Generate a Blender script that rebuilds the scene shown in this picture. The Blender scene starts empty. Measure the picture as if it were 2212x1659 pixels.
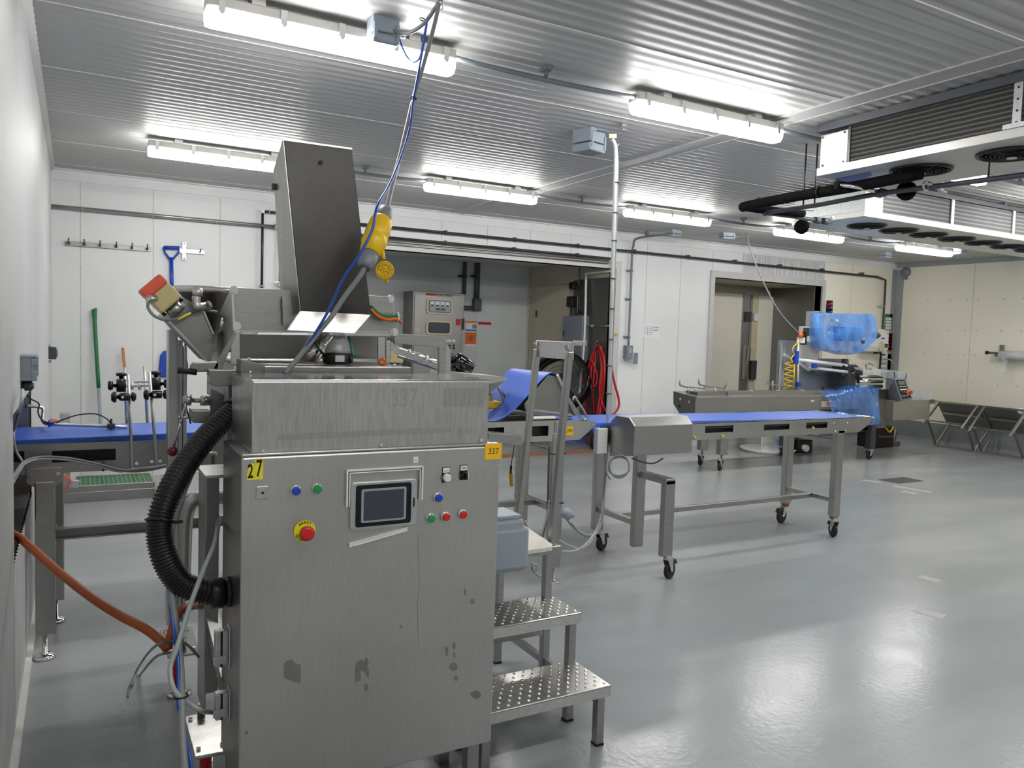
import bpy, math, random
from mathutils import Vector, Matrix
random.seed(7)
PI = math.pi
scene = bpy.context.scene
C = scene.collection

# ---------------------------------------------------------------- camera, world, exposure
RGT = Vector((0.873677, -0.485478, 0.031612)); DWN = Vector((-0.00305, -0.070442, -0.997511)); FWD = Vector((0.486496, 0.871406, -0.063025))
EYE = Vector((0.0, 0.0, 1.6)); FPX = 1690.0
cam_data = bpy.data.cameras.new('camera'); cam_data.sensor_width = 36.0
cam_data.lens = 36.0 * FPX / 2212.0; cam_data.clip_start = 0.05; cam_data.clip_end = 60
cam = bpy.data.objects.new('camera', cam_data); C.objects.link(cam)
m3 = Matrix((RGT, -DWN, -FWD)).transposed()
cam.matrix_world = Matrix.Translation(EYE) @ m3.to_4x4()
scene.camera = cam
world = bpy.data.worlds.new('world'); scene.world = world; world.use_nodes = True
world.node_tree.nodes['Background'].inputs[0].default_value = (0.02, 0.02, 0.021, 1)
world.node_tree.nodes['Background'].inputs[1].default_value = 1.0
vs = scene.view_settings
scene.display_settings.display_device = 'sRGB'
vs.view_transform = 'Standard'; vs.look = 'None'; vs.gamma = 1.0; vs.use_curve_mapping = False
vs.exposure = 0.0
LIGHT_EMISSION = 46.0
cy = scene.cycles
cy.max_bounces = 10; cy.diffuse_bounces = 5; cy.glossy_bounces = 5; cy.transmission_bounces = 8
cy.transparent_max_bounces = 12; cy.caustics_reflective = False; cy.caustics_refractive = False
cy.sample_clamp_indirect = 6.0; cy.use_denoising = True

# the room, metres: x along the back wall, y into the depth, z up
XL, XR, YB, YF, ZC = -0.215, 12.72, 8.93, -3.2, 3.07

def ray(u, v):
    return RGT * ((u - 1106.0) / FPX) + DWN * ((v - 829.5) / FPX) + FWD
def PX(u, v, x): d = ray(u, v); return EYE + d * ((x - EYE.x) / d.x)
def PY(u, v, y): d = ray(u, v); return EYE + d * ((y - EYE.y) / d.y)
def PZ(u, v, z): d = ray(u, v); return EYE + d * ((z - EYE.z) / d.z)

# ---------------------------------------------------------------- materials
def srgb(r, g, b):
    f = lambda c: (c / 255 / 12.92) if c / 255 <= 0.04045 else ((c / 255 + 0.055) / 1.055) ** 2.4
    return (f(r), f(g), f(b), 1.0)
def new_mat(name):
    m = bpy.data.materials.new(name); m.use_nodes = True
    nt = m.node_tree; return m, nt, nt.nodes['Principled BSDF']
def node(nt, t, **kw):
    n = nt.nodes.new(t)
    for k, v in kw.items(): setattr(n, k, v)
    return n
def noise_chain(nt, scale, sc3=(1, 1, 1), detail=3.0):
    tc = node(nt, 'ShaderNodeTexCoord'); mp = node(nt, 'ShaderNodeMapping')
    mp.inputs['Scale'].default_value = sc3
    nz = node(nt, 'ShaderNodeTexNoise'); nz.inputs['Scale'].default_value = scale; nz.inputs['Detail'].default_value = detail
    nt.links.new(tc.outputs['Object'], mp.inputs['Vector']); nt.links.new(mp.outputs['Vector'], nz.inputs['Vector'])
    return nz
def ramp(nt, src, stops):
    r = node(nt, 'ShaderNodeValToRGB'); e = r.color_ramp.elements
    e[0].position, e[0].color = stops[0]; e[1].position, e[1].color = stops[-1]
    for p, c in stops[1:-1]:
        n = e.new(p); n.color = c
    nt.links.new(src, r.inputs['Fac']); return r
def plain(name, col, rough=0.5, metal=0.0, var=0.12, nscale=6.0, spec=0.5, bump=0.0, coat=0.0):
    m, nt, b = new_mat(name)
    nz = noise_chain(nt, nscale)
    lo = tuple(c * (1 - var) for c in col[:3]) + (1,); hi = tuple(min(1, c * (1 + var)) for c in col[:3]) + (1,)
    r = ramp(nt, nz.outputs['Fac'], [(0.3, lo), (0.7, hi)])
    nt.links.new(r.outputs['Color'], b.inputs['Base Color'])
    b.inputs['Roughness'].default_value = rough; b.inputs['Metallic'].default_value = metal
    b.inputs['Specular IOR Level'].default_value = spec; b.inputs['Coat Weight'].default_value = coat
    if bump:
        bp = node(nt, 'ShaderNodeBump'); bp.inputs['Strength'].default_value = bump; bp.inputs['Distance'].default_value = 0.004
        nz2 = noise_chain(nt, nscale * 12); nt.links.new(nz2.outputs['Fac'], bp.inputs['Height']); nt.links.new(bp.outputs['Normal'], b.inputs['Normal'])
    return m
def steel(name, base=0.55, rough=0.34, streak=(1, 1, 40), var=0.14, warm=(1.0, 0.985, 0.95), blot=0.0, metal=1.0):
    m, nt, b = new_mat(name)
    nz = noise_chain(nt, 14.0, streak, 4.0)
    lo = tuple(base * (1 - var) * w for w in warm) + (1,); hi = tuple(base * (1 + var) * w for w in warm) + (1,)
    r = ramp(nt, nz.outputs['Fac'], [(0.25, lo), (0.75, hi)])
    col = r.outputs['Color']
    n2 = noise_chain(nt, 2.6, (1, 1, 1), 5.0)
    if blot:
        r2 = ramp(nt, n2.outputs['Fac'], [(0.35, (1 - blot,) * 3 + (1,)), (0.7, (1, 1, 1, 1))])
        mx = node(nt, 'ShaderNodeMix', data_type='RGBA', blend_type='MULTIPLY'); mx.inputs[0].default_value = 1.0
        nt.links.new(col, mx.inputs[6]); nt.links.new(r2.outputs['Color'], mx.inputs[7]); col = mx.outputs[2]
    nt.links.new(col, b.inputs['Base Color'])
    mr = node(nt, 'ShaderNodeMapRange'); mr.inputs[3].default_value = rough * 0.8; mr.inputs[4].default_value = rough * 1.25
    nt.links.new(n2.outputs['Fac'], mr.inputs[0]); nt.links.new(mr.outputs[0], b.inputs['Roughness'])
    b.inputs['Metallic'].default_value = metal
    bp = node(nt, 'ShaderNodeBump'); bp.inputs['Strength'].default_value = 0.05; bp.inputs['Distance'].default_value = 0.002
    nt.links.new(nz.outputs['Fac'], bp.inputs['Height']); nt.links.new(bp.outputs['Normal'], b.inputs['Normal'])
    return m
def emit(name, col, s):
    m, nt, b = new_mat(name)
    b.inputs['Base Color'].default_value = col; b.inputs['Emission Color'].default_value = col
    b.inputs['Emission Strength'].default_value = s; return m
def film(name, col, alpha, rough=0.12, var=0.15, bump=0.6, sc=(1, 1, 0.35)):
    m, nt, b = new_mat(name)
    b.inputs['Base Color'].default_value = col; b.inputs['Roughness'].default_value = rough
    b.inputs['Specular IOR Level'].default_value = 0.9
    nz = noise_chain(nt, 9.0, sc, 3.0)
    mr = node(nt, 'ShaderNodeMapRange'); mr.inputs[1].default_value = 0.3; mr.inputs[2].default_value = 0.7
    mr.inputs[3].default_value = alpha - var; mr.inputs[4].default_value = min(1, alpha + var)
    nt.links.new(nz.outputs['Fac'], mr.inputs[0]); nt.links.new(mr.outputs[0], b.inputs['Alpha'])
    bp = node(nt, 'ShaderNodeBump'); bp.inputs['Strength'].default_value = bump; bp.inputs['Distance'].default_value = 0.03
    nt.links.new(nz.outputs['Fac'], bp.inputs['Height']); nt.links.new(bp.outputs['Normal'], b.inputs['Normal'])
    return m

M = {}
M['steel'] = steel('brushed_steel', 0.40, 0.33)
M['steel_front'] = steel('brushed_steel_cabinet', 0.58, 0.40, (26, 1, 1.2), 0.07, (1, 0.985, 0.94), 0.12)
M['steel_hood'] = steel('brushed_steel_hood', 0.56, 0.30, (9, 1, 1.0), 0.16, (1, 0.99, 0.95), 0.14)
M['steel_top'] = steel('smooth_steel_lid', 0.62, 0.12, (1, 4, 1), 0.05)
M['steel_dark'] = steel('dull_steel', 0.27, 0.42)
M['steel_chute_shade'] = steel('shade_toned_steel', 0.06, 0.42, (2, 2, 2), 0.05)  # base colour carries the dark reflection on the chute front
M['steel_light'] = steel('bright_steel', 0.54, 0.28)
M['steel_matte'] = steel('matte_steel', 0.56, 0.6, (2, 2, 2), 0.06, metal=0.35)
M['chrome'] = steel('polished_steel', 0.80, 0.10, (1, 1, 6), 0.04)
M['galv'] = steel('galvanised_sheet', 0.62, 0.38, (3, 3, 3), 0.12, (0.97, 1, 1.0))
M['alu'] = steel('anodised_aluminium', 0.62, 0.40, (1, 1, 20), 0.05, (1, 1, 1))
M['alu_white'] = plain('white_coated_aluminium', srgb(214, 212, 206), 0.30, 0.35, 0.04, 3)
M['ceil'] = plain('ceiling_sheet_steel', srgb(180, 180, 178), 0.44, 0.0, 0.02, 2.0, 0.16)
M['wall_w'] = plain('white_wall_panel', srgb(222, 224, 224), 0.42, 0.0, 0.03, 1.2, 0.4)
M['wall_c'] = plain('cream_wall_panel', srgb(236, 232, 216), 0.45, 0.0, 0.03, 1.2, 0.4)
M['wall_g'] = plain('grey_wall_panel', srgb(200, 204, 204), 0.45, 0.0, 0.05, 1.5, 0.4)
M['wall_b'] = plain('beige_wall_panel', srgb(186, 178, 160), 0.45, 0.0, 0.05, 1.5, 0.4)
M['wall_ribbed'] = plain('ribbed_white_sheet', srgb(206, 207, 206), 0.50, 0.0, 0.02, 2.0, 0.5)
M['seam'] = plain('joint_sealant', srgb(190, 190, 184), 0.6, 0, 0.2, 20)
M['seam_dark'] = plain('dirty_joint', srgb(120, 118, 110), 0.7, 0, 0.3, 20)
M['trim_w'] = plain('white_trim', srgb(225, 226, 226), 0.35, 0, 0.04, 4)
M['trim_g'] = plain('grey_corner_trim', srgb(158, 162, 164), 0.4, 0.2, 0.05, 4)
M['kerb'] = plain('grey_epoxy_skirting', srgb(128, 132, 134), 0.35, 0, 0.1, 3)
M['white'] = plain('white_plastic', srgb(232, 232, 228), 0.4, 0, 0.03)
M['paper'] = plain('white_paper', srgb(226, 228, 228), 0.7, 0, 0.03)
M['off'] = plain('ivory_plastic', srgb(205, 196, 160), 0.45, 0, 0.05)
M['cream'] = plain('cream_enamel', srgb(206, 192, 140), 0.35, 0, 0.05)
M['rubber'] = plain('black_rubber', srgb(18, 18, 19), 0.55, 0, 0.3, 30)
M['blackp'] = plain('black_plastic', srgb(15, 15, 16), 0.32, 0, 0.2, 20)
M['black_gloss'] = plain('black_gloss', srgb(10, 10, 11), 0.12, 0, 0.2, 20)
M['dark'] = plain('dark_grey_plastic', srgb(58, 60, 62), 0.45, 0, 0.1)
M['foam'] = plain('black_foam_insulation', srgb(9, 9, 9), 0.85, 0, 0.4, 40, 0.15)
M['pvc'] = plain('grey_pvc', srgb(70, 74, 80), 0.4, 0, 0.08)
M['pipe_dark'] = plain('dark_painted_pipe', srgb(34, 36, 40), 0.4, 0, 0.1)
M['greybox'] = plain('grey_enclosure_plastic', srgb(150, 160, 170), 0.38, 0, 0.05)
M['conduit'] = plain('grey_conduit', srgb(118, 124, 132), 0.45, 0, 0.06)
M['cable'] = plain('grey_cable', srgb(132, 136, 138), 0.42, 0, 0.05)
M['cable_l'] = plain('light_grey_cable', srgb(172, 178, 178), 0.42, 0, 0.05)
M['blue'] = plain('blue_tube', srgb(24, 74, 168), 0.3, 0, 0.06)
M['blue_tool'] = plain('blue_polypropylene', srgb(18, 66, 170), 0.4, 0, 0.06)
M['belt'] = plain('blue_conveyor_belt', srgb(60, 104, 205), 0.42, 0, 0.05, 2.0)
M['belt_d'] = plain('blue_belt_edge', srgb(40, 74, 178), 0.42, 0, 0.05, 2.0)
M['green'] = plain('green_plastic', srgb(18, 110, 62), 0.4, 0, 0.08)
M['green_b'] = plain('green_indicator', srgb(24, 150, 80), 0.25, 0, 0.04)
M['red_b'] = plain('red_indicator', srgb(205, 34, 32), 0.28, 0, 0.05)
M['blue_b'] = plain('blue_indicator', srgb(14, 70, 190), 0.25, 0, 0.04)
M['white_b'] = plain('white_indicator', srgb(225, 225, 215), 0.25, 0, 0.03)
M['yellow'] = plain('yellow_plastic', srgb(228, 186, 22), 0.38, 0, 0.06)
M['yellow_l'] = plain('yellow_label', srgb(238, 224, 40), 0.5, 0, 0.05)
M['amber_l'] = plain('amber_label', srgb(244, 190, 20), 0.5, 0, 0.05)
M['ink'] = plain('black_ink', srgb(14, 14, 14), 0.6, 0, 0.1)
M['ink_red'] = plain('red_ink', srgb(176, 30, 30), 0.6, 0, 0.1)
M['ghost'] = steel('stain_on_steel', 0.33, 0.5, (1, 1, 1), 0.1)
M['ghost_l'] = steel('faded_print_on_steel', 0.46, 0.34, (9, 1, 1), 0.12)
M['orange_h'] = plain('orange_brown_hose', srgb(172, 86, 40), 0.42, 0, 0.1, 3)
M['orange'] = plain('orange_plastic', srgb(226, 106, 40), 0.4, 0, 0.05)
M['coral'] = plain('orange_red_enamel', srgb(226, 96, 70), 0.35, 0, 0.05)
M['teal'] = plain('green_air_tube', srgb(30, 168, 110), 0.35, 0, 0.05)
M['red_hose'] = plain('red_hose', srgb(178, 32, 38), 0.38, 0, 0.08)
M['wood'] = plain('wooden_handle', srgb(190, 126, 62), 0.5, 0, 0.18, 8)
M['straw'] = plain('straw_bristle', srgb(196, 164, 100), 0.8, 0, 0.25, 40)
M['cabgrey'] = plain('grey_painted_steel', srgb(128, 134, 142), 0.4, 0.1, 0.06, 3)
M['board'] = plain('white_speckled_board', srgb(214, 211, 200), 0.5, 0, 0.06, 60)
M['rust'] = plain('rusty_plate', srgb(150, 92, 44), 0.6, 0.3, 0.25, 30)
M['screen'] = plain('dark_display', srgb(62, 68, 78), 0.16, 0, 0.02)
M['bag'] = plain('brown_black_bag', srgb(34, 24, 22), 0.6, 0, 0.3, 10)
M['film'] = film('blue_poly_film', srgb(96, 166, 246), 0.55, 0.14, 0.3, 1.0)
M['film_d'] = film('blue_poly_sheet', srgb(58, 128, 214), 0.5, 0.14, 0.25, 1.0)
M['clear'] = film('clear_plastic', srgb(225, 230, 235), 0.30, 0.06)
M['clear_grey'] = film('clear_guard', srgb(190, 196, 206), 0.42, 0.08)
M['led'] = emit('led_diffuser', (1.0, 0.985, 0.96, 1), LIGHT_EMISSION)

# coil fins: fine vertical fins with paler tube rows behind
def coil_mat(name, lo, hi, rows, axis):
    m, nt, b = new_mat(name)
    tc = node(nt, 'ShaderNodeTexCoord'); w = node(nt, 'ShaderNodeTexWave'); w.bands_direction = 'Z'
    w.inputs['Scale'].default_value = rows; w.inputs['Distortion'].default_value = 0.6; w.inputs['Detail'].default_value = 2
    nt.links.new(tc.outputs['Object'], w.inputs['Vector'])
    r = ramp(nt, w.outputs['Fac'], [(0.55, lo), (0.95, hi)])
    w2 = node(nt, 'ShaderNodeTexWave'); w2.bands_direction = axis; w2.inputs['Scale'].default_value = 60
    nt.links.new(tc.outputs['Object'], w2.inputs['Vector'])
    bp = node(nt, 'ShaderNodeBump'); bp.inputs['Strength'].default_value = 0.6; bp.inputs['Distance'].default_value = 0.004
    nt.links.new(w2.outputs['Fac'], bp.inputs['Height']); nt.links.new(bp.outputs['Normal'], b.inputs['Normal'])
    nt.links.new(r.outputs['Color'], b.inputs['Base Color'])
    b.inputs['Metallic'].default_value = 0.6; b.inputs['Roughness'].default_value = 0.5
    return m
M['coil'] = coil_mat('dark_fin_coil', srgb(34, 35, 35), srgb(92, 90, 85), 11.5, 'Y')
M['coil_l'] = coil_mat('grey_fin_coil', srgb(88, 90, 92), srgb(132, 132, 130), 8.5, 'X')
# glossy epoxy floor: broad trowel marks, fine orange peel, paler patches
def floor_mat():
    m, nt, b = new_mat('grey_epoxy_floor')
    nz = noise_chain(nt, 0.9, (0.45, 1.6, 1), 6.0)
    r = ramp(nt, nz.outputs['Fac'], [(0.3, srgb(146, 150, 153)), (0.52, srgb(158, 162, 164)), (0.72, srgb(172, 175, 177))])
    nt.links.new(r.outputs['Color'], b.inputs['Base Color'])
    n2 = noise_chain(nt, 3.0, (1, 1, 1), 4.0)
    mr = node(nt, 'ShaderNodeMapRange'); mr.inputs[3].default_value = 0.15; mr.inputs[4].default_value = 0.30
    nt.links.new(n2.outputs['Fac'], mr.inputs[0]); nt.links.new(mr.outputs[0], b.inputs['Roughness'])
    n3 = noise_chain(nt, 42.0, (1, 1, 1), 1.0)
    bp = node(nt, 'ShaderNodeBump'); bp.inputs['Strength'].default_value = 0.20; bp.inputs['Distance'].default_value = 0.004
    nt.links.new(n3.outputs['Fac'], bp.inputs['Height']); nt.links.new(bp.outputs['Normal'], b.inputs['Normal'])
    b.inputs['Specular IOR Level'].default_value = 0.36
    return m
M['floor'] = floor_mat()

# ---------------------------------------------------------------- geometry helpers
ORG = {}
class G:
    def __init__(s): s.v, s.f, s.sm = [], [], []
    def add(s, vs, fs, smooth=False):
        o = len(s.v); s.v += [Vector(p) for p in vs]
        for f in fs: s.f.append([i + o for i in f]); s.sm.append(smooth)
        return s
    def box(s, x0, x1, y0, y1, z0, z1):
        return s.hexa([(x0, y0, z0), (x1, y0, z0), (x1, y1, z0), (x0, y1, z0)], [(x0, y0, z1), (x1, y0, z1), (x1, y1, z1), (x0, y1, z1)])
    def hexa(s, bot, top):
        n = len(bot)
        fs = [list(range(n))[::-1], list(range(n, 2 * n))] + [[i, (i + 1) % n, n + (i + 1) % n, n + i] for i in range(n)]
        return s.add(list(bot) + list(top), fs)
    def prism(s, pts, vec):
        vec = Vector(vec); pts = [Vector(p) for p in pts]
        return s.hexa(pts, [p + vec for p in pts])
    def obox(s, c, ax, ay, az):            # centre and three half-extent vectors
        c, ax, ay, az = Vector(c), Vector(ax), Vector(ay), Vector(az)
        q = [(-1, -1), (1, -1), (1, 1), (-1, 1)]
        return s.hexa([c + ax * i + ay * j - az for i, j in q], [c + ax * i + ay * j + az for i, j in q])
    def bar(s, a, b, w, h, up=(0, 0, 1)):  # rectangular bar from a to b
        a, b = Vector(a), Vector(b); d = (b - a); L = d.length; d.normalize()
        u = Vector(up); sd = d.cross(u)
        if sd.length < 1e-4: sd = d.cross(Vector((0, 1, 0)))
        sd.normalize(); u = sd.cross(d).normalized()
        return s.obox((a + b) / 2, d * (L / 2), sd * (w / 2), u * (h / 2))
    def frame(s, d):
        d = Vector(d).normalized(); u = Vector((0, 0, 1)) if abs(d.z) < 0.9 else Vector((1, 0, 0))
        a = d.cross(u).normalized(); return a, d.cross(a).normalized(), d
    def cyl(s, a, b, r, r1=None, n=16, caps=True):
        a, b = Vector(a), Vector(b); r1 = r if r1 is None else r1
        p, q, d = s.frame(b - a)
        ring = lambda c, rr: [c + (p * math.cos(2 * PI * i / n) + q * math.sin(2 * PI * i / n)) * rr for i in range(n)]
        o = len(s.v); s.v += ring(a, r) + ring(b, r1)
        for i in range(n): s.f.append([o + i, o + (i + 1) % n, o + n + (i + 1) % n, o + n + i]); s.sm.append(True)
        if caps:
            s.f.append([o + i for i in range(n)][::-1]); s.sm.append(False)
            s.f.append([o + n + i for i in range(n)]); s.sm.append(False)
        return s
    def lathe(s, a, d, prof, n=24, caps=True):   # prof: (distance along d, radius)
        a = Vector(a); p, q, d = s.frame(d); o = len(s.v); k = len(prof)
        for t, r in prof:
            s.v += [a + d * t + (p * math.cos(2 * PI * i / n) + q * math.sin(2 * PI * i / n)) * r for i in range(n)]
        for j in range(k - 1):
            for i in range(n):
                s.f.append([o + j * n + i, o + j * n + (i + 1) % n, o + (j + 1) * n + (i + 1) % n, o + (j + 1) * n + i]); s.sm.append(True)
        if caps:
            s.f.append([o + i for i in range(n)][::-1]); s.sm.append(False)
            s.f.append([o + (k - 1) * n + i for i in range(n)]); s.sm.append(False)
        return s
    def ball(s, c, r, n=14):
        prof = [(-r * math.cos(PI * i / n), max(1e-4, r * math.sin(PI * i / n))) for i in range(n + 1)]
        return s.lathe(c, (0, 0, 1), prof, n * 2)
    def tube(s, pts, r, n=8, steps=6, rfun=None, closed_caps=True):
        pts = [Vector(p) for p in pts]
        if steps > 1 and len(pts) > 2: pts = spline(pts, steps)
        o = len(s.v); prev = None; K = len(pts)
        for k, c in enumerate(pts):
            d = (pts[min(k + 1, K - 1)] - pts[max(k - 1, 0)]).normalized()
            if prev is None:
                a, b, _ = s.frame(d)
            else:
                a = prev - d * prev.dot(d)
                a = a.normalized() if a.length > 1e-6 else s.frame(d)[0]
                b = d.cross(a).normalized()
            prev = a; rr = rfun(k, K) if rfun else r
            s.v += [c + (a * math.cos(2 * PI * i / n) + b * math.sin(2 * PI * i / n)) * rr for i in range(n)]
        for k in range(K - 1):
            for i in range(n):
                s.f.append([o + k * n + i, o + k * n + (i + 1) % n, o + (k + 1) * n + (i + 1) % n, o + (k + 1) * n + i]); s.sm.append(True)
        if closed_caps:
            s.f.append([o + i for i in range(n)][::-1]); s.sm.append(False)
            s.f.append([o + (K - 1) * n + i for i in range(n)]); s.sm.append(False)
        return s
    def torus(s, c, d, R, r, n=24, m=8):
        c = Vector(c); p, q, _ = s.frame(d)
        pts = [c + (p * math.cos(2 * PI * i / n) + q * math.sin(2 * PI * i / n)) * R for i in range(n + 1)]
        return s.tube(pts, r, m, 1)
    def sheet(s, rows, smooth=True):       # grid of points
        n = len(rows[0]); o = len(s.v)
        for r in rows: s.v += [Vector(p) for p in r]
        for j in range(len(rows) - 1):
            for i in range(n - 1):
                s.f.append([o + j * n + i, o + j * n + i + 1, o + (j + 1) * n + i + 1, o + (j + 1) * n + i]); s.sm.append(smooth)
        return s
    def plate(s, outline, holes, vec):     # flat plate with rectangular holes, all in one plane given as (a,b) -> world by fn
        raise NotImplementedError
    def build(s, name, mat, parent=None, bevel=0.0, label=None):
        me = bpy.data.meshes.new(name)
        org = ORG.get(parent.name, Vector()) if parent else None
        if parent is None:
            lo = Vector((min(v[i] for v in s.v) for i in range(3))); hi = Vector((max(v[i] for v in s.v) for i in range(3)))
            org = Vector(((lo.x + hi.x) / 2, (lo.y + hi.y) / 2, lo.z))
        me.from_pydata([v - org for v in s.v], [], s.f); me.update()
        me.polygons.foreach_set('use_smooth', s.sm)
        me.materials.append(M[mat] if isinstance(mat, str) else mat)
        o = bpy.data.objects.new(name, me); C.objects.link(o)
        if parent: o.parent = parent
        else: o.location = org
        ORG[o.name] = org
        if bevel:
            md = o.modifiers.new('bevel', 'BEVEL'); md.width = bevel; md.segments = 2; md.limit_method = 'ANGLE'; md.angle_limit = 0.7
        if label: o['label'] = label
        return o
def spline(pts, steps):
    out = []; n = len(pts)
    for i in range(n - 1):
        p0, p1, p2, p3 = pts[max(i - 1, 0)], pts[i], pts[i + 1], pts[min(i + 2, n - 1)]
        for k in range(steps):
            t = k / steps
            out.append(0.5 * ((2 * p1) + (p2 - p0) * t + (2 * p0 - 5 * p1 + 4 * p2 - p3) * t * t + (3 * p1 - p0 - 3 * p2 + p3) * t ** 3))
    out.append(pts[-1]); return out
def tag(o, label, cat, group=None, kind=None):
    o['label'] = label; o['category'] = cat
    if group: o['group'] = group
    if kind: o['kind'] = kind
    return o
def thing(name, loc, label, cat, group=None):
    o = bpy.data.objects.new(name, None); C.objects.link(o); o.location = loc; o.empty_display_size = 0.1
    ORG[o.name] = Vector(loc); return tag(o, label, cat, group)
def struct(o): o['kind'] = 'structure'; return o
def text(s, name, mat, parent, org, right, up, size, depth=0.0006, align='CENTER', width=None, bold=0.0):
    cu = bpy.data.curves.new(name, 'FONT'); cu.body = s; cu.size = 1.0; cu.align_x = align; cu.align_y = 'CENTER'; cu.extrude = 0.0; cu.offset = bold
    tmp = bpy.data.objects.new('tmp', cu); C.objects.link(tmp)
    bpy.context.view_layer.update()
    me = bpy.data.meshes.new_from_object(tmp.evaluated_get(bpy.context.evaluated_depsgraph_get()))
    bpy.data.objects.remove(tmp)
    right, up = Vector(right).normalized(), Vector(up).normalized(); nrm = right.cross(up)
    xs = [v.co.x for v in me.vertices]; k = size
    kx = size if width is None else width / max(1e-6, max(xs) - min(xs))
    base = ORG.get(parent.name, Vector()) if parent else Vector()
    for v in me.vertices:
        c = v.co.copy(); v.co = Vector(org) - base + right * (c.x * kx) + up * (c.y * k) + nrm * depth
    me.materials.clear(); me.materials.append(M[mat])
    o = bpy.data.objects.new(name, me); C.objects.link(o)
    if parent: o.parent = parent
    ORG[o.name] = base
    return o
def copy_tree(o, parent=None):
    c = o.copy(); C.objects.link(c)
    if parent: c.parent = parent
    ORG[c.name] = ORG.get(o.name, Vector())
    for ch in list(o.children): copy_tree(ch, c)
    return c
def holed(s, x0, x1, z0, z1, holes, y0, y1):   # plate in the xz plane, thickness y0..y1, rectangular holes (hx0,hx1,hz0,hz1)
    xs = sorted({x0, x1} | {h[0] for h in holes} | {h[1] for h in holes})
    zs = sorted({z0, z1} | {h[2] for h in holes} | {h[3] for h in holes})
    for i in range(len(xs) - 1):
        for j in range(len(zs) - 1):
            cx, cz = (xs[i] + xs[i + 1]) / 2, (zs[j] + zs[j + 1]) / 2
            if any(h[0] < cx < h[1] and h[2] < cz < h[3] for h in holes): continue
            s.box(xs[i], xs[i + 1], y0, y1, zs[j], zs[j + 1])
    return s

# ================================================================ THE SETTING
struct(G().box(XL - 1.2, XR + 0.1, YF - 0.1, 11.45, -0.06, 0.0).build('floor', 'floor'))
# ceiling of steel sandwich panels: fine corrugation running along x, a joint every 1.07 m
PITCH, AMP = 0.089, 0.0019
def ribbed_rows(a0, a1, fn, flat=False):
    n = int((a1 - a0) / (PITCH / 12)); return [fn(a0 + (a1 - a0) * i / n, AMP * (1 - math.cos(2 * PI * (a0 + (a1 - a0) * i / n) / PITCH))) for i in range(n + 1)]
g = G().sheet(ribbed_rows(YF, YB, lambda y, h: [(XL, y, ZC - h), (XR, y, ZC - h)]))
struct(g.build('ceiling', 'ceil'))
struct(G().box(XL - 0.2, XR + 0.2, YF - 0.2, YB + 0.2, ZC + 0.01, ZC + 0.1).build('ceiling_slab', 'trim_w'))
g = G()
y = 0.03
while y < YB:
    g.box(XL, XR, y - 0.004, y + 0.004, ZC - 0.0055, ZC + 0.004); y += 1.071
struct(g.build('trim_1', 'white'))
# flat cover strip with two raised edges across the ceiling at x = 4.08
g = G().box(4.0, 4.17, YF, YB, ZC - 0.006, ZC); g.box(3.995, 4.007, YF, YB, ZC - 0.011, ZC); g.box(4.163, 4.175, YF, YB, ZC - 0.011, ZC)
struct(g.build('trim_2', 'ceil'))
# left wall: vertical ribs, opening for the conveyor
OY0, OY1, OZ0, OZ1 = 3.48, 4.95, 0.66, 1.235
def wall_fn(z0, z1): return lambda y, h: [(XL + h, y, z0), (XL + h, y, z1)]
PITCH, AMP = 0.05, 0.003
g = G()
g.sheet(ribbed_rows(YF, OY0, wall_fn(0, ZC))); g.sheet(ribbed_rows(OY1, YB, wall_fn(0, ZC)))
g.sheet(ribbed_rows(OY0, OY1, wall_fn(0, OZ0))); g.sheet(ribbed_rows(OY0, OY1, wall_fn(OZ1, ZC)))
struct(g.build('wall_left', 'wall_ribbed'))
g = G()
for (y0, y1, z0, z1) in ((OY0 - 0.1, OY0, OZ0, OZ1), (OY1, OY1 + 0.1, OZ0, OZ1), (OY0 - 0.1, OY1 + 0.1, OZ0 - 0.1, OZ0), (OY0 - 0.1, OY1 + 0.1, OZ1, OZ1 + 0.1)):
    g.box(XL - 0.14, XL - 0.006, y0, y1, z0, z1)
struct(g.build('trim_3', 'steel'))
g = G().box(-1.35, -1.3, 2.5, 6.0, 0, 2.2); g.box(-1.3, XL - 0.14, 2.45, 2.5, 0, 2.2); g.box(-1.3, XL - 0.14, 6.0, 6.05, 0, 2.2); g.box(-1.3, XL - 0.14, 2.5, 6, 2.2, 2.25)
struct(g.build('wall_next_room', 'wall_g'))
struct(G().box(XL, XL + 0.03, YF, YB, 0, 0.022).build('baseboard_left', 'white'))
g = G().prism([(XL, YF, ZC - 0.04), (XL + 0.045, YF, ZC), (XL, YF, ZC)], (0, YB - YF, 0))
struct(g.build('trim_4', 'ceil'))
# back wall with the alcove opening and the door recess
A0, A1, AZ = 2.42, 6.58, 2.56
D0, D1, DZ = 8.42, 10.80, 2.56
g = G(); holed(g, XL - 0.1, 10.86, 0, ZC, [(A0, A1, -0.01, AZ), (D0, D1, -0.01, DZ)], YB, YB + 0.12)
struct(g.build('wall_back', 'wall_w'))
struct(G().box(10.86, XR + 0.1, YB, YB + 0.12, 0, ZC).build('wall_back_right', 'wall_c'))
g = G()
for x in (0.04, 0.697, 1.349, 2.0):
    g.box(x - 0.004, x + 0.004, YB - 0.002, YB, 0, 2.98)
for x in (2.63, 3.26, 3.93, 4.56, 5.19, 5.826, 6.45): g.box(x - 0.004, x + 0.004, YB - 0.002, YB, AZ, 2.98)
for x in (7.13, 7.765): g.box(x - 0.004, x + 0.004, YB - 0.002, YB, 0, 2.98)
for x in (8.38, 9.03, 9.66, 10.3): g.box(x - 0.004, x + 0.004, YB - 0.002, YB, DZ + 0.1, 2.98)
g.box(11.55 - 0.003, 11.55 + 0.003, YB - 0.002, YB, 0, 2.98)
struct(g.build('trim_5', 'seam'))
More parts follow.
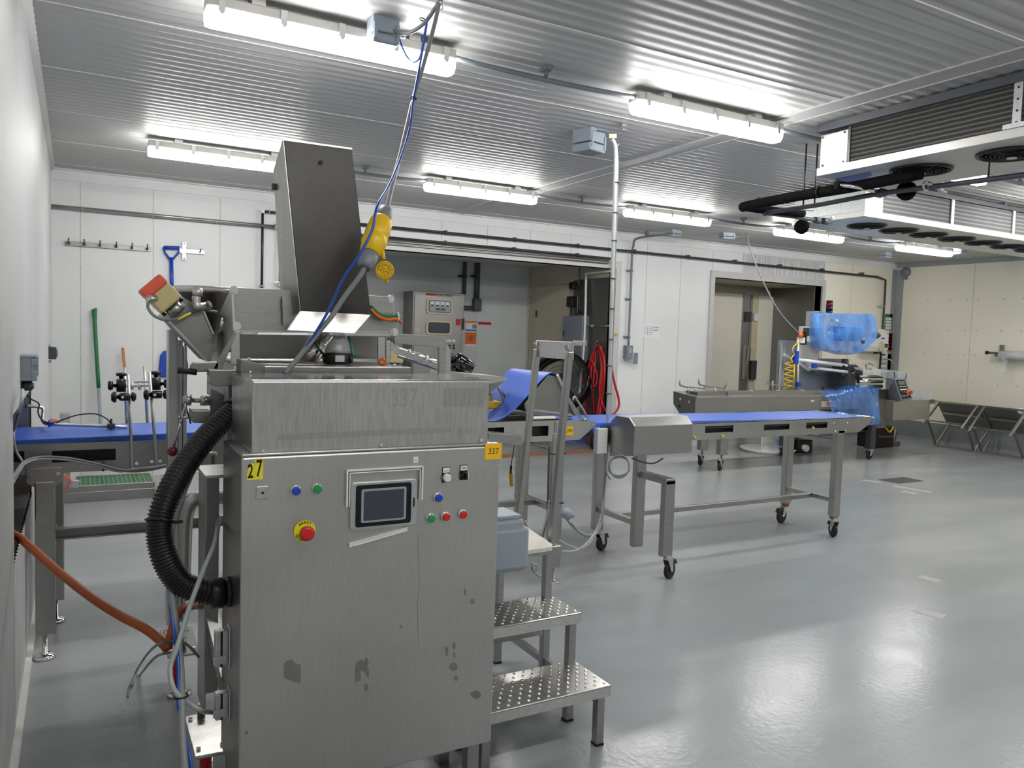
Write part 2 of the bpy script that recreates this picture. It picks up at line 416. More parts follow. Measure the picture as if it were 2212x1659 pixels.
g = G().box(XL, XR, YB - 0.02, YB, 2.965, ZC); g.box(XL, XR, YB - 0.09, YB, ZC - 0.012, ZC)
struct(g.build('trim_6', 'trim_w'))
# painted patch and streaks above the door
m, nt, b = new_mat('streaked_panel')
nz = noise_chain(nt, 12.0, (3.5, 1, 0.25), 4.0)
r = ramp(nt, nz.outputs['Fac'], [(0.35, srgb(176, 178, 176)), (0.65, srgb(214, 216, 215))])
nt.links.new(r.outputs['Color'], b.inputs['Base Color']); b.inputs['Roughness'].default_value = 0.5
M['streak'] = m
struct(G().box(9.0, 10.86, YB - 0.004, YB, DZ + 0.1, 2.965).build('trim_7', 'streak'))
# steel frames round the alcove opening and the door recess
g = G().box(A0 - 0.02, A1 + 0.09, YB - 0.025, YB + 0.13, AZ, AZ + 0.1); g.box(A1, A1 + 0.09, YB - 0.025, YB + 0.13, 0, AZ); g.box(A0 - 0.09, A0, YB - 0.025, YB + 0.13, 0, AZ + 0.1)
struct(g.build('trim_8', 'steel_matte'))
g = G().box(D0 - 0.08, D1 + 0.08, YB - 0.03, YB + 0.13, DZ, DZ + 0.1); g.box(D0 - 0.08, D0, YB - 0.03, YB + 0.13, 0, DZ); g.box(D1, D1 + 0.08, YB - 0.03, YB + 0.13, 0, DZ)
struct(g.build('trim_9', 'steel_matte'))
# right wall, front wall
struct(G().box(XR, XR + 0.1, YF, YB + 0.12, 0, ZC).build('wall_right', 'wall_c'))
struct(G().box(XL - 0.1, XR + 0.1, YF - 0.1, YF, 0, ZC).build('wall_front', 'wall_w'))
struct(G().prism([(XR, YF, 0), (XR - 0.05, YF, 0), (XR - 0.012, YF, 0.05), (XR - 0.012, YF, 0.33), (XR, YF, 0.33)], (0, YB - YF, 0)).build('baseboard_right', 'kerb'))
struct(G().prism([(D1 + 0.08, YB, 0), (D1 + 0.08, YB - 0.05, 0), (D1 + 0.08, YB - 0.012, 0.05), (D1 + 0.08, YB - 0.012, 0.33), (D1 + 0.08, YB, 0.33)], (XR - D1 - 0.08, 0, 0)).build('baseboard_back', 'kerb'))
struct(G().box(XR - 0.1, XR, YB - 0.006, YB, 0.33, 2.96).box(XR - 0.006, XR, YB - 0.16, YB, 0.33, 2.96).build('trim_10', 'trim_g'))
struct(G().box(XR - 0.02, XR, YF, YB, 2.985, ZC).box(XR - 0.12, XR, YF, YB, ZC - 0.012, ZC).build('trim_11', 'trim_g'))
g = G()
for y in (7.53, 6.1, 4.7): g.box(XR - 0.003, XR, y - 0.004, y + 0.004, 0.33, 2.98)
struct(g.build('trim_12', 'seam'))
g = G()
for y in (8.3, 7.9, 7.62, 7.44, 7.05, 6.75):
    for z in (2.4, 1.9, 1.5, 1.05, 0.6): g.cyl((XR - 0.004, y, z), (XR, y, z), 0.008, n=8)
struct(g.build('trim_13', 'seam_dark'))
# alcove behind the back wall
AY = 11.3
struct(G().box(A0 - 0.1, A1 + 0.1, AY, AY + 0.1, 0, 2.9).build('wall_alcove_back', 'wall_g'))
struct(G().box(A0 - 0.1, A0, YB + 0.12, AY, 0, 2.9).build('wall_alcove_left', 'wall_g'))
struct(G().box(A1, A1 + 0.08, YB + 0.12, AY, 0, 2.9).build('wall_alcove_right', 'wall_b'))
struct(G().box(A0, A1, YB + 0.12, AY, 2.72, 2.9).build('ceiling_alcove', 'wall_g'))
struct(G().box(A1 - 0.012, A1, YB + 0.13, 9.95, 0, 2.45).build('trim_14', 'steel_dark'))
g = G().box(3.4, 3.408, AY - 0.003, AY, 0, 2.7); g.box(5.62, 5.628, AY - 0.003, AY, 0, 2.7); g.box(A1 - 0.03, A1, AY - 0.01, AY, 0, 2.7)
struct(g.build('trim_15', 'seam'))
struct(G().box(A0, A1, 8.82, 9.12, 0, 0.003).build('trim_16', plain('worn_red_threshold', srgb(158, 112, 92), 0.6, 0, 0.2, 5)))
# door recess and the pair of cream doors
DY = 10.0
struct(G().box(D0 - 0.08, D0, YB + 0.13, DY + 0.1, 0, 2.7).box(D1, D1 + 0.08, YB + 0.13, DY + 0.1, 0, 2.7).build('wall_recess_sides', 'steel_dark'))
struct(G().box(D0, D1, YB + 0.13, DY + 0.1, DZ, DZ + 0.1).build('ceiling_recess', 'wall_b'))
struct(G().box(D0, D1, DY, DY + 0.1, 0, DZ).build('wall_recess_back', 'wall_b'))
for i, (x0, x1, nm) in enumerate(((9.30, 10.215, 'door_1'), (10.285, 10.80, 'door_2'))):
    d = struct(G().box(x0, x1, DY - 0.07, DY, 0.0, 2.42).build(nm, 'wall_c', bevel=0.004))
    if i == 0:
        struct(G().box(x1 - 0.17, x1, DY - 0.085, DY - 0.07, 0.0, 2.42).build('door_edge', 'steel', d))
        struct(G().box(x1 - 0.13, x1 - 0.07, DY - 0.16, DY - 0.085, 0.95, 1.55).bar((x1 - 0.1, DY - 0.15, 1.0), (x1 - 0.1, DY - 0.22, 1.5), 0.03, 0.05).build('door_handle', 'steel', d, 0.005))
        struct(G().box(x1 - 0.15, x1 - 0.02, DY - 0.11, DY - 0.085, 0.62, 0.86).bar((x1 - 0.1, DY - 0.12, 0.74), (x1 + 0.03, DY - 0.12, 0.76), 0.03, 0.03).build('lock_plate', 'steel', d, 0.004))
        struct(G().box(x1 - 0.12, x1 + 0.0, DY - 0.13, DY - 0.085, 1.95, 2.12).build('latch', 'dark', d, 0.006))
    else:
        struct(G().box(x0, x0 + 0.14, DY - 0.08, DY - 0.07, 0, 2.42).build('door_edge', 'off', d))
        struct(G().box(x0 - 0.02, x0 + 0.11, DY - 0.14, DY - 0.08, 0.95, 1.28).build('latch', 'dark', d, 0.008))
        struct(G().box(x0 - 0.0, x0 + 0.1, DY - 0.125, DY - 0.08, 1.97, 2.1).build('strike', 'white', d, 0.005))
struct(G().box(10.219, 10.281, DY - 0.03, DY, 0, 2.42).build('trim_17', 'ink'))
# marks on the floor
g = G()
for (u0, v0, u1, v1) in ((1865, 1037, 1905, 1043), (1930, 1050, 2010, 1063), (1950, 1061, 1980, 1067), (1985, 1245, 2030, 1257), (1975, 1317, 2040, 1333)):
    a, b_ = PZ(u0, v0, 0), PZ(u1, v1, 0); d = (b_ - a); n = Vector((-d.y, d.x, 0)).normalized() * 0.05
    g.prism([a - n, b_ - n, b_ + n, a + n], (0, 0, 0.0012))
struct(g.build('trim_18', plain('pale_floor_tape', srgb(172, 174, 174), 0.5, 0, 0.06, 9)))
t = thing('floor_drain', (8.63, 5.83, 0), 'rectangular grated floor drain sunk in the grey floor right of the conveyor', 'drain')
G().box(8.40, 8.90, 5.70, 5.97, 0, 0.004).build('frame', 'steel', t)
g = G()
for i in range(13): g.box(8.424 + i * 0.035, 8.444 + i * 0.035, 5.715, 5.955, 0.003, 0.009)
g.box(8.415, 8.885, 5.712, 5.958, 0.0041, 0.005); g.build('grate', 'steel_dark', t)

# ================================================================ LIGHTS, CONDUITS AND BOXES ON THE CEILING
def fixture(x0, y, x1=None):
    x1 = x1 or x0 + 1.19
    o = thing('ceiling_light', (x0, y, 2.91), 'x', 'light', 'batten lights on the ceiling')
    prof = [(-0.055, 2.985), (-0.05, 3.035), (0.05, 3.035), (0.055, 2.985)]
    G().prism([(x0, y + a, z) for a, z in prof], (x1 - x0, 0, 0)).build('housing', 'alu_white', o, 0.006)
    d = [(-0.056, 2.984), (-0.05, 2.94), (-0.03, 2.915), (0.03, 2.915), (0.05, 2.94), (0.056, 2.984)]
    c = 0.025
    g = G(); g.hexa([(x0 + c, y + a * 0.8, z) for a, z in d], [(x1 - c, y + a * 0.8, z) for a, z in d])
    g = G(); o4 = [[(x0, y + a * 0.85, z * 0.9 + 2.96 * 0.1) for a, z in d], [(x0 + c, y + a, z) for a, z in d], [(x1 - c, y + a, z) for a, z in d], [(x1, y + a * 0.85, z * 0.9 + 2.96 * 0.1) for a, z in d]]
    n = len(d); g.v = [Vector(p) for r in o4 for p in r]
    for j in range(3):
        for i in range(n): g.f.append([j * n + i, j * n + (i + 1) % n, (j + 1) * n + (i + 1) % n, (j + 1) * n + i]); g.sm.append(False)
    g.f += [list(range(n))[::-1], [3 * n + i for i in range(n)]]; g.sm += [False, False]
    g.build('diffuser', 'led', o)
    for k in range(5):
        xx = x0 + 0.06 + k * (x1 - x0 - 0.12) / 4
        G().box(xx - 0.014, xx + 0.014, y - 0.066, y - 0.05, 2.965, 3.03).box(xx - 0.009, xx + 0.009, y - 0.07, y - 0.055, 2.955, 2.985).build('clip', 'alu', o)
    for xx in (x0 + 0.22, x1 - 0.22): G().box(xx - 0.03, xx + 0.03, y - 0.04, y + 0.04, 3.035, 3.0695).build('bracket', 'alu', o)
    return o
XS = (0.50, 2.86, 5.19, 7.48, 9.83)
R1, R2 = 3.765, 6.90
near = ['nearest batten light on the ceiling, upper left above the control cabinet', 'lit batten light beside the grey box, left of the near cooler', 'lit batten light partly hidden behind the near ceiling cooler', 'batten light over the right side, beyond the near ceiling cooler', 'batten light at the right end of the near row']
far = ['lit batten light cut off by the tall steel chute', 'lit batten light just right of the tall chute, over the alcove', 'lit batten light above the white back wall, left of the black pipes', 'lit batten light behind the black drain trap', 'lit batten light nearest the right wall corner']
for i, x in enumerate(XS):
    fixture(x, R2)['label'] = far[i]
    fixture(x, R1)['label'] = near[i]
for i, x in enumerate(XS):  # the last lamp is an added one, out of view, brightening the right wall
    fixture(x, 0.64)['label'] = ('first', 'second', 'third', 'fourth', 'added unseen fifth')[i] + ' batten light from the left wall, in the row above the photographer'

def conduit(y, x0, x1, clips, label):
    o = thing('ceiling_conduit', (x0, y, 3.0), label, 'conduit', 'grey conduits between the batten lights')
    sag = 0.012
    pts = [(x0 + (x1 - x0) * k / 6, y, 3.01 - sag * math.sin(PI * k / 6)) for k in range(7)]
    G().tube(pts, 0.0135, 10, 3).build('pipe', 'conduit', o)
    for xx in clips:
        c = G().box(xx - 0.022, xx + 0.022, y - 0.035, y + 0.035, 3.045, 3.0695); c.torus((xx, y, 3.005), (1, 0, 0), 0.019, 0.006, 14, 6); c.box(xx - 0.01, xx + 0.01, y - 0.008, y + 0.008, 3.02, 3.05)
        c.build('clamp', 'conduit', o)
for x0, x1, lab in ((1.69, 2.86, 'grey conduit from the nearest light to the second light of that row'), (4.05, 5.19, 'grey conduit from the near row second light into the cooler gap'), (6.38, 7.48, 'grey conduit on the near row beyond the cooler')):
    conduit(R1, x0, x1, ((x0 + x1) / 2 - 0.02,), lab)
for x0, x1, lab in ((1.69, 2.86, 'grey conduit emerging from behind the tall chute to the next light'), (4.05, 5.19, 'grey conduit crossing behind the hanging cable pole'), (6.38, 7.48, 'grey conduit above the two small ceiling boxes'), (8.67, 9.83, 'grey conduit right of the black drain trap')):
    conduit(R2, x0, x1, ((x0 + x1) / 2,), lab)

def jbox(name, c, s, rz, label, glands=1, cat='box'):
    t = thing(name, (c[0], c[1], ZC - s[2]), label, cat)
    ca, sa = math.cos(rz), math.sin(rz); ax, ay = Vector((ca, sa, 0)), Vector((-sa, ca, 0))
    cc = Vector((c[0], c[1], ZC - s[2] / 2))
    G().obox(cc + Vector((0, 0, s[2] * 0.2)), ax * s[0] / 2, ay * s[1] / 2, Vector((0, 0, s[2] * 0.3))).build('body', 'greybox', t, 0.006)
    G().obox(cc - Vector((0, 0, s[2] * 0.32)), ax * s[0] * 0.51, ay * s[1] * 0.51, Vector((0, 0, s[2] * 0.18))).build('lid', 'greybox', t, 0.012)
    for i in (-1, 1):
        G().obox(cc + ax * i * s[0] * 0.42 - ay * (s[1] / 2 + 0.004) - Vector((0, 0, s[2] * 0.1)), ax * 0.008, ay * 0.006, Vector((0, 0, s[2] * 0.3))).build('corner_clip', 'greybox', t)
    for k in range(glands):
        p = cc + ax * (s[0] / 2) + ay * ((k - (glands - 1) / 2) * 0.055) + Vector((0, 0, 0.01))
        G().cyl(p, p + ax * 0.02, 0.024, n=8).cyl(p + ax * 0.02, p + ax * 0.045, 0.017, n=16).build('cable_gland', 'greybox', t)
    return t
jbox('junction_box', (1.275, 3.645), (0.13, 0.10, 0.125), 0.0, 'grey ceiling junction box below the nearest batten light, feeding the yellow plug cable')
jbox('junction_box', (3.2, 4.72), (0.17, 0.17, 0.16), 0.3, 'grey ceiling junction box with two glands beside the hanging cable pole', 2)
jbox('junction_box', (7.0, 8.23), (0.17, 0.12, 0.09), 0.1, 'small grey ceiling box joined to the conduit over the wall outlet', 0)
jbox('junction_box', (7.72, 7.98), (0.18, 0.12, 0.09), -0.25, 'small grey ceiling box feeding the cable to the wrapping machine', 1)
jbox('junction_box', (11.1, 8.0), (0.14, 0.12, 0.09), 0.0, 'small grey ceiling box near the right corner, no cable', 0)
jbox('junction_box', (11.18, 6.86), (0.16, 0.12, 0.11), 0.0, 'dark grey box at the right end of the last far light', 0)

# cable with the yellow plug, hanging from the ceiling over the cabinet
t = thing('hanging_power_cable', PY(945, 10, 3.30), 'grey cable with blue tube hanging from the ceiling to the yellow plug connector', 'cable')
P = lambda u, v, y=3.1: PY(u, v, y)
top = Vector((1.415, 3.30, 3.05))
G().tube([PY(838, 52, 3.66), PY(852, 66, 3.6), PY(880, 72, 3.5), PY(915, 52, 3.4), PY(940, 18, 3.33), P(948, 8, 3.3), P(938, 55, 3.28), P(915, 140, 3.2), P(893, 215, 3.1), P(868, 320, 2.95), P(847, 400, 2.82), P(836, 450, 2.74)], 0.009, 8, 6).build('cable', 'cable', t)
G().tube([PY(838, 54, 3.66), PY(858, 70, 3.62), PY(868, 100, 3.58), PY(885, 130, 3.5), PY(905, 128, 3.4), PY(914, 90, 3.36), PY(922, 50, 3.35), PY(916, 90, 3.30), P(909, 130, 3.19), P(893, 215, 3.08), P(884, 280, 2.99), P(862, 350, 2.85), P(838, 405, 2.72), P(815, 445, 2.62), P(803, 500, 2.60), P(770, 560, 2.60), P(740, 605, 2.62), P(715, 660, 2.64), P(690, 705, 2.66), P(650, 765, 2.68), P(610, 808, 2.68)], 0.0048, 8, 6).build('air_tube', 'blue', t)
G().tube([P(790, 575, 2.62), P(775, 600, 2.63), P(745, 640, 2.65), P(715, 685, 2.66), P(690, 715, 2.67), P(655, 760, 2.68), P(615, 808, 2.68)], 0.009, 8, 6).build('lower_cable', 'cable', t)
for (u, v, y) in ((893, 212, 3.09), (912, 42, 3.39)): G().torus(P(u, v, y), (0.2, 0, 1), 0.013, 0.003, 12, 6).build('cable_tie', 'blackp', t)
G().cyl(top, top + Vector((0, 0, 0.02)), 0.012, n=10).torus(top - Vector((0, 0, 0.008)), (0, 1, 0), 0.015, 0.003, 12, 6).build('ceiling_hook', 'chrome', t)
t2 = thing('plug_connector', P(812, 520, 2.68), 'yellow weatherproof plug and socket hanging in front of the tall chute', 'plug')
a, b_ = P(835, 449, 2.74), P(787, 580, 2.62); d = b_ - a; L = d.length; d.normalize()
G().lathe(a, d, [(0, 0.014), (0.01, 0.026), (0.045, 0.032), (0.062, 0.032)], 10).build('strain_relief', 'conduit', t2)
G().lathe(a + d * 0.06, d, [(0, 0.036), (0.012, 0.041), (0.075, 0.044), (0.08, 0.041), (0.09, 0.041), (0.095, 0.045), (0.115, 0.045), (0.12, 0.042), (0.165, 0.036)], 20).build('socket_body', 'yellow', t2)
G().lathe(a + d * (0.225), d, [(-0.01, 0.034), (0.03, 0.032), (0.05, 0.029), (L - 0.225, 0.020)], 16).build('plug_grip', 'conduit', t2)
q = P(832, 585, 2.66)
g = G().cyl(q - FWD * 0.012, q + FWD * 0.012, 0.029, n=24); g.torus(q - FWD * 0.013, FWD, 0.023, 0.004, 24, 6); g.torus(q - FWD * 0.013, FWD, 0.030, 0.003, 24, 6)
for k in range(3):
    an = k * PI / 3 + 0.3; e = (RGT * math.cos(an) + DWN * math.sin(an)) * 0.019
    g.bar(q - FWD * 0.015 - e, q - FWD * 0.015 + e, 0.004, 0.004, FWD)
g.build('cap', 'yellow', t2)
G().tube([P(822, 518, 2.67), P(826, 540, 2.665), P(829, 560, 2.662)], 0.007, 8, 4).tube([P(834, 600, 2.66), P(836, 612, 2.66)], 0.007, 8, 1).build('cap_strap', 'yellow', t2)

# round white cable pole hanging from the ceiling by the second conveyor
t = thing('hanging_cable_pole', (3.31, 4.4, 0.35), 'pale cable bundle hanging from the ceiling down beside the right conveyor motor', 'cable')
yy = 4.32
A = lambda u, v, y=4.36: PY(u, v, y)
G().tube([A(1322, 300), A(1329, 315), A(1330, 345), A(1328, 430), A(1324, 560), A(1320, 700), A(1317, 800), A(1313, 900), A(1308, 1000)], 0.014, 10, 5).build('cable_sleeve', 'cable_l', t)
G().tube([A(1290, 282, 4.6), A(1310, 288, 4.45), A(1326, 305), A(1334, 340), A(1333, 430), A(1329, 560), A(1325, 700), A(1321, 800), A(1316, 900), A(1311, 980), A(1306, 1060, 4.3), A(1300, 1120, 4.2), A(1275, 1160, 4.1), A(1240, 1140, 4.0), A(1222, 1118, 3.9)], 0.006, 8, 5).build('cable', 'cable', t)
G().tube([A(1308, 990), A(1302, 1080, 4.3), A(1296, 1140, 4.2), A(1280, 1155, 4.05), A(1255, 1150, 4.0), A(1235, 1130, 3.9)], 0.006, 8, 5).build('cable', 'cable_l', t)
for v in (395, 460, 520, 602, 667, 733, 790, 850, 957):
    u = 1333 - (v - 345) * 0.036
    G().torus(A(u, v), (0, 0, 1), 0.0185, 0.003, 14, 6).build('cable_tie', 'blackp', t)
G().tube([A(1345, 262, 4.45), A(1338, 275, 4.4), A(1329, 312)], 0.0025, 6, 4).tube([A(1345, 262, 4.45), A(1349, 280, 4.42), A(1340, 305), A(1331, 318)], 0.0025, 6, 4).build('wire_sling', 'chrome', t)
G().box(3.27, 3.30, 4.42, 4.45, 3.02, 3.069).build('ceiling_clip', 'chrome', t)
G().obox(A(1324, 294), RGT * 0.025, FWD * 0.004, DWN * 0.014).build('cable_tag', 'off', t)

# ================================================================ CONTROL CABINET
def letters(s, bold=0.0):
    cu = bpy.data.curves.new('t', 'FONT'); cu.body = s; cu.size = 1.0; cu.align_x = 'CENTER'; cu.align_y = 'CENTER'; cu.offset = bold
    tmp = bpy.data.objects.new('tmp', cu); C.objects.link(tmp); bpy.context.view_layer.update()
    me = bpy.data.meshes.new_from_object(tmp.evaluated_get(bpy.context.evaluated_depsgraph_get())); bpy.data.objects.remove(tmp)
    r = ([v.co.copy() for v in me.vertices], [list(p.vertices) for p in me.polygons]); bpy.data.meshes.remove(me); return r
def put_letters(g, s, org, right, up, sx, sy, depth=0.0006, bold=0.0):
    vs_, fs = letters(s, bold); right, up = Vector(right).normalized(), Vector(up).normalized(); n = right.cross(up)
    g.add([Vector(org) + right * (v.x * sx) + up * (v.y * sy) + n * depth for v in vs_], fs); return g
def patch(g, pts, off, n=(0, -1, 0)):
    n = Vector(n); g.prism([p + n * off for p in pts], n * 0.0004); return g

FY = 2.294
X0, X1, Z0, Z1, Y1 = 0.414, 1.240, 0.20, 1.231, 2.64
cab = thing('control_cabinet', ((X0 + X1) / 2, 2.46, 0), 'stainless steel control cabinet with touchscreen and yellow 27 and 337 labels', 'cabinet')
G().box(X0, X1, FY + 0.02, Y1, Z0 + 0.01, Z1).build('body', 'steel', cab, 0.006)
G().box(X0 - 0.004, X1 + 0.004, FY, FY + 0.018, Z0, Z1 - 0.004).build('door_panel', 'steel_front', cab, 0.006)
G().box(X0 - 0.002, X1 + 0.002, FY + 0.004, FY + 0.03, Z1 - 0.003, Z1 + 0.004).build('drip_edge', 'steel_light', cab, 0.002)
HX0, HX1, HY0, HY1, HZ = 0.443, 1.212, 2.325, 2.665, 1.447
G().box(HX0, HX1, HY0, HY1, Z1, HZ - 0.004).build('hood', 'steel_hood', cab, 0.004)
G().box(HX0 - 0.002, HX1 + 0.002, HY0 - 0.002, HY1, HZ - 0.004, HZ).build('hood_lid', 'steel_top', cab, 0.0015)
for (x, y) in ((X0 + 0.03, FY + 0.05), (X1 - 0.05, FY + 0.05), (X0 + 0.03, Y1 - 0.06), (X1 - 0.05, Y1 - 0.06)):
    G().box(x - 0.022, x + 0.022, y - 0.022, y + 0.022, 0, Z0 + 0.012).build('leg', 'steel', cab, 0.003)
F = lambda u, v, o=0.0: PY(u, v, FY - o)
H = lambda u, v, o=0.0: PY(u, v, HY0 - o)
UX, UZ, NY = Vector((1, 0, 0)), Vector((0, 0, 1)), Vector((0, -1, 0))
for u in (567, 822, 1038): c = H(u, 974 if u < 600 else (960 if u < 900 else 950)); G().cyl(c + Vector((0, 0, 0)), c + NY * 0.008, 0.006, n=6).build('bolt', 'chrome', cab)
def button(u, v, mat, ring='chrome', r=0.0135):
    c = F(u, v); b = G().lathe(c, NY, [(0, r + 0.0025), (0.006, r + 0.0025), (0.010, r)], 24).build('push_button', ring, cab)
    G().lathe(c + NY * 0.010, NY, [(0, r - 0.0006), (0.006, r - 0.0012), (0.008, r - 0.004)], 24).build('lens', mat, b, label=mat.replace('_b', '').replace('_', ' ') + ' push button lens')
for u, v, mt in ((638, 1059, 'blue_b'), (684, 1055, 'green_b'), (945, 1074, 'blue_b'), (929, 1119, 'green_b'), (961, 1115, 'red_b'), (998, 1110, 'red_b')): button(u, v, mt)
# white pushbutton and black selector with legend plates
for k, (u, v) in enumerate(((963, 1026), (1001, 1021))):
    c = F(u, v)
    p = G().box(c.x - 0.0135, c.x + 0.0135, FY - 0.003, FY, c.z - 0.024, c.z + 0.026).build('legend_plate', 'blackp', cab, 0.002)
    G().box(c.x - 0.012, c.x + 0.012, FY - 0.0036, FY - 0.003, c.z + 0.008, c.z + 0.024).build('legend', 'paper', p)
    g = G()
    for j, w in enumerate((0.007, 0.009) if k else (0.010,)): g.box(c.x - w, c.x + w, FY - 0.004, FY - 0.0036, c.z + 0.0135 + (0.004 * j if k else 0), c.z + 0.0148 + (0.004 * j if k else 0))
    g.build('legend_lines', 'dark', p)
    if k == 0: G().lathe(c + NY * 0.003 - UZ * 0.008, NY, [(0, 0.0145), (0.012, 0.014), (0.017, 0.010)], 24).build('white_push_cap', 'white_b', p)
    else:
        G().lathe(c + NY * 0.003 - UZ * 0.008, NY, [(0, 0.0135), (0.014, 0.012)], 20).bar(c + NY * 0.02 + Vector((0, 0, -0.019)), c + NY * 0.02 + Vector((0, 0, 0.004)), 0.008, 0.012, (0, 1, 0)).build('selector_knob', 'blackp', p)
        G().box(c.x + 0.004, c.x + 0.0065, FY - 0.028, FY - 0.026, c.z - 0.014, c.z + 0.004).build('pointer_mark', 'white', p)
# key lock
c = F(566, 1063)
k = G().box(c.x - 0.0165, c.x + 0.0165, FY - 0.006, FY, c.z - 0.018, c.z + 0.018).build('key_lock', 'galv', cab, 0.002)
G().cyl(c + NY * 0.006, c + NY * 0.010, 0.011, n=20).build('lock_barrel', 'alu', k)
G().box(c.x - 0.004, c.x + 0.004, FY - 0.013, FY - 0.010, c.z - 0.0015, c.z + 0.0015).cyl(c + NY * 0.010, c + NY * 0.013, 0.003, n=10).build('keyhole', 'ink', k)
# emergency stop
c = F(658, 1147)
es = G().cyl(c, c + NY * 0.004, 0.0325, n=40).build('emergency_stop_plate', 'yellow_l', cab)
g = G()
def arc(g, s, c, R, mid, step, size, flip=False):
    for i, ch in enumerate(s):
        a = mid + (i - (len(s) - 1) / 2) * step * (1 if flip else -1)
        rad = Vector((math.cos(a), 0, math.sin(a))); tan = Vector((math.sin(a), 0, -math.cos(a)))
        if flip: put_letters(g, ch, c + rad * R + NY * 0.0045, -tan, -rad, size, size, 0.0004, 0.02)
        else: put_letters(g, ch, c + rad * R + NY * 0.0045, tan, rad, size, size, 0.0004, 0.02)
arc(g, 'ARRET', c, 0.0265, PI / 2, 0.30, 0.011); g.build('lettering', 'ink', es); g = G(); arc(g, "D'URGENCE", c, 0.0265, -PI / 2, 0.27, 0.011, True)
g.build('lettering', 'ink', es)
G().lathe(c + NY * 0.004, NY, [(0, 0.015), (0.016, 0.015)], 24).build('stop_collar', 'off', es)
G().lathe(c + NY * 0.02, NY, [(0, 0.018), (0.004, 0.0215), (0.016, 0.0215), (0.021, 0.019), (0.022, 0.012)], 32).build('stop_mushroom', 'red_b', es)
# touchscreen
def rrect(cx, cz, w, h, r, y, n=6, bow=0.0):
    out = []
    for sx, sz, a0 in ((1, 1, 0), (-1, 1, PI / 2), (-1, -1, PI), (1, -1, 3 * PI / 2)):
        for i in range(n + 1):
            a = a0 + i * PI / 2 / n; out.append(Vector((cx + sx * (w / 2 - r) + r * math.cos(a), y, cz + sz * (h / 2 - r) + r * math.sin(a))))
    return out
a, b_ = F(757, 1040), F(896, 1134); cx_, cz_ = (a.x + b_.x) / 2, (F(828, 1033).z + F(828, 1143).z) / 2
W_, H_ = b_.x - a.x + 0.004, F(828, 1033).z - F(828, 1143).z - 0.012
hm = G().prism(rrect(cx_, cz_, W_, H_, 0.014, FY), NY * 0.010).build('touchscreen', 'galv', cab, 0.003, label='touchscreen with grey bezel')
G().prism(rrect(cx_ - 0.002, cz_, W_ * 0.83, H_ * 0.87, 0.008, FY - 0.010), NY * 0.0012).build('black_border', 'black_gloss', hm)
G().prism(rrect(cx_ - 0.002, cz_, W_ * 0.67, H_ * 0.70, 0.005, FY - 0.0112), NY * 0.0012).build('inner_frame', 'greybox', hm)
G().prism(rrect(cx_ - 0.002, cz_, W_ * 0.60, H_ * 0.61, 0.002, FY - 0.0124), NY * 0.0008).build('display', 'screen', hm)
c = Vector((b_.x - 0.009, FY - 0.010, cz_)); g = G().prism(rrect(c.x, c.z, 0.005, 0.03, 0.0024, FY - 0.010), NY * 0.0008); g.build('indicator_strip', 'blackp', hm)
G().cyl(c + Vector((0, -0.0008, 0.010)), c + Vector((0, -0.0014, 0.010)), 0.0015, n=10).build('red_led', 'red_b', hm)
# white drip guard round the screen and the loose strip below it
def chan(g, pts, w, off):
    for i in range(len(pts) - 1): g.bar(pts[i] + NY * off, pts[i + 1] + NY * off, w, 0.012, NY)
g = G(); pts = [F(747, 1094), F(749, 1016), F(908, 1006), F(909, 1078)]; pts[1].x = pts[0].x; pts[2].x = pts[3].x; pts[2].z = pts[1].z
chan(g, pts, 0.005, 0.006); ins = [p.copy() for p in pts]; ins[0].x += 0.008; ins[1].x += 0.008; ins[2].x -= 0.008; ins[3].x -= 0.008; ins[1].z -= 0.008; ins[2].z -= 0.008
chan(g, ins, 0.003, 0.006); g.build('drip_guard', 'white', cab, 0.0008)
g = G(); a, b_ = F(753, 1178), F(878, 1142); g.bar(a + NY * 0.005, b_ + NY * 0.005, 0.010, 0.008, NY); g.bar(a + NY * 0.005 + UZ * 0.006, b_ + NY * 0.005 + UZ * 0.006, 0.003, 0.012, NY)
g.build('loose_strip', 'white', cab, label='loose white plastic strip hanging crooked'); 
for u, v in ((764, 1180), (823, 1161)): c = F(u, v, 0.009); G().cyl(c, c + NY * 0.001, 0.0015, n=8).build('screw', 'dark', cab)
c = F(898, 993); p = G().box(c.x - 0.0075, c.x + 0.0075, FY - 0.0008, FY, c.z - 0.0095, c.z + 0.0095).build('white_sticker', 'paper', cab)
G().torus(c + NY * 0.001, NY, 0.0035, 0.0004, 16, 4).build('sticker_mark', 'ink', p)
# number labels
def label_plate(u0, v0, u1, v1, s, mat, tsize, nm, parent=cab, fn=F, bold=0.0, font_w=None):
    a, b_ = fn(u0, v0), fn(u1, v1); zc = (a.z + b_.z) / 2; xc = (a.x + b_.x) / 2
    p = G().box(a.x, b_.x, a.y - 0.0009, a.y - 0.0001, b_.z, a.z).build(nm, mat, parent, label=s + ' on a yellow label')
    text(s, 'digits', 'ink', p, (xc, a.y - 0.0009, zc), UX, UZ, tsize, 0.0004, width=font_w, bold=bold); return p
label_plate(1048, 959, 1083, 991, '337', 'amber_l', 0.028, 'number_label', font_w=0.038)
p = label_plate(551, 991, 568, 1035, '7', 'yellow_l', 0.068, 'number_label', bold=0.02, font_w=0.017)
a = [F(533, 1037), F(534, 1024), F(536, 1009), F(543, 1001), F(550, 1001), F(550, 1036)]
p = G().prism([q + NY * 0.0001 for q in a], NY * 0.0008).build('number_label', 'yellow_l', cab, label='torn yellow label with a 2')
text('2', 'digits', 'ink', p, F(541, 1018, 0.0009) - UZ * 0.002, UX, UZ, 0.056, 0.0004, width=0.015, bold=0.02)
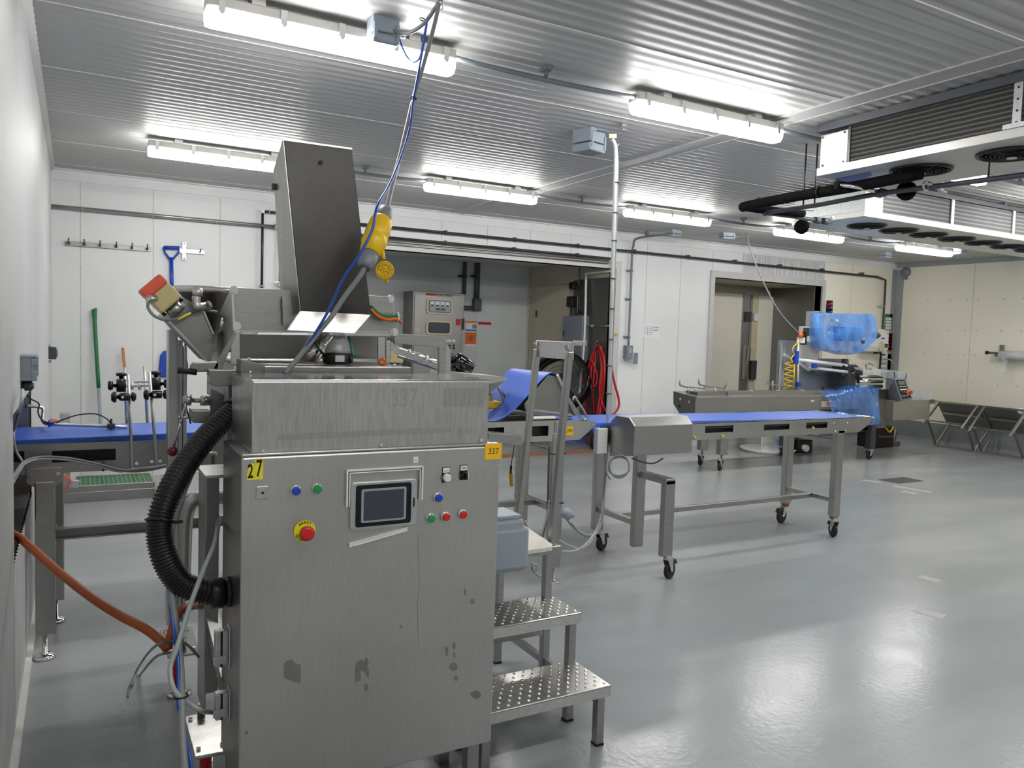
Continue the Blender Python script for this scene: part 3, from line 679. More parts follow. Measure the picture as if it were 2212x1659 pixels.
# stains, ghost print and scratch
g = G(); rnd = random.Random(3)
def blob(u0, v0, u1, v1, fn, n=14, jag=0.25):
    cu, cv, ru, rv = (u0 + u1) / 2, (v0 + v1) / 2, (u1 - u0) / 2, (v1 - v0) / 2
    return [fn(cu + ru * math.cos(2 * PI * i / n) * (1 - jag * rnd.random()), cv + rv * math.sin(2 * PI * i / n) * (1 - jag * rnd.random())) for i in range(n)]
for o_ in ([F(613, 1434), F(620, 1426), F(632, 1425), F(640, 1434), F(650, 1436), F(649, 1477), F(636, 1473), F(613, 1465)],
           [F(766, 1445), F(770, 1430), F(782, 1424), F(793, 1436), F(797, 1450), F(796, 1468), F(788, 1452), F(778, 1448), F(780, 1470), F(766, 1474)],
           *[blob(*bb, F) for bb in ((786, 1420, 797, 1438), (785, 1475, 797, 1495), (961, 1394, 969, 1420), (976, 1386, 985, 1404), (978, 1408, 984, 1422), (968, 1430, 990, 1450), (980, 1458, 990, 1472), (1015, 1490, 1040, 1511), (1001, 1270, 1008, 1288), (1015, 1292, 1026, 1306), (862, 1350, 870, 1358), (529, 1579, 537, 1587))]):
    patch(G(), o_, 0.0001).build('residue_stain', 'ghost', cab)
put_letters(G(), '337', H(873, 861), UX, UZ, 0.060, 0.082, 0.0004, 0.025).build('faded_number', 'ghost_l', cab)
g = G()
a = H(958, 838); b_ = H(1045, 880); x = a.x
while x < b_.x: w = rnd.choice((0.0008, 0.0014, 0.002)); g.box(x, x + w, HY0 - 0.0005, HY0 - 0.0001, b_.z + rnd.random() * 0.006, a.z); x += w + rnd.choice((0.001, 0.002, 0.003))
fb = g.build('faded_barcode', 'ghost_l', cab)
g = G(); up, lo = [], []
for i in range(21): t = i / 20; u = 600 + 375 * t; up.append(H(u, 940 - 17 * t - rnd.random() * 4)); lo.append(H(u, 950 - 17 * t + rnd.random() * 3))
for i in range(20): patch(g, [lo[i], lo[i + 1], up[i + 1], up[i]], 0.0001)
g.build('wet_streak', 'ghost_l', cab)
for bb in ((985, 922, 1000, 944), (1002, 923, 1022, 938)): patch(G(), blob(*bb, H), 0.0001).build('wet_streak', 'ghost_l', cab)
g = G(); prev = F(905, 1150)
for v in (1190, 1235, 1262, 1300, 1350, 1394):
    nx = F(904 + (v % 5) * 0.8 - (0 if v < 1300 else 2), v); g.bar(prev + NY * 0.0003, nx + NY * 0.0003, 0.0014, 0.0006, NY); prev = nx
g.build('drip_line', 'ghost', cab)
# connectors on the left side
S = lambda u, v, o=0.0: PX(u, v, X0 - o)
for (v0, v1) in ((1352, 1437), (1485, 1549)):
    a, b_ = S(497, v0), S(495, v1); yc = a.y
    cn = G().box(X0 - 0.006, X0, yc - 0.02, yc + 0.02, b_.z, a.z).build('side_connector', 'galv', cab, 0.002)
    G().box(X0 - 0.045, X0 - 0.006, yc - 0.016, yc + 0.016, b_.z + 0.008, a.z - 0.008).build('connector_body', 'galv', cn, 0.004)
    G().box(X0 - 0.03, X0 - 0.024, yc - 0.0175, yc + 0.0175, b_.z + 0.009, a.z - 0.009).build('gasket', 'rubber', cn)
    G().box(X0 - 0.052, X0 - 0.012, yc - 0.022, yc - 0.016, b_.z + 0.02, b_.z + 0.045).build('locking_lever', 'alu', cn, 0.002)
gl = S(497, 1278)
g = G().lathe(gl, (-1, 0, 0), [(0, 0.046), (0.012, 0.046), (0.013, 0.040), (0.02, 0.040)], 24); g.lathe(gl + Vector((-0.02, 0, 0)), (-1, 0, 0), [(0, 0.046), (0.03, 0.046), (0.038, 0.042)], 10)
g.build('hose_gland', 'blackp', cab)
# black corrugated hose
hose = thing('corrugated_hose', (0.2, 2.5, 0.6), 'thick black corrugated hose curving from the hood down to the cabinet side', 'hose')
Q = lambda u, v, y: PY(u, v, y)
path = [Q(545, 850, 2.80), Q(500, 893, 2.74), Q(450, 940, 2.68), Q(405, 998, 2.62), Q(368, 1060, 2.56), Q(346, 1125, 2.53), Q(348, 1180, 2.51), Q(370, 1235, 2.5), Q(405, 1268, gl.y), gl + Vector((-0.04, 0, 0))]
sp = spline(path, 34)
G().tube(sp, 0.036, 16, 1, rfun=lambda k, K: 0.0385 if (k % 4) in (0, 1) else 0.0335).build('hose', 'blackp', hose)
for i in (170, 30): 
    c = sp[i]; d = (sp[i + 1] - sp[i - 1]).normalized(); G().torus(c, d, 0.041, 0.0035, 20, 6).box(c.x + 0.035, c.x + 0.06, c.y - 0.03, c.y - 0.024, c.z - 0.006, c.z + 0.004).build('cable_tie', 'blackp', hose)
cbs = thing('cabinet_cables', (0.25, 2.6, 0.1), 'grey and blue cables dropping past the corrugated hose to the floor', 'cable')
G().tube([Q(440, 960, 2.74), Q(405, 1040, 2.68), Q(378, 1110, 2.6), Q(365, 1180, 2.56), Q(368, 1260, 2.5), Q(378, 1340, 2.45), Q(388, 1420, 2.4), Q(392, 1500, 2.32), Q(393, 1580, 2.25), Q(398, 1659, 2.18), Q(402, 1740, 2.1)], 0.011, 10, 5).build('grey_cable', 'cable', cbs)
G().tube([Q(438, 975, 2.72), Q(400, 1055, 2.66), Q(371, 1150, 2.58), Q(366, 1270, 2.5), Q(375, 1360, 2.43), Q(385, 1430, 2.38), Q(386, 1520, 2.3), Q(398, 1580, 2.25), Q(412, 1650, 2.2), Q(420, 1720, 2.12)], 0.0055, 8, 5).build('blue_tube', 'blue', cbs)
G().tube([S(483, 1132, 0.0) + Vector((0, 0.1, 0)), Q(465, 1170, 2.5), Q(440, 1230, 2.45), Q(410, 1310, 2.42), Q(385, 1390, 2.38), Q(368, 1440, 2.36), Q(372, 1480, 2.33), Q(386, 1502, 2.31), Q(410, 1520, 2.33), Q(435, 1535, 2.36), S(480, 1535) + Vector((-0.03, 0, 0))], 0.0075, 8, 6).build('light_cable', 'cable_l', cbs)
G().torus(Q(391, 1503, 2.32), (0, 0, 1), 0.018, 0.003, 14, 6).build('cable_tie', 'blackp', cbs)

# ================================================================ HOPPER MACHINE behind the cabinet
mc = thing('hopper_machine', (0.85, 3.1, 0), 'stainless steel hopper machine with tall leaning chute behind the control cabinet', 'machine')
Yp = 3.0
P = lambda u, v, y=Yp: PY(u, v, y)
xl = P(499, 620).x
# hood bracket: front plate, left cheek, bottom flange
fp = [P(499, 621), P(604, 625), P(845, 641), P(852, 664), P(858, 716), P(504, 714)]
G().prism(fp, (0, 0.012, 0)).build('front_plate', 'steel', mc, 0.002)
g = G().prism([PX(499, 621, xl), PX(504, 714, xl), PX(470, 785, xl), PX(455, 781, xl), PX(462, 705, xl), PX(472, 680, xl)], (0.008, 0, 0)); g.build('left_cheek', 'steel_matte', mc, 0.001)
g = G().prism([P(504, 712), P(858, 715), P(858, 720), P(504, 718)], (0, 0.2, 0)); g.build('bottom_flange', 'steel_light', mc, 0.001)
xr = P(858, 716).x
g = G().prism([PX(858, 716, xr), PX(848, 735, xr), PX(822, 758, xr), PX(822, 752, xr), PX(838, 730, xr)], (0.006, 0, 0)).build('right_gusset', 'steel', mc)
for u, v in ((505, 627), (511, 704), (843, 645), (852, 717)): c = P(u, v); G().cyl(c, c + NY * 0.010, 0.0125, n=6).cyl(c, c + NY * 0.003, 0.016, n=18).build('bolt', 'chrome', mc)
# dark inside behind the bracket
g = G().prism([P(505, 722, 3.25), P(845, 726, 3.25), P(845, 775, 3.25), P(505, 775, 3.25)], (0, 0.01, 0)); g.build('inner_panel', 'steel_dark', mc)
G().bar(P(508, 715, 2.99), P(508, 790, 2.99), 0.014, 0.03).build('post', 'steel_light', mc, 0.002)
G().bar(P(823, 728, 2.99), P(823, 783, 2.99), 0.014, 0.03).bar(P(838, 735, 3.0), P(838, 783, 3.0), 0.010, 0.02).build('post', 'steel_light', mc, 0.002)
# slanted cylinder seen through the gap
G().cyl(P(705, 720, 3.2), P(660, 790, 3.2), 0.035, n=24).build('product_tube', 'chrome', mc)
# tall chute
a, b_, c, d = P(613, 300, 2.96), P(760, 320, 2.96), P(800, 680, 2.93), P(650, 672, 2.93)
k = lambda u, v, y: PY(u, v, y)
bt, bb = k(592, 368, 3.12), k(614, 640, 3.10)
fl0, fl1 = k(622, 713, 2.912), k(765, 720, 2.912)
w = b_ - a; w2 = c - d
lf = [a, d, fl0, k(611, 700, 3.10), bt]
G().hexa([lf[4], lf[3], lf[2], lf[1], lf[0]], [lf[4] + w, lf[3] + w2, fl1, c, b_]).build('tall_chute', 'steel_chute_shade', mc, 0.0025)  # front's dark reflection is put into the steel colour
sp_ = Vector((-0.003, 0, 0)); G().prism([q + sp_ for q in lf], (0.0025, 0, 0)).build('chute_side_lit', 'steel', mc)  # paler overlay plate, light on the left side put into its colour
h = PY(693, 351, 2.953); G().cyl(h + NY * 0.0, h + NY * 0.003, 0.0085, n=18).build('chute_hole', 'ink', mc)
e = (a - d).normalized()
G().prism([a + NY * 0.004, b_ + NY * 0.004, b_ + NY * 0.004 - UZ * 0.006, a + NY * 0.004 - UZ * 0.006], (0, 0.008, 0)).build('chute_rim', 'steel_light', mc)
p = k(594, 404, 3.1); G().box(p.x - 0.012, p.x + 0.004, p.y - 0.01, p.y + 0.01, p.z - 0.012, p.z + 0.012).build('chute_catch', 'dark', mc, 0.002)
G().hexa([d + NY * 0.002, fl0 + NY * 0.002, fl1 + NY * 0.002, c + NY * 0.002][::-1], [q + NY * 0.006 for q in (d, fl0, fl1, c)][::-1]).build('chute_lip', 'steel_light', mc)  # lip's brightness put into paler steel and a tilt toward the lamp
G().bar(P(612, 640, 2.985), P(614, 700, 2.985), 0.012, 0.01).bar(P(612, 655, 2.98), P(613, 665, 2.98), 0.02, 0.012).build('chute_hinge', 'steel', mc)
# round hopper bowl and the slanted feed chute on the left
ctr = PY(484, 634, 3.42)
G().lathe(ctr + Vector((0, 0, 0.02)), (0, 0, -1), [(0, 0.195), (0.006, 0.205), (0.024, 0.205), (0.028, 0.196), (0.16, 0.15), (0.26, 0.07)], 40).build('hopper_bowl', 'steel_light', mc)
g = G().prism([P(392, 640, 3.1), P(440, 672, 3.1), P(461, 722, 3.1), P(457, 782, 3.1), P(447, 780, 3.1), P(364, 692, 3.1)], (0, 0.22, 0)); g.build('feed_chute', 'steel_dark', mc, 0.003)
g = G().prism([P(355, 680, 3.08), P(392, 652, 3.08), P(401, 660, 3.08), P(362, 694, 3.08)], (0, 0.26, 0)); g.build('chute_flange', 'steel', mc, 0.002)
G().bar(P(440, 672, 3.095), P(461, 722, 3.095), 0.006, 0.006).bar(P(364, 693, 3.095), P(448, 781, 3.095), 0.006, 0.008).build('chute_edge', 'steel_light', mc)
# valve actuator: cream body, orange-red cap, gland and cable
ex = (P(383, 634, 3.05) - P(343, 668, 3.05)); ex.y = 0; ex.normalize()   # along the width
ez = Vector((-ex.z, 0, ex.x)); ez = ez if ez.z > 0 else -ez
ac = P(346, 636, 3.08)
q = G().obox(ac - ez * 0.018, ex * 0.046, Vector((0, 0.05, 0)), ez * 0.034).build('actuator_body', 'cream', mc, 0.008, label='cream valve actuator body')
G().obox(ac + ez * 0.035, ex * 0.047, Vector((0, 0.051, 0)), ez * 0.021).build('actuator_cap', 'coral', q, 0.008, label='orange red actuator cap')
G().cyl(ac - ez * 0.05, ac - ez * 0.09, 0.03, n=20).build('actuator_stem', 'steel', q)
for s in (-1, 1): G().cyl(ac - ez * 0.05 + ex * 0.04 * s, ac - ez * 0.066 + ex * 0.04 * s, 0.007, n=6).build('actuator_bolt', 'blackp', q)
gp = P(323, 646, 3.03)
G().cyl(gp + Vector((0.02, 0.0, 0.004)), gp + Vector((-0.004, -0.012, 0)), 0.013, n=8).cyl(gp + Vector((0.006, -0.006, 0)), gp + Vector((-0.01, -0.014, -0.004)), 0.010, n=12).build('cable_gland', 'alu', q)
G().tube([gp + Vector((-0.004, -0.01, -0.004)), P(320, 665, 3.02), P(333, 682, 3.02), P(355, 690, 3.03), P(385, 688, 3.06), P(410, 676, 3.09), P(440, 671, 3.11), P(470, 674, 3.12)], 0.0052, 8, 6).build('actuator_cable', 'cable', q)
G().tube([P(385, 690, 3.05), P(403, 681, 3.07), P(412, 677, 3.08)], 0.004, 6, 4).build('earth_wire', 'yellow_l', q)
# elbow fitting on the bowl
G().cyl(P(427, 622, 3.06), P(427, 640, 3.06), 0.019, n=6).tube([P(424, 640, 3.06), P(424, 655, 3.06), P(428, 662, 3.06), P(440, 662, 3.08), P(450, 660, 3.12)], 0.015, 12, 4).build('pipe_elbow', 'alu', mc)
G().prism([P(449, 649, 3.06), P(455, 652, 3.06), P(460, 664, 3.06), P(452, 660, 3.06)], (0, 0.05, 0)).build('bowl_bracket', 'steel', mc)
# D handle on the cheek
G().tube([PX(478, 681, xl - 0.002), PX(480, 690, xl - 0.03), PX(478, 710, xl - 0.03), PX(473, 718, xl - 0.002)], 0.006, 8, 4).build('cheek_handle', 'chrome', mc)
# aluminium columns left of the machine
cy_ = 3.45
a, b_ = PY(363, 728, cy_), PY(378, 925, cy_)
G().box(a.x, PY(384, 800, cy_).x, cy_, cy_ + 0.07, 0.35, PY(370, 712, cy_).z).build('column', 'alu', mc, 0.004)
G().box(PY(387, 800, cy_).x, PY(396, 800, cy_).x, cy_ + 0.02, cy_ + 0.06, 0.35, PY(388, 735, cy_).z).box(PY(397, 800, cy_).x, PY(404, 800, cy_).x, cy_ + 0.0, cy_ + 0.06, 0.35, PY(400, 748, cy_).z).build('column_rail', 'alu', mc, 0.002)
G().tube([PY(401, 740, 3.5), PY(399, 765, 3.5), PY(404, 790, 3.5), PY(400, 830, 3.5), PY(396, 860, 3.5), PY(405, 890, 3.5), PY(412, 915, 3.5)], 0.004, 6, 5).build('column_cable', 'blackp', mc)
# base deck behind the hood with the beacon jar
dz = 1.465
G().box(P(525, 790, 2.76).x, PY(889, 793, 2.76).x, 2.765, 3.6, 1.30, dz).build('base_deck', 'steel', mc, 0.003)
a = PY(521, 790, 2.70)
G().prism([PY(521, 776, 2.66), PY(588, 792, 2.80), PY(588, 808, 2.80), PY(521, 806, 2.66)], (-0.006, 0.06, 0)).build('deck_bracket', 'steel_dark', mc, 0.002)
G().cyl(PY(510, 781, 2.72), PY(520, 781, 2.72), 0.008, n=12).build('deck_pin', 'chrome', mc)
G().cyl(PY(538, 777, 2.7), PY(538, 772, 2.7), 0.006, n=6).cyl(PY(543, 803, 2.66), PY(541, 803, 2.62), 0.004, n=6).build('deck_bolt', 'chrome', mc)
for (u, v) in ((851, 789), ): c = PZ(u, v, dz); G().cyl(c, c + UZ * 0.006, 0.009, n=6).build('deck_bolt', 'chrome', mc)
# toggle lever with black grip
Yl = 2.78
L_ = lambda u, v, y=Yl: PY(u, v, y)
G().prism([L_(412, 797), L_(412, 790), L_(418, 783), L_(470, 781), L_(475, 786), L_(470, 803), L_(420, 804)], (0, 0.03, 0)).build('toggle_arm', 'steel_dark', mc, 0.004)
G().tube([L_(383, 800), L_(400, 801), L_(425, 804)], 0.0105, 12, 1).build('toggle_grip', 'rubber', mc)
G().prism([L_(470, 780), L_(505, 716), L_(512, 718), L_(480, 797), L_(460, 797)], (0, 0.012, 0)).build('toggle_link', 'steel_dark', mc, 0.001)
G().prism([L_(452, 799, 2.72), L_(452, 812, 2.72), L_(455, 812, 2.72), L_(455, 818, 2.72), L_(452, 826, 2.72), L_(461, 834, 2.72), L_(509, 834, 2.72), L_(511, 800, 2.72)], (0, 0.06, 0)).build('clamp_block', 'steel_dark', mc, 0.002)
G().cyl(L_(505, 802, 2.8), L_(532, 804, 2.8), 0.017, n=20).build('white_bushing', 'white', mc)
G().prism([L_(455, 838, 2.95), L_(492, 857, 2.95), L_(505, 872, 2.95), L_(505, 960, 2.95), L_(454, 910, 2.95)], (0, 0.012, 0)).build('side_plate', 'steel', mc, 0.001)
G().box(L_(494, 830, 2.8).x, L_(512, 830, 2.8).x, 2.82, 2.9, 0.95, 1.43).build('rear_column', 'steel', mc, 0.002)
G().prism([L_(413, 884, 2.76), L_(418, 887, 2.76), L_(455, 887, 2.76), L_(455, 915, 2.76), L_(418, 914, 2.76), L_(413, 906, 2.76)], (0, 0.06, 0)).build('lower_block', 'steel_dark', mc, 0.002)
G().cyl(L_(384, 902, 2.78), L_(414, 902, 2.78), 0.004, n=8).cyl(L_(384, 902, 2.78), L_(390, 902, 2.78), 0.006, n=10).build('block_rod', 'steel', mc)
ax = (L_(457, 866, 2.85) - L_(395, 864, 2.85)); ln = ax.length; ax.normalize()
G().lathe(L_(395, 864, 2.85), ax, [(0, 0.013), (0.012, 0.018), (0.026, 0.019), (0.028, 0.008), (0.055, 0.008), (0.056, 0.017), (0.075, 0.018), (0.076, 0.016), (ln, 0.0165)], 20).build('shaft_end', 'steel', mc)
g = G().cyl(L_(402, 872, 2.83), L_(374, 968, 2.78), 0.005, n=10); g.build('shift_lever', 'steel', mc)
G().ball(L_(373, 975, 2.775), 0.017, 10).build('lever_knob', plain('dark_red_knob', srgb(96, 16, 22), 0.3), mc)
# lower frame: post, sloped foot plates, bent pipe, feet
pa, pb = PY(434, 1100, 2.80).x, PY(479, 1100, 2.80).x
G().box(pa, pa + 0.006, 2.70, 2.86, 0.30, 1.10).box(pa + 0.006, pb, 2.855, 2.86, 0.30, 1.10).build('frame_post', 'steel', mc, 0.001)
G().box(pa - 0.005, pb + 0.02, 2.68, 2.88, 1.10, 1.112).build('post_cap', 'steel_light', mc, 0.002)
c = L_(459, 980, 2.72); G().lathe(c - UZ * 0.035, UZ, [(0, 0.010), (0.03, 0.010), (0.031, 0.016), (0.04, 0.016)], 16).build('cap_fitting', 'alu', mc)
G().prism([PY(430, 1310, 2.9), PY(440, 1310, 2.9), PY(492, 1520, 2.55), PY(478, 1520, 2.55)], (0.05, 0.06, 0)).build('sloped_strut', 'steel', mc, 0.003)
G().tube([PY(396, 1265, 2.98), PY(400, 1150, 2.98), PY(404, 1110, 2.98), PY(416, 1084, 2.98), PY(440, 1077, 2.98), PY(470, 1077, 2.98)], 0.0245, 16, 5).build('bent_pipe', 'steel', mc)
# front foot plate with bolts and red rubber foot
def foot(px, z, stub):
    pts = [PZ(u, v, z) for u, v in px]; c_ = sum(pts, Vector()) / 4
    f = G().prism([p - UZ * 0.012 for p in pts], UZ * 0.012).build('foot_plate', 'steel_light', mc, 0.004)
    for p in pts:
        q_ = p * 0.72 + c_ * 0.28; G().cyl(q_, q_ + UZ * 0.008, 0.0075, n=6).build('foot_bolt', 'chrome', f)
    if stub: G().cyl(PZ(*stub, z), PZ(*stub, z) + UZ * 0.045, 0.014, n=16).build('threaded_stub', 'steel_dark', f)
    G().lathe((c_.x, c_.y, 0.0), UZ, [(0, 0.05), (0.012, 0.05), (0.02, 0.03), (0.03, 0.016), (z - 0.012, 0.016)], 24).build('levelling_foot', 'chrome', f)
    G().lathe((c_.x - 0.012, c_.y - 0.02, 0.03), UZ, [(0, 0.02), (z - 0.045, 0.02)], 20).build('red_spacer', 'red_b', f)
foot([(397, 1547), (420, 1636), (492, 1622), (492, 1528)], 0.17, (435, 1545))
foot([(345, 1360), (362, 1418), (432, 1408), (414, 1352)], 0.24, (395, 1400))
# orange and green air hoses on the right of the bracket
G().tube([P(800, 660, 2.97), P(815, 676, 2.965), P(835, 684, 2.965), P(857, 683, 2.97), P(866, 690, 3.02)], 0.0075, 10, 5).build('green_air_hose', 'green', mc)
G().tube([P(800, 668, 2.965), P(815, 682, 2.96), P(835, 690, 2.96), P(857, 689, 2.965), P(866, 696, 3.02)], 0.0075, 10, 5).build('orange_air_hose', 'orange', mc)
G().tube([P(830, 735, 3.05), P(832, 760, 3.05), P(830, 780, 3.05)], 0.008, 8, 3).build('orange_air_hose', 'orange', mc)
G().tube([P(823, 735, 3.06), P(825, 760, 3.06), P(823, 780, 3.06)], 0.007, 8, 3).build('green_air_hose', 'green', mc)
G().torus(P(858, 685, 2.97), (1, 0, 0), 0.018, 0.003, 14, 6).build('hose_clip', 'white', mc)
G().torus(PY(826, 781, 2.9), (0.3, 1, 0), 0.010, 0.006, 16, 8).build('hose_loop', 'orange', mc)
G().tube([P(752, 728, 3.1), P(758, 748, 3.08), P(764, 770, 3.06)], 0.006, 8, 3).build('teal_air_hose', 'teal', mc)
# bent flat bar on the right
Yb = 3.05
B = lambda u, v, y=Yb: PY(u, v, y)
G().prism([B(852, 720), B(960, 727), B(964, 732), B(964, 810), B(948, 810), B(948, 751), B(852, 742)], (0, 0.02, 0)).build('flat_bar_bracket', 'steel', mc, 0.003)
G().prism([B(964, 743), B(974, 755), B(974, 806), B(960, 806)], (0, 0.05, 0)).build('bar_strut', 'steel_light', mc, 0.002)
# beacon jar on the deck
jc = PZ(730, 786, dz)
bj = thing('beacon_lamp', jc, 'clear domed beacon lamp with black base standing on the machine deck', 'lamp')
G().lathe(jc, UZ, [(0, 0.046), (0.003, 0.048), (0.038, 0.050), (0.042, 0.047)], 28).build('base', 'rubber', bj)
for s in (-1, 1): G().cyl(jc + RGT * 0.045 * s + UZ * 0.022, jc + RGT * 0.056 * s + UZ * 0.022, 0.018, n=16).build('base_lug', 'rubber', bj)
G().lathe(jc + UZ * 0.042, UZ, [(0, 0.047), (0.018, 0.048), (0.02, 0.046), (0.045, 0.043), (0.065, 0.033), (0.078, 0.02), (0.084, 0.004)], 28).build('dome', 'clear', bj)
G().cyl(jc + UZ * 0.042, jc + UZ * 0.075, 0.014, n=14).build('bulb', 'white', bj)
G().obox(jc + (-FWD.x * 0.0488) * UX + (-FWD.y * 0.0488) * Vector((0, 1, 0)) + RGT * 0.018 + UZ * 0.022, RGT * 0.017, Vector((FWD.x, FWD.y, 0)) * 0.003, UZ * 0.012).build('paper_label', 'paper', bj)
G().tube([jc + RGT * -0.05 + UZ * 0.03, P(690, 755, 2.95), P(680, 740, 3.0), P(675, 728, 3.1)], 0.005, 8, 4).build('lamp_cable', 'dark', bj)
# brown hose from the left wall to the machine foot
oh = thing('orange_hose', (0.1, 3.2, 0.2), 'orange brown hose sagging from the left wall opening to the machine foot', 'hose')
G().tube([PY(15, 1148, 3.9), PY(40, 1160, 3.6), PY(70, 1185, 3.4), PY(130, 1238, 3.2), PY(200, 1292, 3.0), PY(260, 1330, 2.9), PY(310, 1356, 2.82), PY(340, 1378, 2.78), PY(362, 1402, 2.74)], 0.0155, 12, 6).tube([PY(362, 1402, 2.74), PY(372, 1360, 2.76), PY(385, 1325, 2.8), PY(405, 1312, 2.85), PY(430, 1307, 2.92), PY(460, 1304, 2.95)], 0.0145, 12, 6).build('hose', 'orange_h', oh)
lp = thing('loose_cables', (0.2, 2.7, 0.0), 'thin grey cable looping onto the floor beside the machine foot', 'cable')
G().tube([PY(430, 1420, 2.7), PY(400, 1390, 2.7), PY(366, 1386, 2.7), PY(330, 1400, 2.7), PZ(300, 1440, 0.05), PZ(280, 1482, 0.006), PZ(276, 1505, 0.006)], 0.0045, 8, 6).build('cable', 'cable', lp)
G().tube([PY(366, 1410, 2.72), PY(335, 1420, 2.72), PZ(305, 1455, 0.03), PZ(284, 1482, 0.006)], 0.0045, 8, 6).build('cable', 'cable', lp)

# ================================================================ CONVEYORS
def caster(parent, x, y, ztop, yaw=0.0, r=0.05, brake=True, wheel='rubber'):
    ca, sa = math.cos(yaw), math.sin(yaw); f = Vector((ca, sa, 0)); s = Vector((-sa, ca, 0))
    hub = Vector((x, y, r)); top = Vector((x, y, ztop)) - f * 0.03
    c = G().cyl(top - UZ * 0.012, top, 0.03, n=16).cyl(top, top + UZ * 0.014, 0.02, n=12).build('caster', 'galv', parent, 0.001)
    g = G()
    for k in (-1, 1):
        g.prism([top - UZ * 0.012 - f * 0.028 + s * 0.019 * k, top - UZ * 0.012 + f * 0.035 + s * 0.019 * k, hub + f * 0.012 - UZ * 0.01 + s * 0.019 * k, hub - f * 0.012 - UZ * 0.01 + s * 0.019 * k], s * 0.003 * k)
    g.build('fork', 'galv', c)
    G().lathe(hub - s * 0.014, s, [(0, r * 0.85), (0.004, r), (0.024, r), (0.028, r * 0.85)], 28).build('wheel', wheel, c)
    G().cyl(hub - s * 0.024, hub + s * 0.024, 0.008, n=10).build('axle', 'chrome', c)
    if brake: G().obox(hub + f * (r * 0.55) + UZ * (r * 0.85), f * 0.03, s * 0.016, UZ * 0.012).obox(hub + f * (r * 0.55 + 0.035) + UZ * (r * 0.6), f * 0.012, s * 0.014, UZ * 0.006).build('brake', 'blackp', c, 0.002)
def belt_loop(x0, x1, z0, z1, y0, y1, th=0.012, r=0.018, n=6):
    zc = (z0 + z1) / 2
    return G().box(x0 + r, x1 - r, y0, y1, z0, z1).cyl((x0 + r, y0, z0), (x0 + r, y1, z0), r, n=16).cyl((x1 - r, y0, z1), (x1 - r, y1, z1), r, n=16)

# --- conveyor on castors at the right
CY0, CY1 = 4.28, 4.84
cv = thing('belt_conveyor', (4.5, 4.56, 0), 'long steel conveyor on castors with blue belt and boxy motor cover', 'conveyor')
zt = 1.0
G().prism([(3.02, CY0 + 0.03, zt), (3.04, CY0 + 0.03, zt + 0.022), (5.86, CY0 + 0.03, zt - 0.004), (5.875, CY0 + 0.03, zt - 0.016), (5.86, CY0 + 0.03, zt - 0.03), (3.05, CY0 + 0.03, zt - 0.05)], (0, CY1 - CY0 - 0.06, 0)).build('belt', 'belt', cv, 0.004)
# drooping belt end at the left
rows = []
for i in range(11):
    a = i / 10; rows.append((2.99 + 0.085 * math.cos(PI / 2 + PI * a), 0.937 + 0.085 * math.sin(PI / 2 + PI * a)))
g = G().sheet([[(x + 0.06, CY0 + 0.02, z), (x + 0.06, CY1 - 0.02, z)] for x, z in rows]); g.build('belt_nose', 'belt_d', cv)
for nm, (yy, sgn) in (('side_rail', (CY0, 1)), ('side_rail', (CY1, -1))):
    g = G(); holed(g, 3.10, 5.70, 0.875, 1.0, [(3.60, 3.82, 0.925, 0.975), (4.02, 4.30, 0.925, 0.975), (4.62, 4.90, 0.925, 0.97), (5.09, 5.34, 0.925, 0.972)], min(yy, yy + 0.004 * sgn), max(yy, yy + 0.004 * sgn))
    g.prism([(5.70, yy, 1.0), (5.90, yy, 0.997), (5.88, yy, 0.95), (5.74, yy, 0.875), (5.70, yy, 0.875)], (0, 0.004 * sgn, 0))
    g.box(3.10, 5.90, min(yy, yy + 0.03 * sgn), max(yy, yy + 0.03 * sgn), 0.996, 1.0)
    sr = g.build(nm, 'steel_light', cv)
    if sgn > 0:
        for x, z in ((3.95, 0.885), (4.22, 0.885), (5.2, 0.915)): G().cyl((x - 0.03, yy - 0.006, z + 0.015), (x - 0.03, yy, z + 0.015), 0.011, n=12).build('yellow_clip', 'yellow', sr); G().cyl((x - 0.028, yy - 0.016, z + 0.005), (x - 0.028, yy, z + 0.005), 0.008, n=6).build('bolt', 'chrome', sr)
        for x, z in ((5.0, 0.985), (5.42, 0.955), (5.58, 0.955), (5.44, 0.89), (5.56, 0.89)): G().cyl((x, yy - 0.01, z), (x, yy, z), 0.008, n=6).build('bolt', 'chrome', sr)
G().box(3.12, 5.86, CY0 + 0.01, CY1 - 0.01, 0.955, 0.967).box(3.2, 5.66, CY0 + 0.06, CY1 - 0.06, 0.895, 0.955).build('belt_bed', 'pipe_dark', cv)
G().cyl((5.895, CY0 - 0.02, 0.995), (5.895, CY1 + 0.02, 0.995), 0.009, n=12).build('nose_bar', 'chrome', cv)
G().box(3.05, 3.13, CY0 - 0.02, CY0 + 0.03, 0.82, 0.99).box(3.06, 3.11, CY0 - 0.022, CY0 - 0.018, 0.9, 0.985).build('white_end_block', 'white', cv, 0.008)
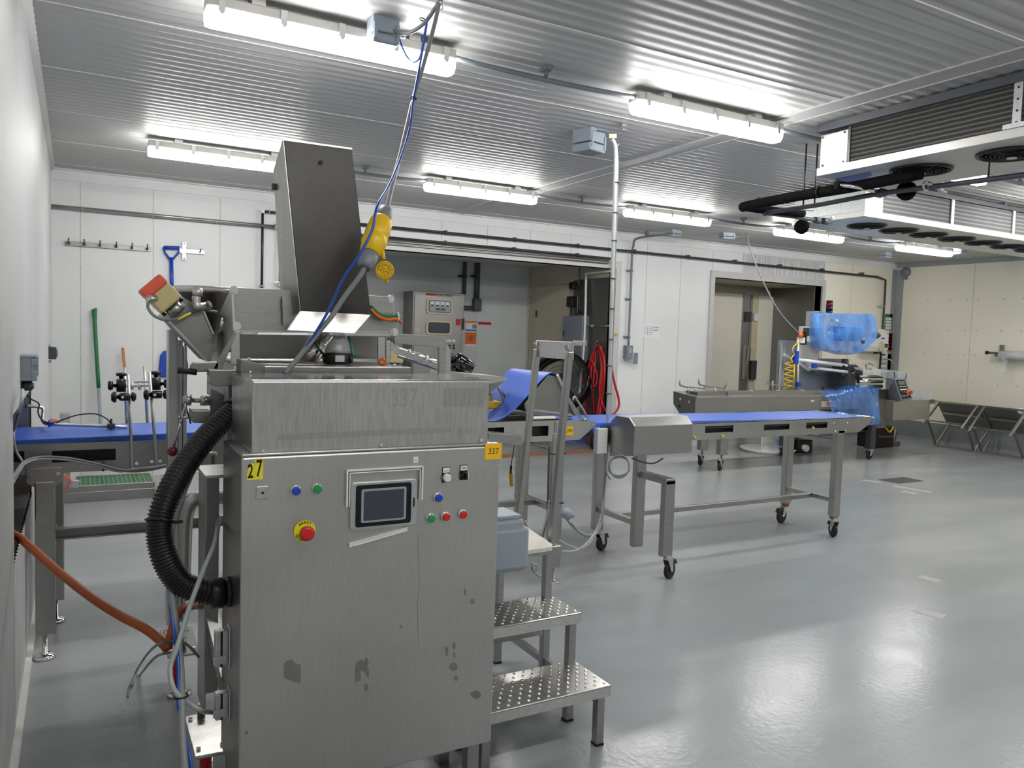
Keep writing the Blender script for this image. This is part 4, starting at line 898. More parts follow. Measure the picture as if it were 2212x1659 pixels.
# motor cover (front face at y = 3.99)
my = 4.0; mz = lambda u, v: PY(u, v, my)
pr = [(1.078, 0.06), (1.078, 0.22), (1.03, 0.28), (0.83, 0.28), (0.83, 0.0), (1.03, 0.0)]
G().prism([(3.15, my + 0.26 - d, z) for z, d in [(0.84, 0.26), (1.035, 0.26), (1.085, 0.20), (1.085, 0.06), (1.04, 0.0), (0.80, 0.0)]], (0.495, 0, 0)).build('motor_cover', 'steel', cv, 0.004)
def leg(parent, x, y, z0, z1, w=0.07, d=0.05, mat='steel'): return G().box(x - w / 2, x + w / 2, y - d / 2, y + d / 2, z0, z1).build('leg', mat, parent, 0.006)
leg(cv, 3.42, 4.27, 0.15, 0.86, 0.085, 0.05); leg(cv, 3.44, 3.985, 0.155, 0.67, 0.085, 0.05)
G().box(3.40, 3.48, 3.96, 4.27, 0.64, 0.68).build('outrigger_bar', 'steel', cv, 0.004)
leg(cv, 3.43, 4.76, 0.155, 0.88, 0.085, 0.05); leg(cv, 5.52, 4.31, 0.175, 0.90, 0.08, 0.06); leg(cv, 5.53, 4.83, 0.175, 0.90, 0.08, 0.06)
caster(cv, 3.475, 3.975, 0.148, 0.35, 0.06); caster(cv, 3.45, 4.72, 0.148, 0.35, 0.06); caster(cv, 5.52, 4.31, 0.15, 1.15, 0.06); caster(cv, 5.49, 4.83, 0.15, PI + 0.2, 0.068)
for x, y in ((5.52, 4.31), (5.53, 4.83)): G().cyl((x, y, 0.152), (x, y, 0.176), 0.034, n=16).build('rusty_mount', 'rust', cv)
for z in (0.31, 0.80):
    G().box(5.50, 5.54, 4.31, 4.83, z - 0.02, z + 0.02).build('end_crossbar', 'steel', cv, 0.004)
    G().box(3.41, 3.45, 4.28, 4.76, z - 0.02, z + 0.02).build('end_crossbar', 'steel', cv, 0.004)
G().box(3.45, 5.5, 4.53, 4.57, 0.285, 0.325).build('long_stretcher', 'steel', cv, 0.004)
# coiled cable hanging under the motor cover
cc = thing('coiled_cable', (3.1, 4.05, 0.6), 'coil of grey cable hanging below the motor cover of the right conveyor', 'cable')
ct = PY(1338, 1008, 4.03); rn = random.Random(5)
for k in range(3):
    pts = []
    for i in range(13): a = 2 * PI * i / 12 + k; pts.append(ct + RGT * (0.062 + 0.006 * k) * math.cos(a) + Vector((0, 0, 1)) * (0.075 - 0.008 * k) * math.sin(a) + FWD * (0.01 * k + 0.01 * math.sin(3 * a)))
    G().tube(pts, 0.005, 8, 4).build('cable_loop', 'cable' if k < 2 else 'cable_l', cc)
G().tube([PY(1320, 985, 4.05), PY(1312, 1000, 4.04), PY(1310, 1020, 4.03), PY(1318, 1035, 4.03)], 0.005, 8, 4).build('cable_tail', 'cable', cc)
G().tube([PY(1365, 990, 4.05), PY(1395, 1000, 4.03), PY(1415, 1000, 4.03), PY(1432, 990, 4.05)], 0.005, 8, 4).build('cable_tail', 'dark', cc)

# --- inclined conveyor numbered 341 in the middle
ic = thing('belt_conveyor', (2.3, 4.5, 0), 'steel conveyor numbered 341 with raised blue belt ramp, between cabinet and right conveyor', 'conveyor')
IY0, IY1 = 4.2, 4.76
for yy, sg in ((IY0, 1), (IY1, -1)):
    g = G(); holed(g, 1.45, 2.66, 0.93, 1.068, [(2.0, 2.30, 0.965, 1.03), (2.50, 2.62, 0.965, 1.03), (1.6, 1.85, 0.965, 1.03)], min(yy, yy + 0.004 * sg), max(yy, yy + 0.004 * sg))
    g.prism([(2.66, yy, 1.068), (2.80, yy, 1.068), (2.99, yy, 1.045), (2.985, yy, 1.02), (2.86, yy, 0.93), (2.66, yy, 0.93)], (0, 0.004 * sg, 0))
    g.box(1.45, 2.8, min(yy, yy + 0.03 * sg), max(yy, yy + 0.03 * sg), 1.064, 1.068)
    sr = g.build('side_rail', 'steel_light', ic)
    if sg > 0:
        g = G().box(2.665, 2.685, yy - 0.004, yy, 0.94, 1.06); g.build('rail_plate', 'steel', sr)
        for x, z in ((2.68, 1.05), (2.68, 0.955), (2.56, 0.945), (2.96, 1.03)): G().cyl((x, yy - 0.008, z), (x, yy, z), 0.007, n=8).build('bolt', 'chrome', sr)
G().box(1.47, 2.85, IY0 + 0.01, IY1 - 0.01, 1.03, 1.045).box(1.5, 2.66, IY0 + 0.06, IY1 - 0.06, 0.95, 1.03).build('belt_bed', 'pipe_dark', ic)
nl = G().box(2.755, 2.81, IY0 - 0.0012, IY0 - 0.0002, 0.965, 1.02).build('number_label', 'amber_l', ic, label='yellow label reading 341')
text('341', 'digits', 'ink', nl, (2.7825, IY0 - 0.0012, 0.9925), UX, UZ, 0.035, 0.0006, width=0.042)
b0, b1 = IY0 + 0.03, IY1 - 0.03
prof = [(1.50, 1.062), (1.80, 1.062), (2.10, 1.062), (2.24, 1.068), (2.33, 1.10), (2.42, 1.17), (2.51, 1.26), (2.58, 1.328), (2.62, 1.358), (2.655, 1.366), (2.685, 1.352), (2.695, 1.335)]
pp = spline([Vector((x, 0, z)) for x, z in prof], 4)
up = [[(p.x, b0, p.z), (p.x, b1, p.z)] for p in pp]; dn = [[(p.x + 0.003, b0, p.z - 0.005), (p.x + 0.003, b1, p.z - 0.005)] for p in pp]
g = G().sheet(up); g.sheet(dn[::-1]); 
for k in (0, 1): g.sheet([[u[k], d[k]] for u, d in zip(up, dn)], False)
g.build('belt', 'belt', ic)
# steel cheek under the ramp and hinged end frame
G().prism([(2.63, b0 + 0.01, 1.352), (2.685, b0 + 0.01, 1.345), (2.84, b0 + 0.01, 1.09), (2.82, b0 + 0.01, 1.072), (2.47, b0 + 0.01, 1.12), (2.46, b0 + 0.01, 1.17)], (0, b1 - b0 - 0.02, 0)).build('ramp_cheek', 'steel_dark', ic, 0.004)
G().bar((2.69, b0, 1.35), (2.845, b0, 1.09), 0.014, 0.02).bar((2.48, b0, 1.135), (2.82, b0, 1.09), 0.01, 0.015).build('cheek_edge', 'steel_light', ic)
G().tube([(2.79, IY0 - 0.01, 1.19), (2.80, IY0 - 0.01, 1.21), (2.815, IY0 - 0.01, 1.20), (2.90, IY0 - 0.01, 1.09), (2.90, IY0 - 0.01, 1.065), (2.875, IY0 - 0.01, 1.06)], 0.008, 8, 3).bar((2.76, IY0 - 0.01, 1.20), (2.87, IY0 - 0.01, 1.06), 0.006, 0.016).build('end_lever', 'steel', ic)
G().box(2.50, 2.68, IY0 + 0.005, IY0 + 0.07, 1.068, 1.088).build('white_pad', 'white', ic, 0.008)
G().box(2.27, 2.40, 4.45, 4.6, 1.05, 1.12).build('yellow_block_base', 'alu', ic, 0.006)
G().box(2.26, 2.41, 4.44, 4.6, 1.12, 1.165).cyl((2.34, 4.52, 1.165), (2.34, 4.52, 1.20), 0.03, n=14).build('yellow_switch', 'yellow', ic, 0.006)
G().cyl((2.34, 4.52, 1.2), (2.34, 4.52, 1.225), 0.024, n=14).build('red_button', 'red_b', ic)
G().tube([(2.44, 4.42, 1.07), (2.40, 4.42, 1.2), (2.36, 4.42, 1.27), (2.42, 4.42, 1.2)], 0.008, 8, 3).build('belt_tensioner', 'steel', ic)
leg(ic, 2.70, 4.22, 0.10, 0.98, 0.09, 0.05); leg(ic, 2.75, 4.74, 0.10, 0.95, 0.09, 0.05); leg(ic, 1.72, 4.22, 0.10, 0.95, 0.09, 0.05); leg(ic, 1.72, 4.74, 0.10, 0.95, 0.09, 0.05)
for x, y in ((2.70, 4.22), (2.75, 4.74), (1.72, 4.22), (1.72, 4.74)): G().lathe((x, y, 0), UZ, [(0, 0.045), (0.012, 0.045), (0.02, 0.014), (0.11, 0.012)], 18).build('levelling_foot', 'chrome', ic)
for z in (0.48, 0.84):
    G().box(2.69, 2.73, 4.22, 4.74, z - 0.02, z + 0.02).build('end_crossbar', 'steel', ic, 0.004)
    G().box(1.70, 1.74, 4.22, 4.74, z - 0.02, z + 0.02).build('end_crossbar', 'steel', ic, 0.004)
G().box(1.72, 2.71, 4.46, 4.50, 0.46, 0.50).build('long_stretcher', 'steel', ic, 0.004)
G().prism([PY(1055, 935, 4.05), PY(1112, 940, 4.05), PY(1128, 940, 4.05), PY(1128, 962, 4.05), PY(1112, 962, 4.05), PY(1055, 948, 4.05)], (0, 0.15, 0)).build('drip_tray', 'steel', ic, 0.002)
G().tube([PY(1187, 960, 4.18), PY(1185, 1010, 4.17), PY(1184, 1060, 4.17), PY(1182, 1110, 4.16), PY(1175, 1150, 4.1), PY(1165, 1180, 4.0)], 0.006, 8, 4).build('leg_cable', 'dark', ic)
for v in (981, 1088): c = PY(1200, v, 4.19); G().box(2.652, 2.75, 4.185, 4.25, c.z - 0.003, c.z + 0.003).build('cable_tie', 'blackp', ic)
# upper infeed tray and geared motor seen over the cabinet hood
G().prism([PY(1000, 806, 4.2), PY(1095, 815, 4.2), PY(1095, 822, 4.2), PY(1056, 830, 4.2), PY(1000, 822, 4.2)], (0, 0.5, 0)).build('upper_tray', 'steel_light', ic, 0.002)
G().prism([PY(1060, 822, 4.4), PY(1092, 820, 4.4), PY(1058, 850, 4.4)], (0, 0.2, 0)).bar(PY(1062, 850, 4.3), PY(1062, 866, 4.3), 0.03, 0.01).build('tray_gusset', 'steel_dark', ic)
for u_, y_ in ((1040, 4.3), (1040, 4.62), (1015, 4.3), (1015, 4.62)):
    q_ = PY(u_, 826, y_); G().box(q_.x - 0.015, q_.x + 0.015, y_ - 0.015, y_ + 0.015, 1.045, q_.z).build('tray_post', 'steel', ic)
gm = PY(985, 780, 4.6); ge = PY(1016, 800, 4.6)
md = (ge - gm).normalized()
G().lathe(gm - md * 0.02, md, [(0, 0.03), (0.01, 0.055), (0.02, 0.06), (0.125, 0.06), (0.135, 0.052)], 24).build('geared_motor', 'black_gloss', ic)
G().cyl(gm - md * 0.07, gm - md * 0.02, 0.03, n=16).box(gm.x - 0.1, gm.x - 0.02, gm.y - 0.05, gm.y + 0.05, gm.z - 0.1, gm.z - 0.04).build('gearbox', 'blackp', ic, 0.005)
for k, (o1, o2) in enumerate(((0, 0), (10, 6), (20, 14))):
    G().cyl(PY(858, 752 + o1 * 0.8, 4.55), PY(962, 790 + o2 * 0.9, 4.55), 0.016 if k == 0 else 0.011, n=12).build('slide_rail', 'chrome' if k == 0 else 'steel', ic)
G().bar(PY(852, 756, 4.5), PY(905, 775, 4.5), 0.03, 0.035).bar(PY(905, 775, 4.5), PY(955, 800, 4.5), 0.03, 0.02).build('slide_arm', 'steel', ic)
for u, v in ((882, 762), (920, 776)): c = PY(u, v, 4.52); G().torus(c, md, 0.022, 0.006, 14, 6).build('rail_clamp', 'alu', ic)

# --- conveyor at the left, running out through the wall
lc = thing('belt_conveyor', (0.2, 4.5, 0), 'steel conveyor with blue belt running in through the left wall opening', 'conveyor')
LY0, LY1 = 4.2, 4.76
G().hexa([(-1.1, LY0 + 0.03, 1.0), (1.1, LY0 + 0.03, 1.0), (1.1, LY1 - 0.03, 1.0), (-1.1, LY1 - 0.03, 1.0)], [(-1.1, LY0 + 0.03, 1.030), (1.1, LY0 + 0.03, 1.062), (1.1, LY1 - 0.03, 1.062), (-1.1, LY1 - 0.03, 1.030)]).build('belt', 'belt', lc, 0.003)
for yy, sg in ((LY0, 1), (LY1, -1)):
    g = G(); holed(g, -1.1, 1.1, 0.885, 1.018, [(-0.30, -0.21, 0.945, 0.995), (-0.10, 0.165, 0.935, 0.99), (0.39, 0.6, 0.95, 1.0), (-0.9, -0.5, 0.94, 0.99)], min(yy, yy + 0.004 * sg), max(yy, yy + 0.004 * sg))
    g.box(-1.1, 1.1, min(yy, yy + 0.028 * sg), max(yy, yy + 0.028 * sg), 1.018, 1.024); sr = g.build('side_rail', 'steel', lc)
G().box(-1.0, 1.0, LY0 + 0.01, LY1 - 0.01, 0.985, 0.998).box(-1.0, 1.0, LY0 + 0.06, LY1 - 0.06, 0.90, 0.985).build('belt_bed', 'pipe_dark', lc)
G().prism([(-0.205, LY0 - 0.012, 0.915), (-0.06, LY0 - 0.012, 0.915), (-0.06, LY0 - 0.012, 0.845), (-0.085, LY0 - 0.012, 0.825), (-0.17, LY0 - 0.012, 0.825), (-0.205, LY0 - 0.012, 0.845)], (0, 0.05, 0)).build('leg_bracket', 'steel', lc, 0.003)
for x, z in ((-0.19, 0.88), (-0.075, 0.885)): G().cyl((x, LY0 - 0.022, z), (x, LY0 - 0.012, z), 0.009, n=6).build('bolt', 'chrome', lc)
leg(lc, -0.13, 4.215, 0.12, 0.85, 0.082, 0.06); leg(lc, -0.10, 4.72, 0.12, 0.88, 0.082, 0.06); leg(lc, 0.95, 4.215, 0.12, 0.9, 0.082, 0.06); leg(lc, 0.95, 4.72, 0.12, 0.9, 0.082, 0.06)
for x, y in ((-0.135, 4.215), (-0.10, 4.72), (0.95, 4.215), (0.95, 4.72)): G().lathe((x, y, 0), UZ, [(0, 0.046), (0.012, 0.046), (0.022, 0.03), (0.024, 0.012), (0.13, 0.011)], 20).build('levelling_foot', 'chrome', lc)
G().box(-0.1, 0.95, 4.45, 4.50, 0.51, 0.56).box(-0.1, 0.95, 4.42, 4.45, 0.51, 0.518).build('long_stretcher', 'steel_dark', lc, 0.003)
G().box(-0.13, -0.09, 4.22, 4.72, 0.50, 0.54).build('end_crossbar', 'steel', lc, 0.003)
# guide rods with black clamps
gr = lambda u, v, y=4.19: PY(u, v, y)
for (u0, v0, u1, v1) in ((277, 809, 286, 1016), (323, 804, 339, 1008)): G().cyl(gr(u0, v0), gr(u1, v1), 0.0075, n=12).build('guide_rod', 'alu', lc)
for (u0, v0, u1, v1) in ((270, 793, 274, 925), (312, 791, 319, 925)): G().cyl(gr(u0, v0, 4.79), gr(u1, v1, 4.79), 0.0085, n=12).build('guide_rod', 'alu', lc)
for (u, v, uu) in ((240, 858, 294), (310, 853, 363)):
    a, b_ = gr(u, v, 4.165), gr(uu, v - 1, 4.165); d = (b_ - a).normalized(); L = (b_ - a).length
    c = G().lathe(a + d * L * 0.3, d, [(0, 0.014), (0.01, 0.019), (L * 0.4, 0.019), (L * 0.45, 0.016)], 14).build('rod_clamp', 'blackp', lc)
    G().lathe(a, d, [(0, 0.016), (0.012, 0.028), (0.022, 0.024), (0.024, 0.009), (L * 0.3, 0.009)], 14).build('clamp_knob', 'blackp', c)
    G().lathe(b_, -d, [(0, 0.014), (0.01, 0.024), (0.02, 0.02), (0.022, 0.009), (L * 0.22, 0.009)], 14).build('clamp_knob', 'blackp', c)
    G().cyl(gr((u + uu) / 2 - 2, v, 4.15), gr((u + uu) / 2 - 2, v, 4.14), 0.007, n=10).build('clamp_screw', 'chrome', c)
for (u, v) in ((262, 832), (337, 828)):
    c0 = gr(u, v + 14, 4.22); c = G().cyl(c0, c0 + UZ * 0.06, 0.022, n=14).build('rod_clamp', 'blackp', lc)
    G().lathe(c0 + UZ * 0.062, UZ, [(0, 0.01), (0.012, 0.01), (0.014, 0.022), (0.024, 0.026), (0.03, 0.02)], 14).build('clamp_knob', 'blackp', c)
    e = -1 if u < 300 else 1
    G().lathe(c0 + UZ * 0.03, (e, 0, 0), [(0.02, 0.008), (0.035, 0.008), (0.036, 0.02), (0.05, 0.024), (0.058, 0.018)], 14).build('clamp_knob', 'blackp', c)
G().bar(gr(247, 836, 4.24), gr(350, 832, 4.24), 0.012, 0.010).bar(gr(290, 826, 4.6), gr(325, 825, 4.6), 0.012, 0.010).build('guide_bar', 'alu', lc)
for u in (285, 302): G().cyl(gr(u, 828, 4.24), gr(u, 842, 4.24), 0.008, n=8).build('guide_nut', 'chrome', lc)
G().prism([gr(286, 965, 4.196), gr(338, 963, 4.196), gr(338, 1008, 4.196), gr(286, 1012, 4.196)], (0, 0.004, 0)).build('rod_plate', 'steel', lc)
for u, v in ((295, 1001), (328, 997), (346, 996)): G().cyl(gr(u, v, 4.185), gr(u, v, 4.196), 0.008, n=8).build('bolt', 'chrome', lc)
# bent sensor bar and sensor
G().tube([gr(55, 877, 4.78), gr(85, 879, 4.78), gr(94, 885, 4.78), gr(92, 905, 4.75), gr(97, 914, 4.6), gr(110, 916, 4.5), gr(160, 918, 4.5), gr(274, 922, 4.5)], 0.009, 8, 4).build('sensor_bar', 'alu', lc)
c = gr(240, 921, 4.48); G().box(c.x - 0.018, c.x + 0.018, c.y - 0.02, c.y + 0.02, c.z - 0.012, c.z + 0.014).cyl(c + UZ * 0.014, c + UZ * 0.04, 0.006, n=8).cyl(c - UZ * 0.012, c - UZ * 0.03, 0.006, n=8).build('sensor', 'dark', lc, 0.002)
G().tube([gr(51, 842, 4.42), gr(64, 860, 4.45), gr(84, 872, 4.5), gr(82, 890, 4.5), gr(92, 908, 4.5), gr(115, 914, 4.49), gr(140, 905, 4.49), gr(170, 896, 4.49), gr(205, 894, 4.49), gr(228, 903, 4.48), gr(238, 913, 4.48)], 0.0035, 6, 5).build('sensor_cable', 'blackp', lc)
G().torus(gr(107, 915, 4.5), (1, 0, 0), 0.014, 0.006, 12, 6).build('blue_tape', 'blue', lc)
# plate at the wall opening
G().prism([gr(58, 848, 4.80), gr(60, 932, 4.80), gr(20, 932, 4.80), gr(20, 895, 4.80)], (0, 0.006, 0)).build('opening_plate', 'steel', lc)
# cables looping in front of the left conveyor
lw = thing('conveyor_cables', (0.0, 4.1, 0.85), 'pair of pale cables sagging along the front of the left conveyor', 'cable')
for o in (0, 4):
    G().tube([gr(22, 1040 + o, 3.9), gr(40, 1010 + o, 4.0), gr(62, 993 + o, 4.1), gr(95, 987 + o, 4.14), gr(150, 990 + o, 4.15), gr(210, 1002 + o, 4.14), gr(255, 1014 + o, 4.1), gr(290, 1018 - o, 4.0), gr(330, 1014 - o, 3.8), gr(370, 1004, 3.6)], 0.0058, 8, 5).build('cable', 'cable_l' if o else 'cable', lw)
G().tube([PX(49, 842, XL + 0.03), PX(46, 872, XL + 0.04), gr(33, 920, 4.05), gr(29, 945, 4.1), gr(35, 975, 4.15), gr(47, 995, 4.15), gr(48, 1008, 4.15), gr(38, 1025, 4.1), gr(27, 1045, 4.0)], 0.006, 8, 5).build('cable', 'cable_l', lw)
G().cyl(gr(224, 995, 4.14), gr(223, 1018, 4.14), 0.004, n=8).build('cable_tie', 'blackp', lw)

# ================================================================ STEP PLATFORM
st = thing('step_platform', (1.55, 2.8, 0), 'stainless steel step platform with two dimpled treads and handrail beside the cabinet', 'steps')
SX0, SX1 = 1.262, 1.825
def tread(y0, y1, z, dimple=True, nose=0.0):
    g = G(); n = 12
    for i in range(n):
        xa, xb = SX0 + (SX1 - SX0) * i / n, SX0 + (SX1 - SX0) * (i + 1) / n
        f = lambda x: y0 + nose * (1 - math.cos((x - SX0) / (SX1 - SX0) * PI * 0.5)) * 0
        g.box(xa, xb, y0, y1, z - 0.008, z)
    g = G().box(SX0, SX1, y0, y1, z - 0.008, z).box(SX0, SX1, y0, y0 + 0.006, z - 0.045, z - 0.0005).box(SX1 - 0.006, SX1, y0 + 0.006, y1, z - 0.045, z - 0.0005).box(SX0, SX1, y1 - 0.006, y1, z - 0.045, z - 0.0005)
    tr = g.build('tread', 'steel_tread', st, 0.003)
    d = G(); rws = int((y1 - y0) / 0.03)
    for j in range(rws):
        yy = y0 + 0.025 + j * (y1 - y0 - 0.04) / max(1, rws - 1)
        for i in range(13):
            xx = SX0 + 0.03 + i * 0.043 + (0.0215 if j % 2 else 0)
            if xx < SX1 - 0.015: d.lathe((xx, yy, z - 0.001), UZ, [(0, 0.008), (0.003, 0.0055), (0.005, 0.0035), (0.0035, 0.0025)], 8)
    o = d.build('dimples', 'chrome', tr); o['kind'] = 'stuff'
M['steel_tread'] = steel('tread_plate', 0.66, 0.24, (3, 3, 3), 0.12)
tread(2.395, 2.66, 0.245); tread(2.615, 2.86, 0.462)
G().box(SX0, SX1 + 0.02, 2.815, 3.30, 0.655, 0.69).build('platform_deck', 'steel', st, 0.004)
def sleg(x, y, z1): G().box(x - 0.0175, x + 0.0175, y - 0.0175, y + 0.0175, 0.008, z1).build('leg', 'steel', st, 0.003); G().box(x - 0.0185, x + 0.0185, y - 0.0185, y + 0.0185, 0, 0.01).build('rubber_foot', 'rubber', st)
for y, z in ((2.425, 0.235), (2.64, 0.45), (2.84, 0.655), (3.27, 0.655)):
    sleg(1.79, y, z); sleg(1.285, y, z)
for x in (1.79, 1.285): G().box(x - 0.0125, x + 0.0125, 2.44, 3.27, 0.165, 0.195).build('side_stretcher', 'steel', st, 0.002)
G().box(1.285, 1.775, 2.825, 2.855, 0.30, 0.335).build('cross_stretcher', 'steel', st, 0.002)
nb, nt_ = Vector((1.818, 2.86, 0.66)), Vector((1.852, 2.82, 1.535)); fb, ft_ = Vector((1.845, 3.21, 0.66)), Vector((1.925, 3.21, 1.535))
for a, b_ in ((nb, nt_), (fb, ft_)): G().bar(a, b_, 0.028, 0.028, (0, 1, 0)).bar(b_, b_ + Vector((-0.01, 0.01, 0.03)), 0.02, 0.02).build('handrail_post', 'steel', st, 0.004)
G().bar(nt_ + Vector((0.02, 0, 0.0)), ft_ + Vector((0.0, 0.0, 0.0)), 0.008, 0.075).build('handrail_plate', 'steel_light', st, 0.002)
G().bar(nt_ + Vector((0.02, 0.0, 0.038)), ft_ + Vector((0, 0, 0.038)), 0.02, 0.006).bar(nt_ + Vector((0.015, -0.0, 0.037)), nt_ + Vector((0.085, 0.0, 0.037)), 0.02, 0.005, (0, 1, 0)).build('handrail_cap', 'steel_light', st, 0.001)
bd = G().prism([PZ(1100, 1132, 0.70), PZ(1128, 1140, 0.70), PZ(1193, 1184, 0.70), PZ(1192, 1190, 0.70), PZ(1100, 1204, 0.70)], (0, 0, 0.018)).build('white_board', 'board', None, 0.002)
tag(bd, 'pale speckled board lying on the step platform', 'board')
# grey enclosure on the cabinet side
gb = G().box(1.246, 1.43, 2.43, 2.60, 0.735, 0.93).build('side_enclosure', 'greybox', cab, 0.012, label='blue grey plastic enclosure')
G().box(1.246, 1.45, 2.425, 2.605, 0.742, 0.90).build('enclosure_lid', 'greybox', gb, 0.014)
G().box(1.30, 1.42, 2.44, 2.58, 0.93, 0.945).build('enclosure_latch', 'greybox', gb, 0.004)
# grey plug lying by the conveyor leg
pg = thing('cable_connector', PY(1232, 1107, 3.9), 'grey industrial plug hanging on cables beside the conveyor leg', 'plug')
c = PY(1215, 1105, 3.9); e = PY(1252, 1120, 3.9); d = (e - c).normalized()
G().lathe(c, d, [(-0.01, 0.016), (0.0, 0.026), (0.02, 0.036), (0.055, 0.036), (0.06, 0.024)], 10).build('plug_body', 'greybox', pg)
G().lathe(c + d * 0.06, d, [(0, 0.018), (0.02, 0.016), (0.03, 0.012)], 12).build('cable_gland', 'greybox', pg)
fc = thing('floor_cables', (2.5, 3.6, 0), 'pale grey cables looping between the step platform and the conveyor pole', 'cable')
for k, pts in enumerate(([(1300, 1110, 4.2), (1285, 1150, 4.0), (1262, 1178, 3.9), (1240, 1190, 3.8), (1215, 1190, 3.7)], [(1302, 1120, 4.2), (1280, 1165, 4.0), (1255, 1185, 3.9), (1228, 1178, 3.8), (1210, 1168, 3.7)], [(1150, 1215, 3.3), (1152, 1230, 3.3), (1163, 1243, 3.3), (1178, 1245, 3.3)], [(1135, 1125, 3.6), (1142, 1145, 3.6), (1152, 1152, 3.6)], [(1186, 1080, 4.15), (1180, 1120, 4.1), (1166, 1158, 3.9)])):
    G().tube([PY(*p) for p in pts], 0.006, 8, 5).build('cable', 'cable_l' if k != 4 else 'cable', fc)
G().torus(PY(1155, 1226, 3.3), FWD, 0.016, 0.005, 16, 6).build('cable_loop', 'cable_l', fc)
yb = thing('yellow_handled_tool', PY(1104, 1040, 4.7), 'black and yellow handle leaning on the far conveyor leg', 'tool')
G().cyl(PY(1104, 1005, 4.68), PY(1103, 1022, 4.68), 0.008, n=10).cyl(PY(1104, 1005, 4.68), PY(1104, 1005, 4.68) + Vector((0.03, 0.0, 0.20)), 0.003, n=8).build('tip', 'blackp', yb); G().cyl(PY(1103, 1022, 4.68), PY(1105, 1050, 4.68), 0.016, 0.012, n=12).build('handle', 'yellow', yb)

# ================================================================ CEILING COOLERS AND PIPES
def fan(parent, c, r):
    c = Vector(c)
    f = G().torus(c, UZ, r, 0.012, 32, 8).build('fan', 'blackp', parent)
    g = G()
    for k in range(1, 8): g.torus(c - UZ * (0.022 - 0.0025 * k), UZ, r * k / 8, 0.0022, 28, 5)
    for k in range(6): a = k * PI / 3; g.bar(c - UZ * 0.018, c + Vector((math.cos(a), math.sin(a), 0)) * r - UZ * 0.004, 0.004, 0.004)
    g.build('guard', 'blackp', f)
    G().cyl(c - UZ * 0.028, c - UZ * 0.02, r * 0.16, n=18).build('hub', 'alu', f)
    g = G()
    for k in range(5):
        a = k * 2 * PI / 5; u = Vector((math.cos(a), math.sin(a), 0)); w = Vector((-math.sin(a), math.cos(a), 0))
        g.prism([c + u * r * 0.15 - w * 0.03 + UZ * 0.005, c + u * r * 0.9 - w * 0.06 + UZ * 0.01, c + u * r * 0.9 + w * 0.05 + UZ * 0.03, c + u * r * 0.15 + w * 0.02 + UZ * 0.02], UZ * 0.003)
    g.build('blades', 'rubber', f)
    G().cyl(c + UZ * 0.04, c + UZ * 0.041, r * 0.97, n=28).build('fan_throat', 'rubber', f)
def pan_with_holes(x0, x1, y0, y1, z0, z1, holes, r):
    # bottom plate as a fan-shaped ring round each hole, built from a grid of cells
    g = G(); n = 24; cells = []
    xs = sorted([x0, x1] + [h[0] - r for h in holes] + [h[0] + r for h in holes]) if abs(x1 - x0) > abs(y1 - y0) else None
    if xs is not None:
        ylo, yhi = holes[0][1] - r, holes[0][1] + r
        g.box(x0, x1, y0, ylo, z0, z0 + 0.004); g.box(x0, x1, yhi, y1, z0, z0 + 0.004)
        for i in range(0, len(xs) - 1, 2): g.box(xs[i], xs[i + 1], ylo, yhi, z0, z0 + 0.004)
    else:
        ys = sorted([y0, y1] + [h[1] - r for h in holes] + [h[1] + r for h in holes]); xlo, xhi = holes[0][0] - r, holes[0][0] + r
        g.box(x0, xlo, y0, y1, z0, z0 + 0.004); g.box(xhi, x1, y0, y1, z0, z0 + 0.004)
        for i in range(0, len(ys) - 1, 2): g.box(xlo, xhi, ys[i], ys[i + 1], z0, z0 + 0.004)
    for h in holes:                       # four corner pieces between square and circle
        for q in range(4):
            a0 = q * PI / 2; cx, cy2 = h[0] + r * (1 if q in (0, 3) else -1), h[1] + r * (1 if q in (0, 1) else -1)
            pts = [(h[0] + r * math.cos(a0 + PI / 2 * i / 8), h[1] + r * math.sin(a0 + PI / 2 * i / 8)) for i in range(9)]
            for i in range(8): g.prism([(cx, cy2, z0), (*pts[i], z0), (*pts[i + 1], z0)], (0, 0, 0.004))
    return g
ac = thing('ceiling_cooler', (4.72, 2.4, 2.72), 'nearest white ceiling cooler with dark coil and round fans, upper right', 'cooler')
ax0, ax1, ay0, ay1, az0 = 4.335, 5.10, 0.7, 3.66, 2.72
fans1 = [(4.655, 3.14 - 0.55 * k) for k in range(5)]
pan_with_holes(ax0, ax1, ay0, ay1, az0, 0, fans1, 0.175).build('fan_deck', 'alu_white', ac)
g = G().box(ax0 - 0.012, ax0 + 0.004, ay0, ay1 + 0.012, az0 - 0.002, az0 + 0.05).box(ax0 - 0.012, ax1 + 0.012, ay1, ay1 + 0.012, az0 - 0.002, az0 + 0.05).box(ax1 - 0.004, ax1 + 0.012, ay0, ay1, az0 - 0.002, az0 + 0.05)
g.build('drip_pan_rim', 'alu_white', ac, 0.003)
G().box(ax0 + 0.012, ax1 - 0.012, ay0, 3.43, az0 + 0.045, 3.005).build('coil', 'coil', ac)
G().box(ax0 + 0.002, ax1 - 0.002, 3.445, ay1 - 0.004, az0 + 0.05, 2.985).build('end_cabinet', 'alu_white', ac, 0.004)
for y, z in ((3.47, 2.97), (3.64, 2.97), (3.47, 2.785), (3.63, 2.785)): G().cyl((ax0 - 0.004, y, z), (ax0 + 0.002, y, z), 0.007, n=8).build('screw', 'dark', ac)
G().box(ax0 - 0.003, ax0 + 0.002, 3.51, 3.565, 2.782, 2.80).build('rating_plate', 'alu', ac)
G().box(ax0 + 0.006, ax0 + 0.02, 3.43, 3.445, az0 + 0.05, 3.0).build('coil_end_plate', 'dark', ac)
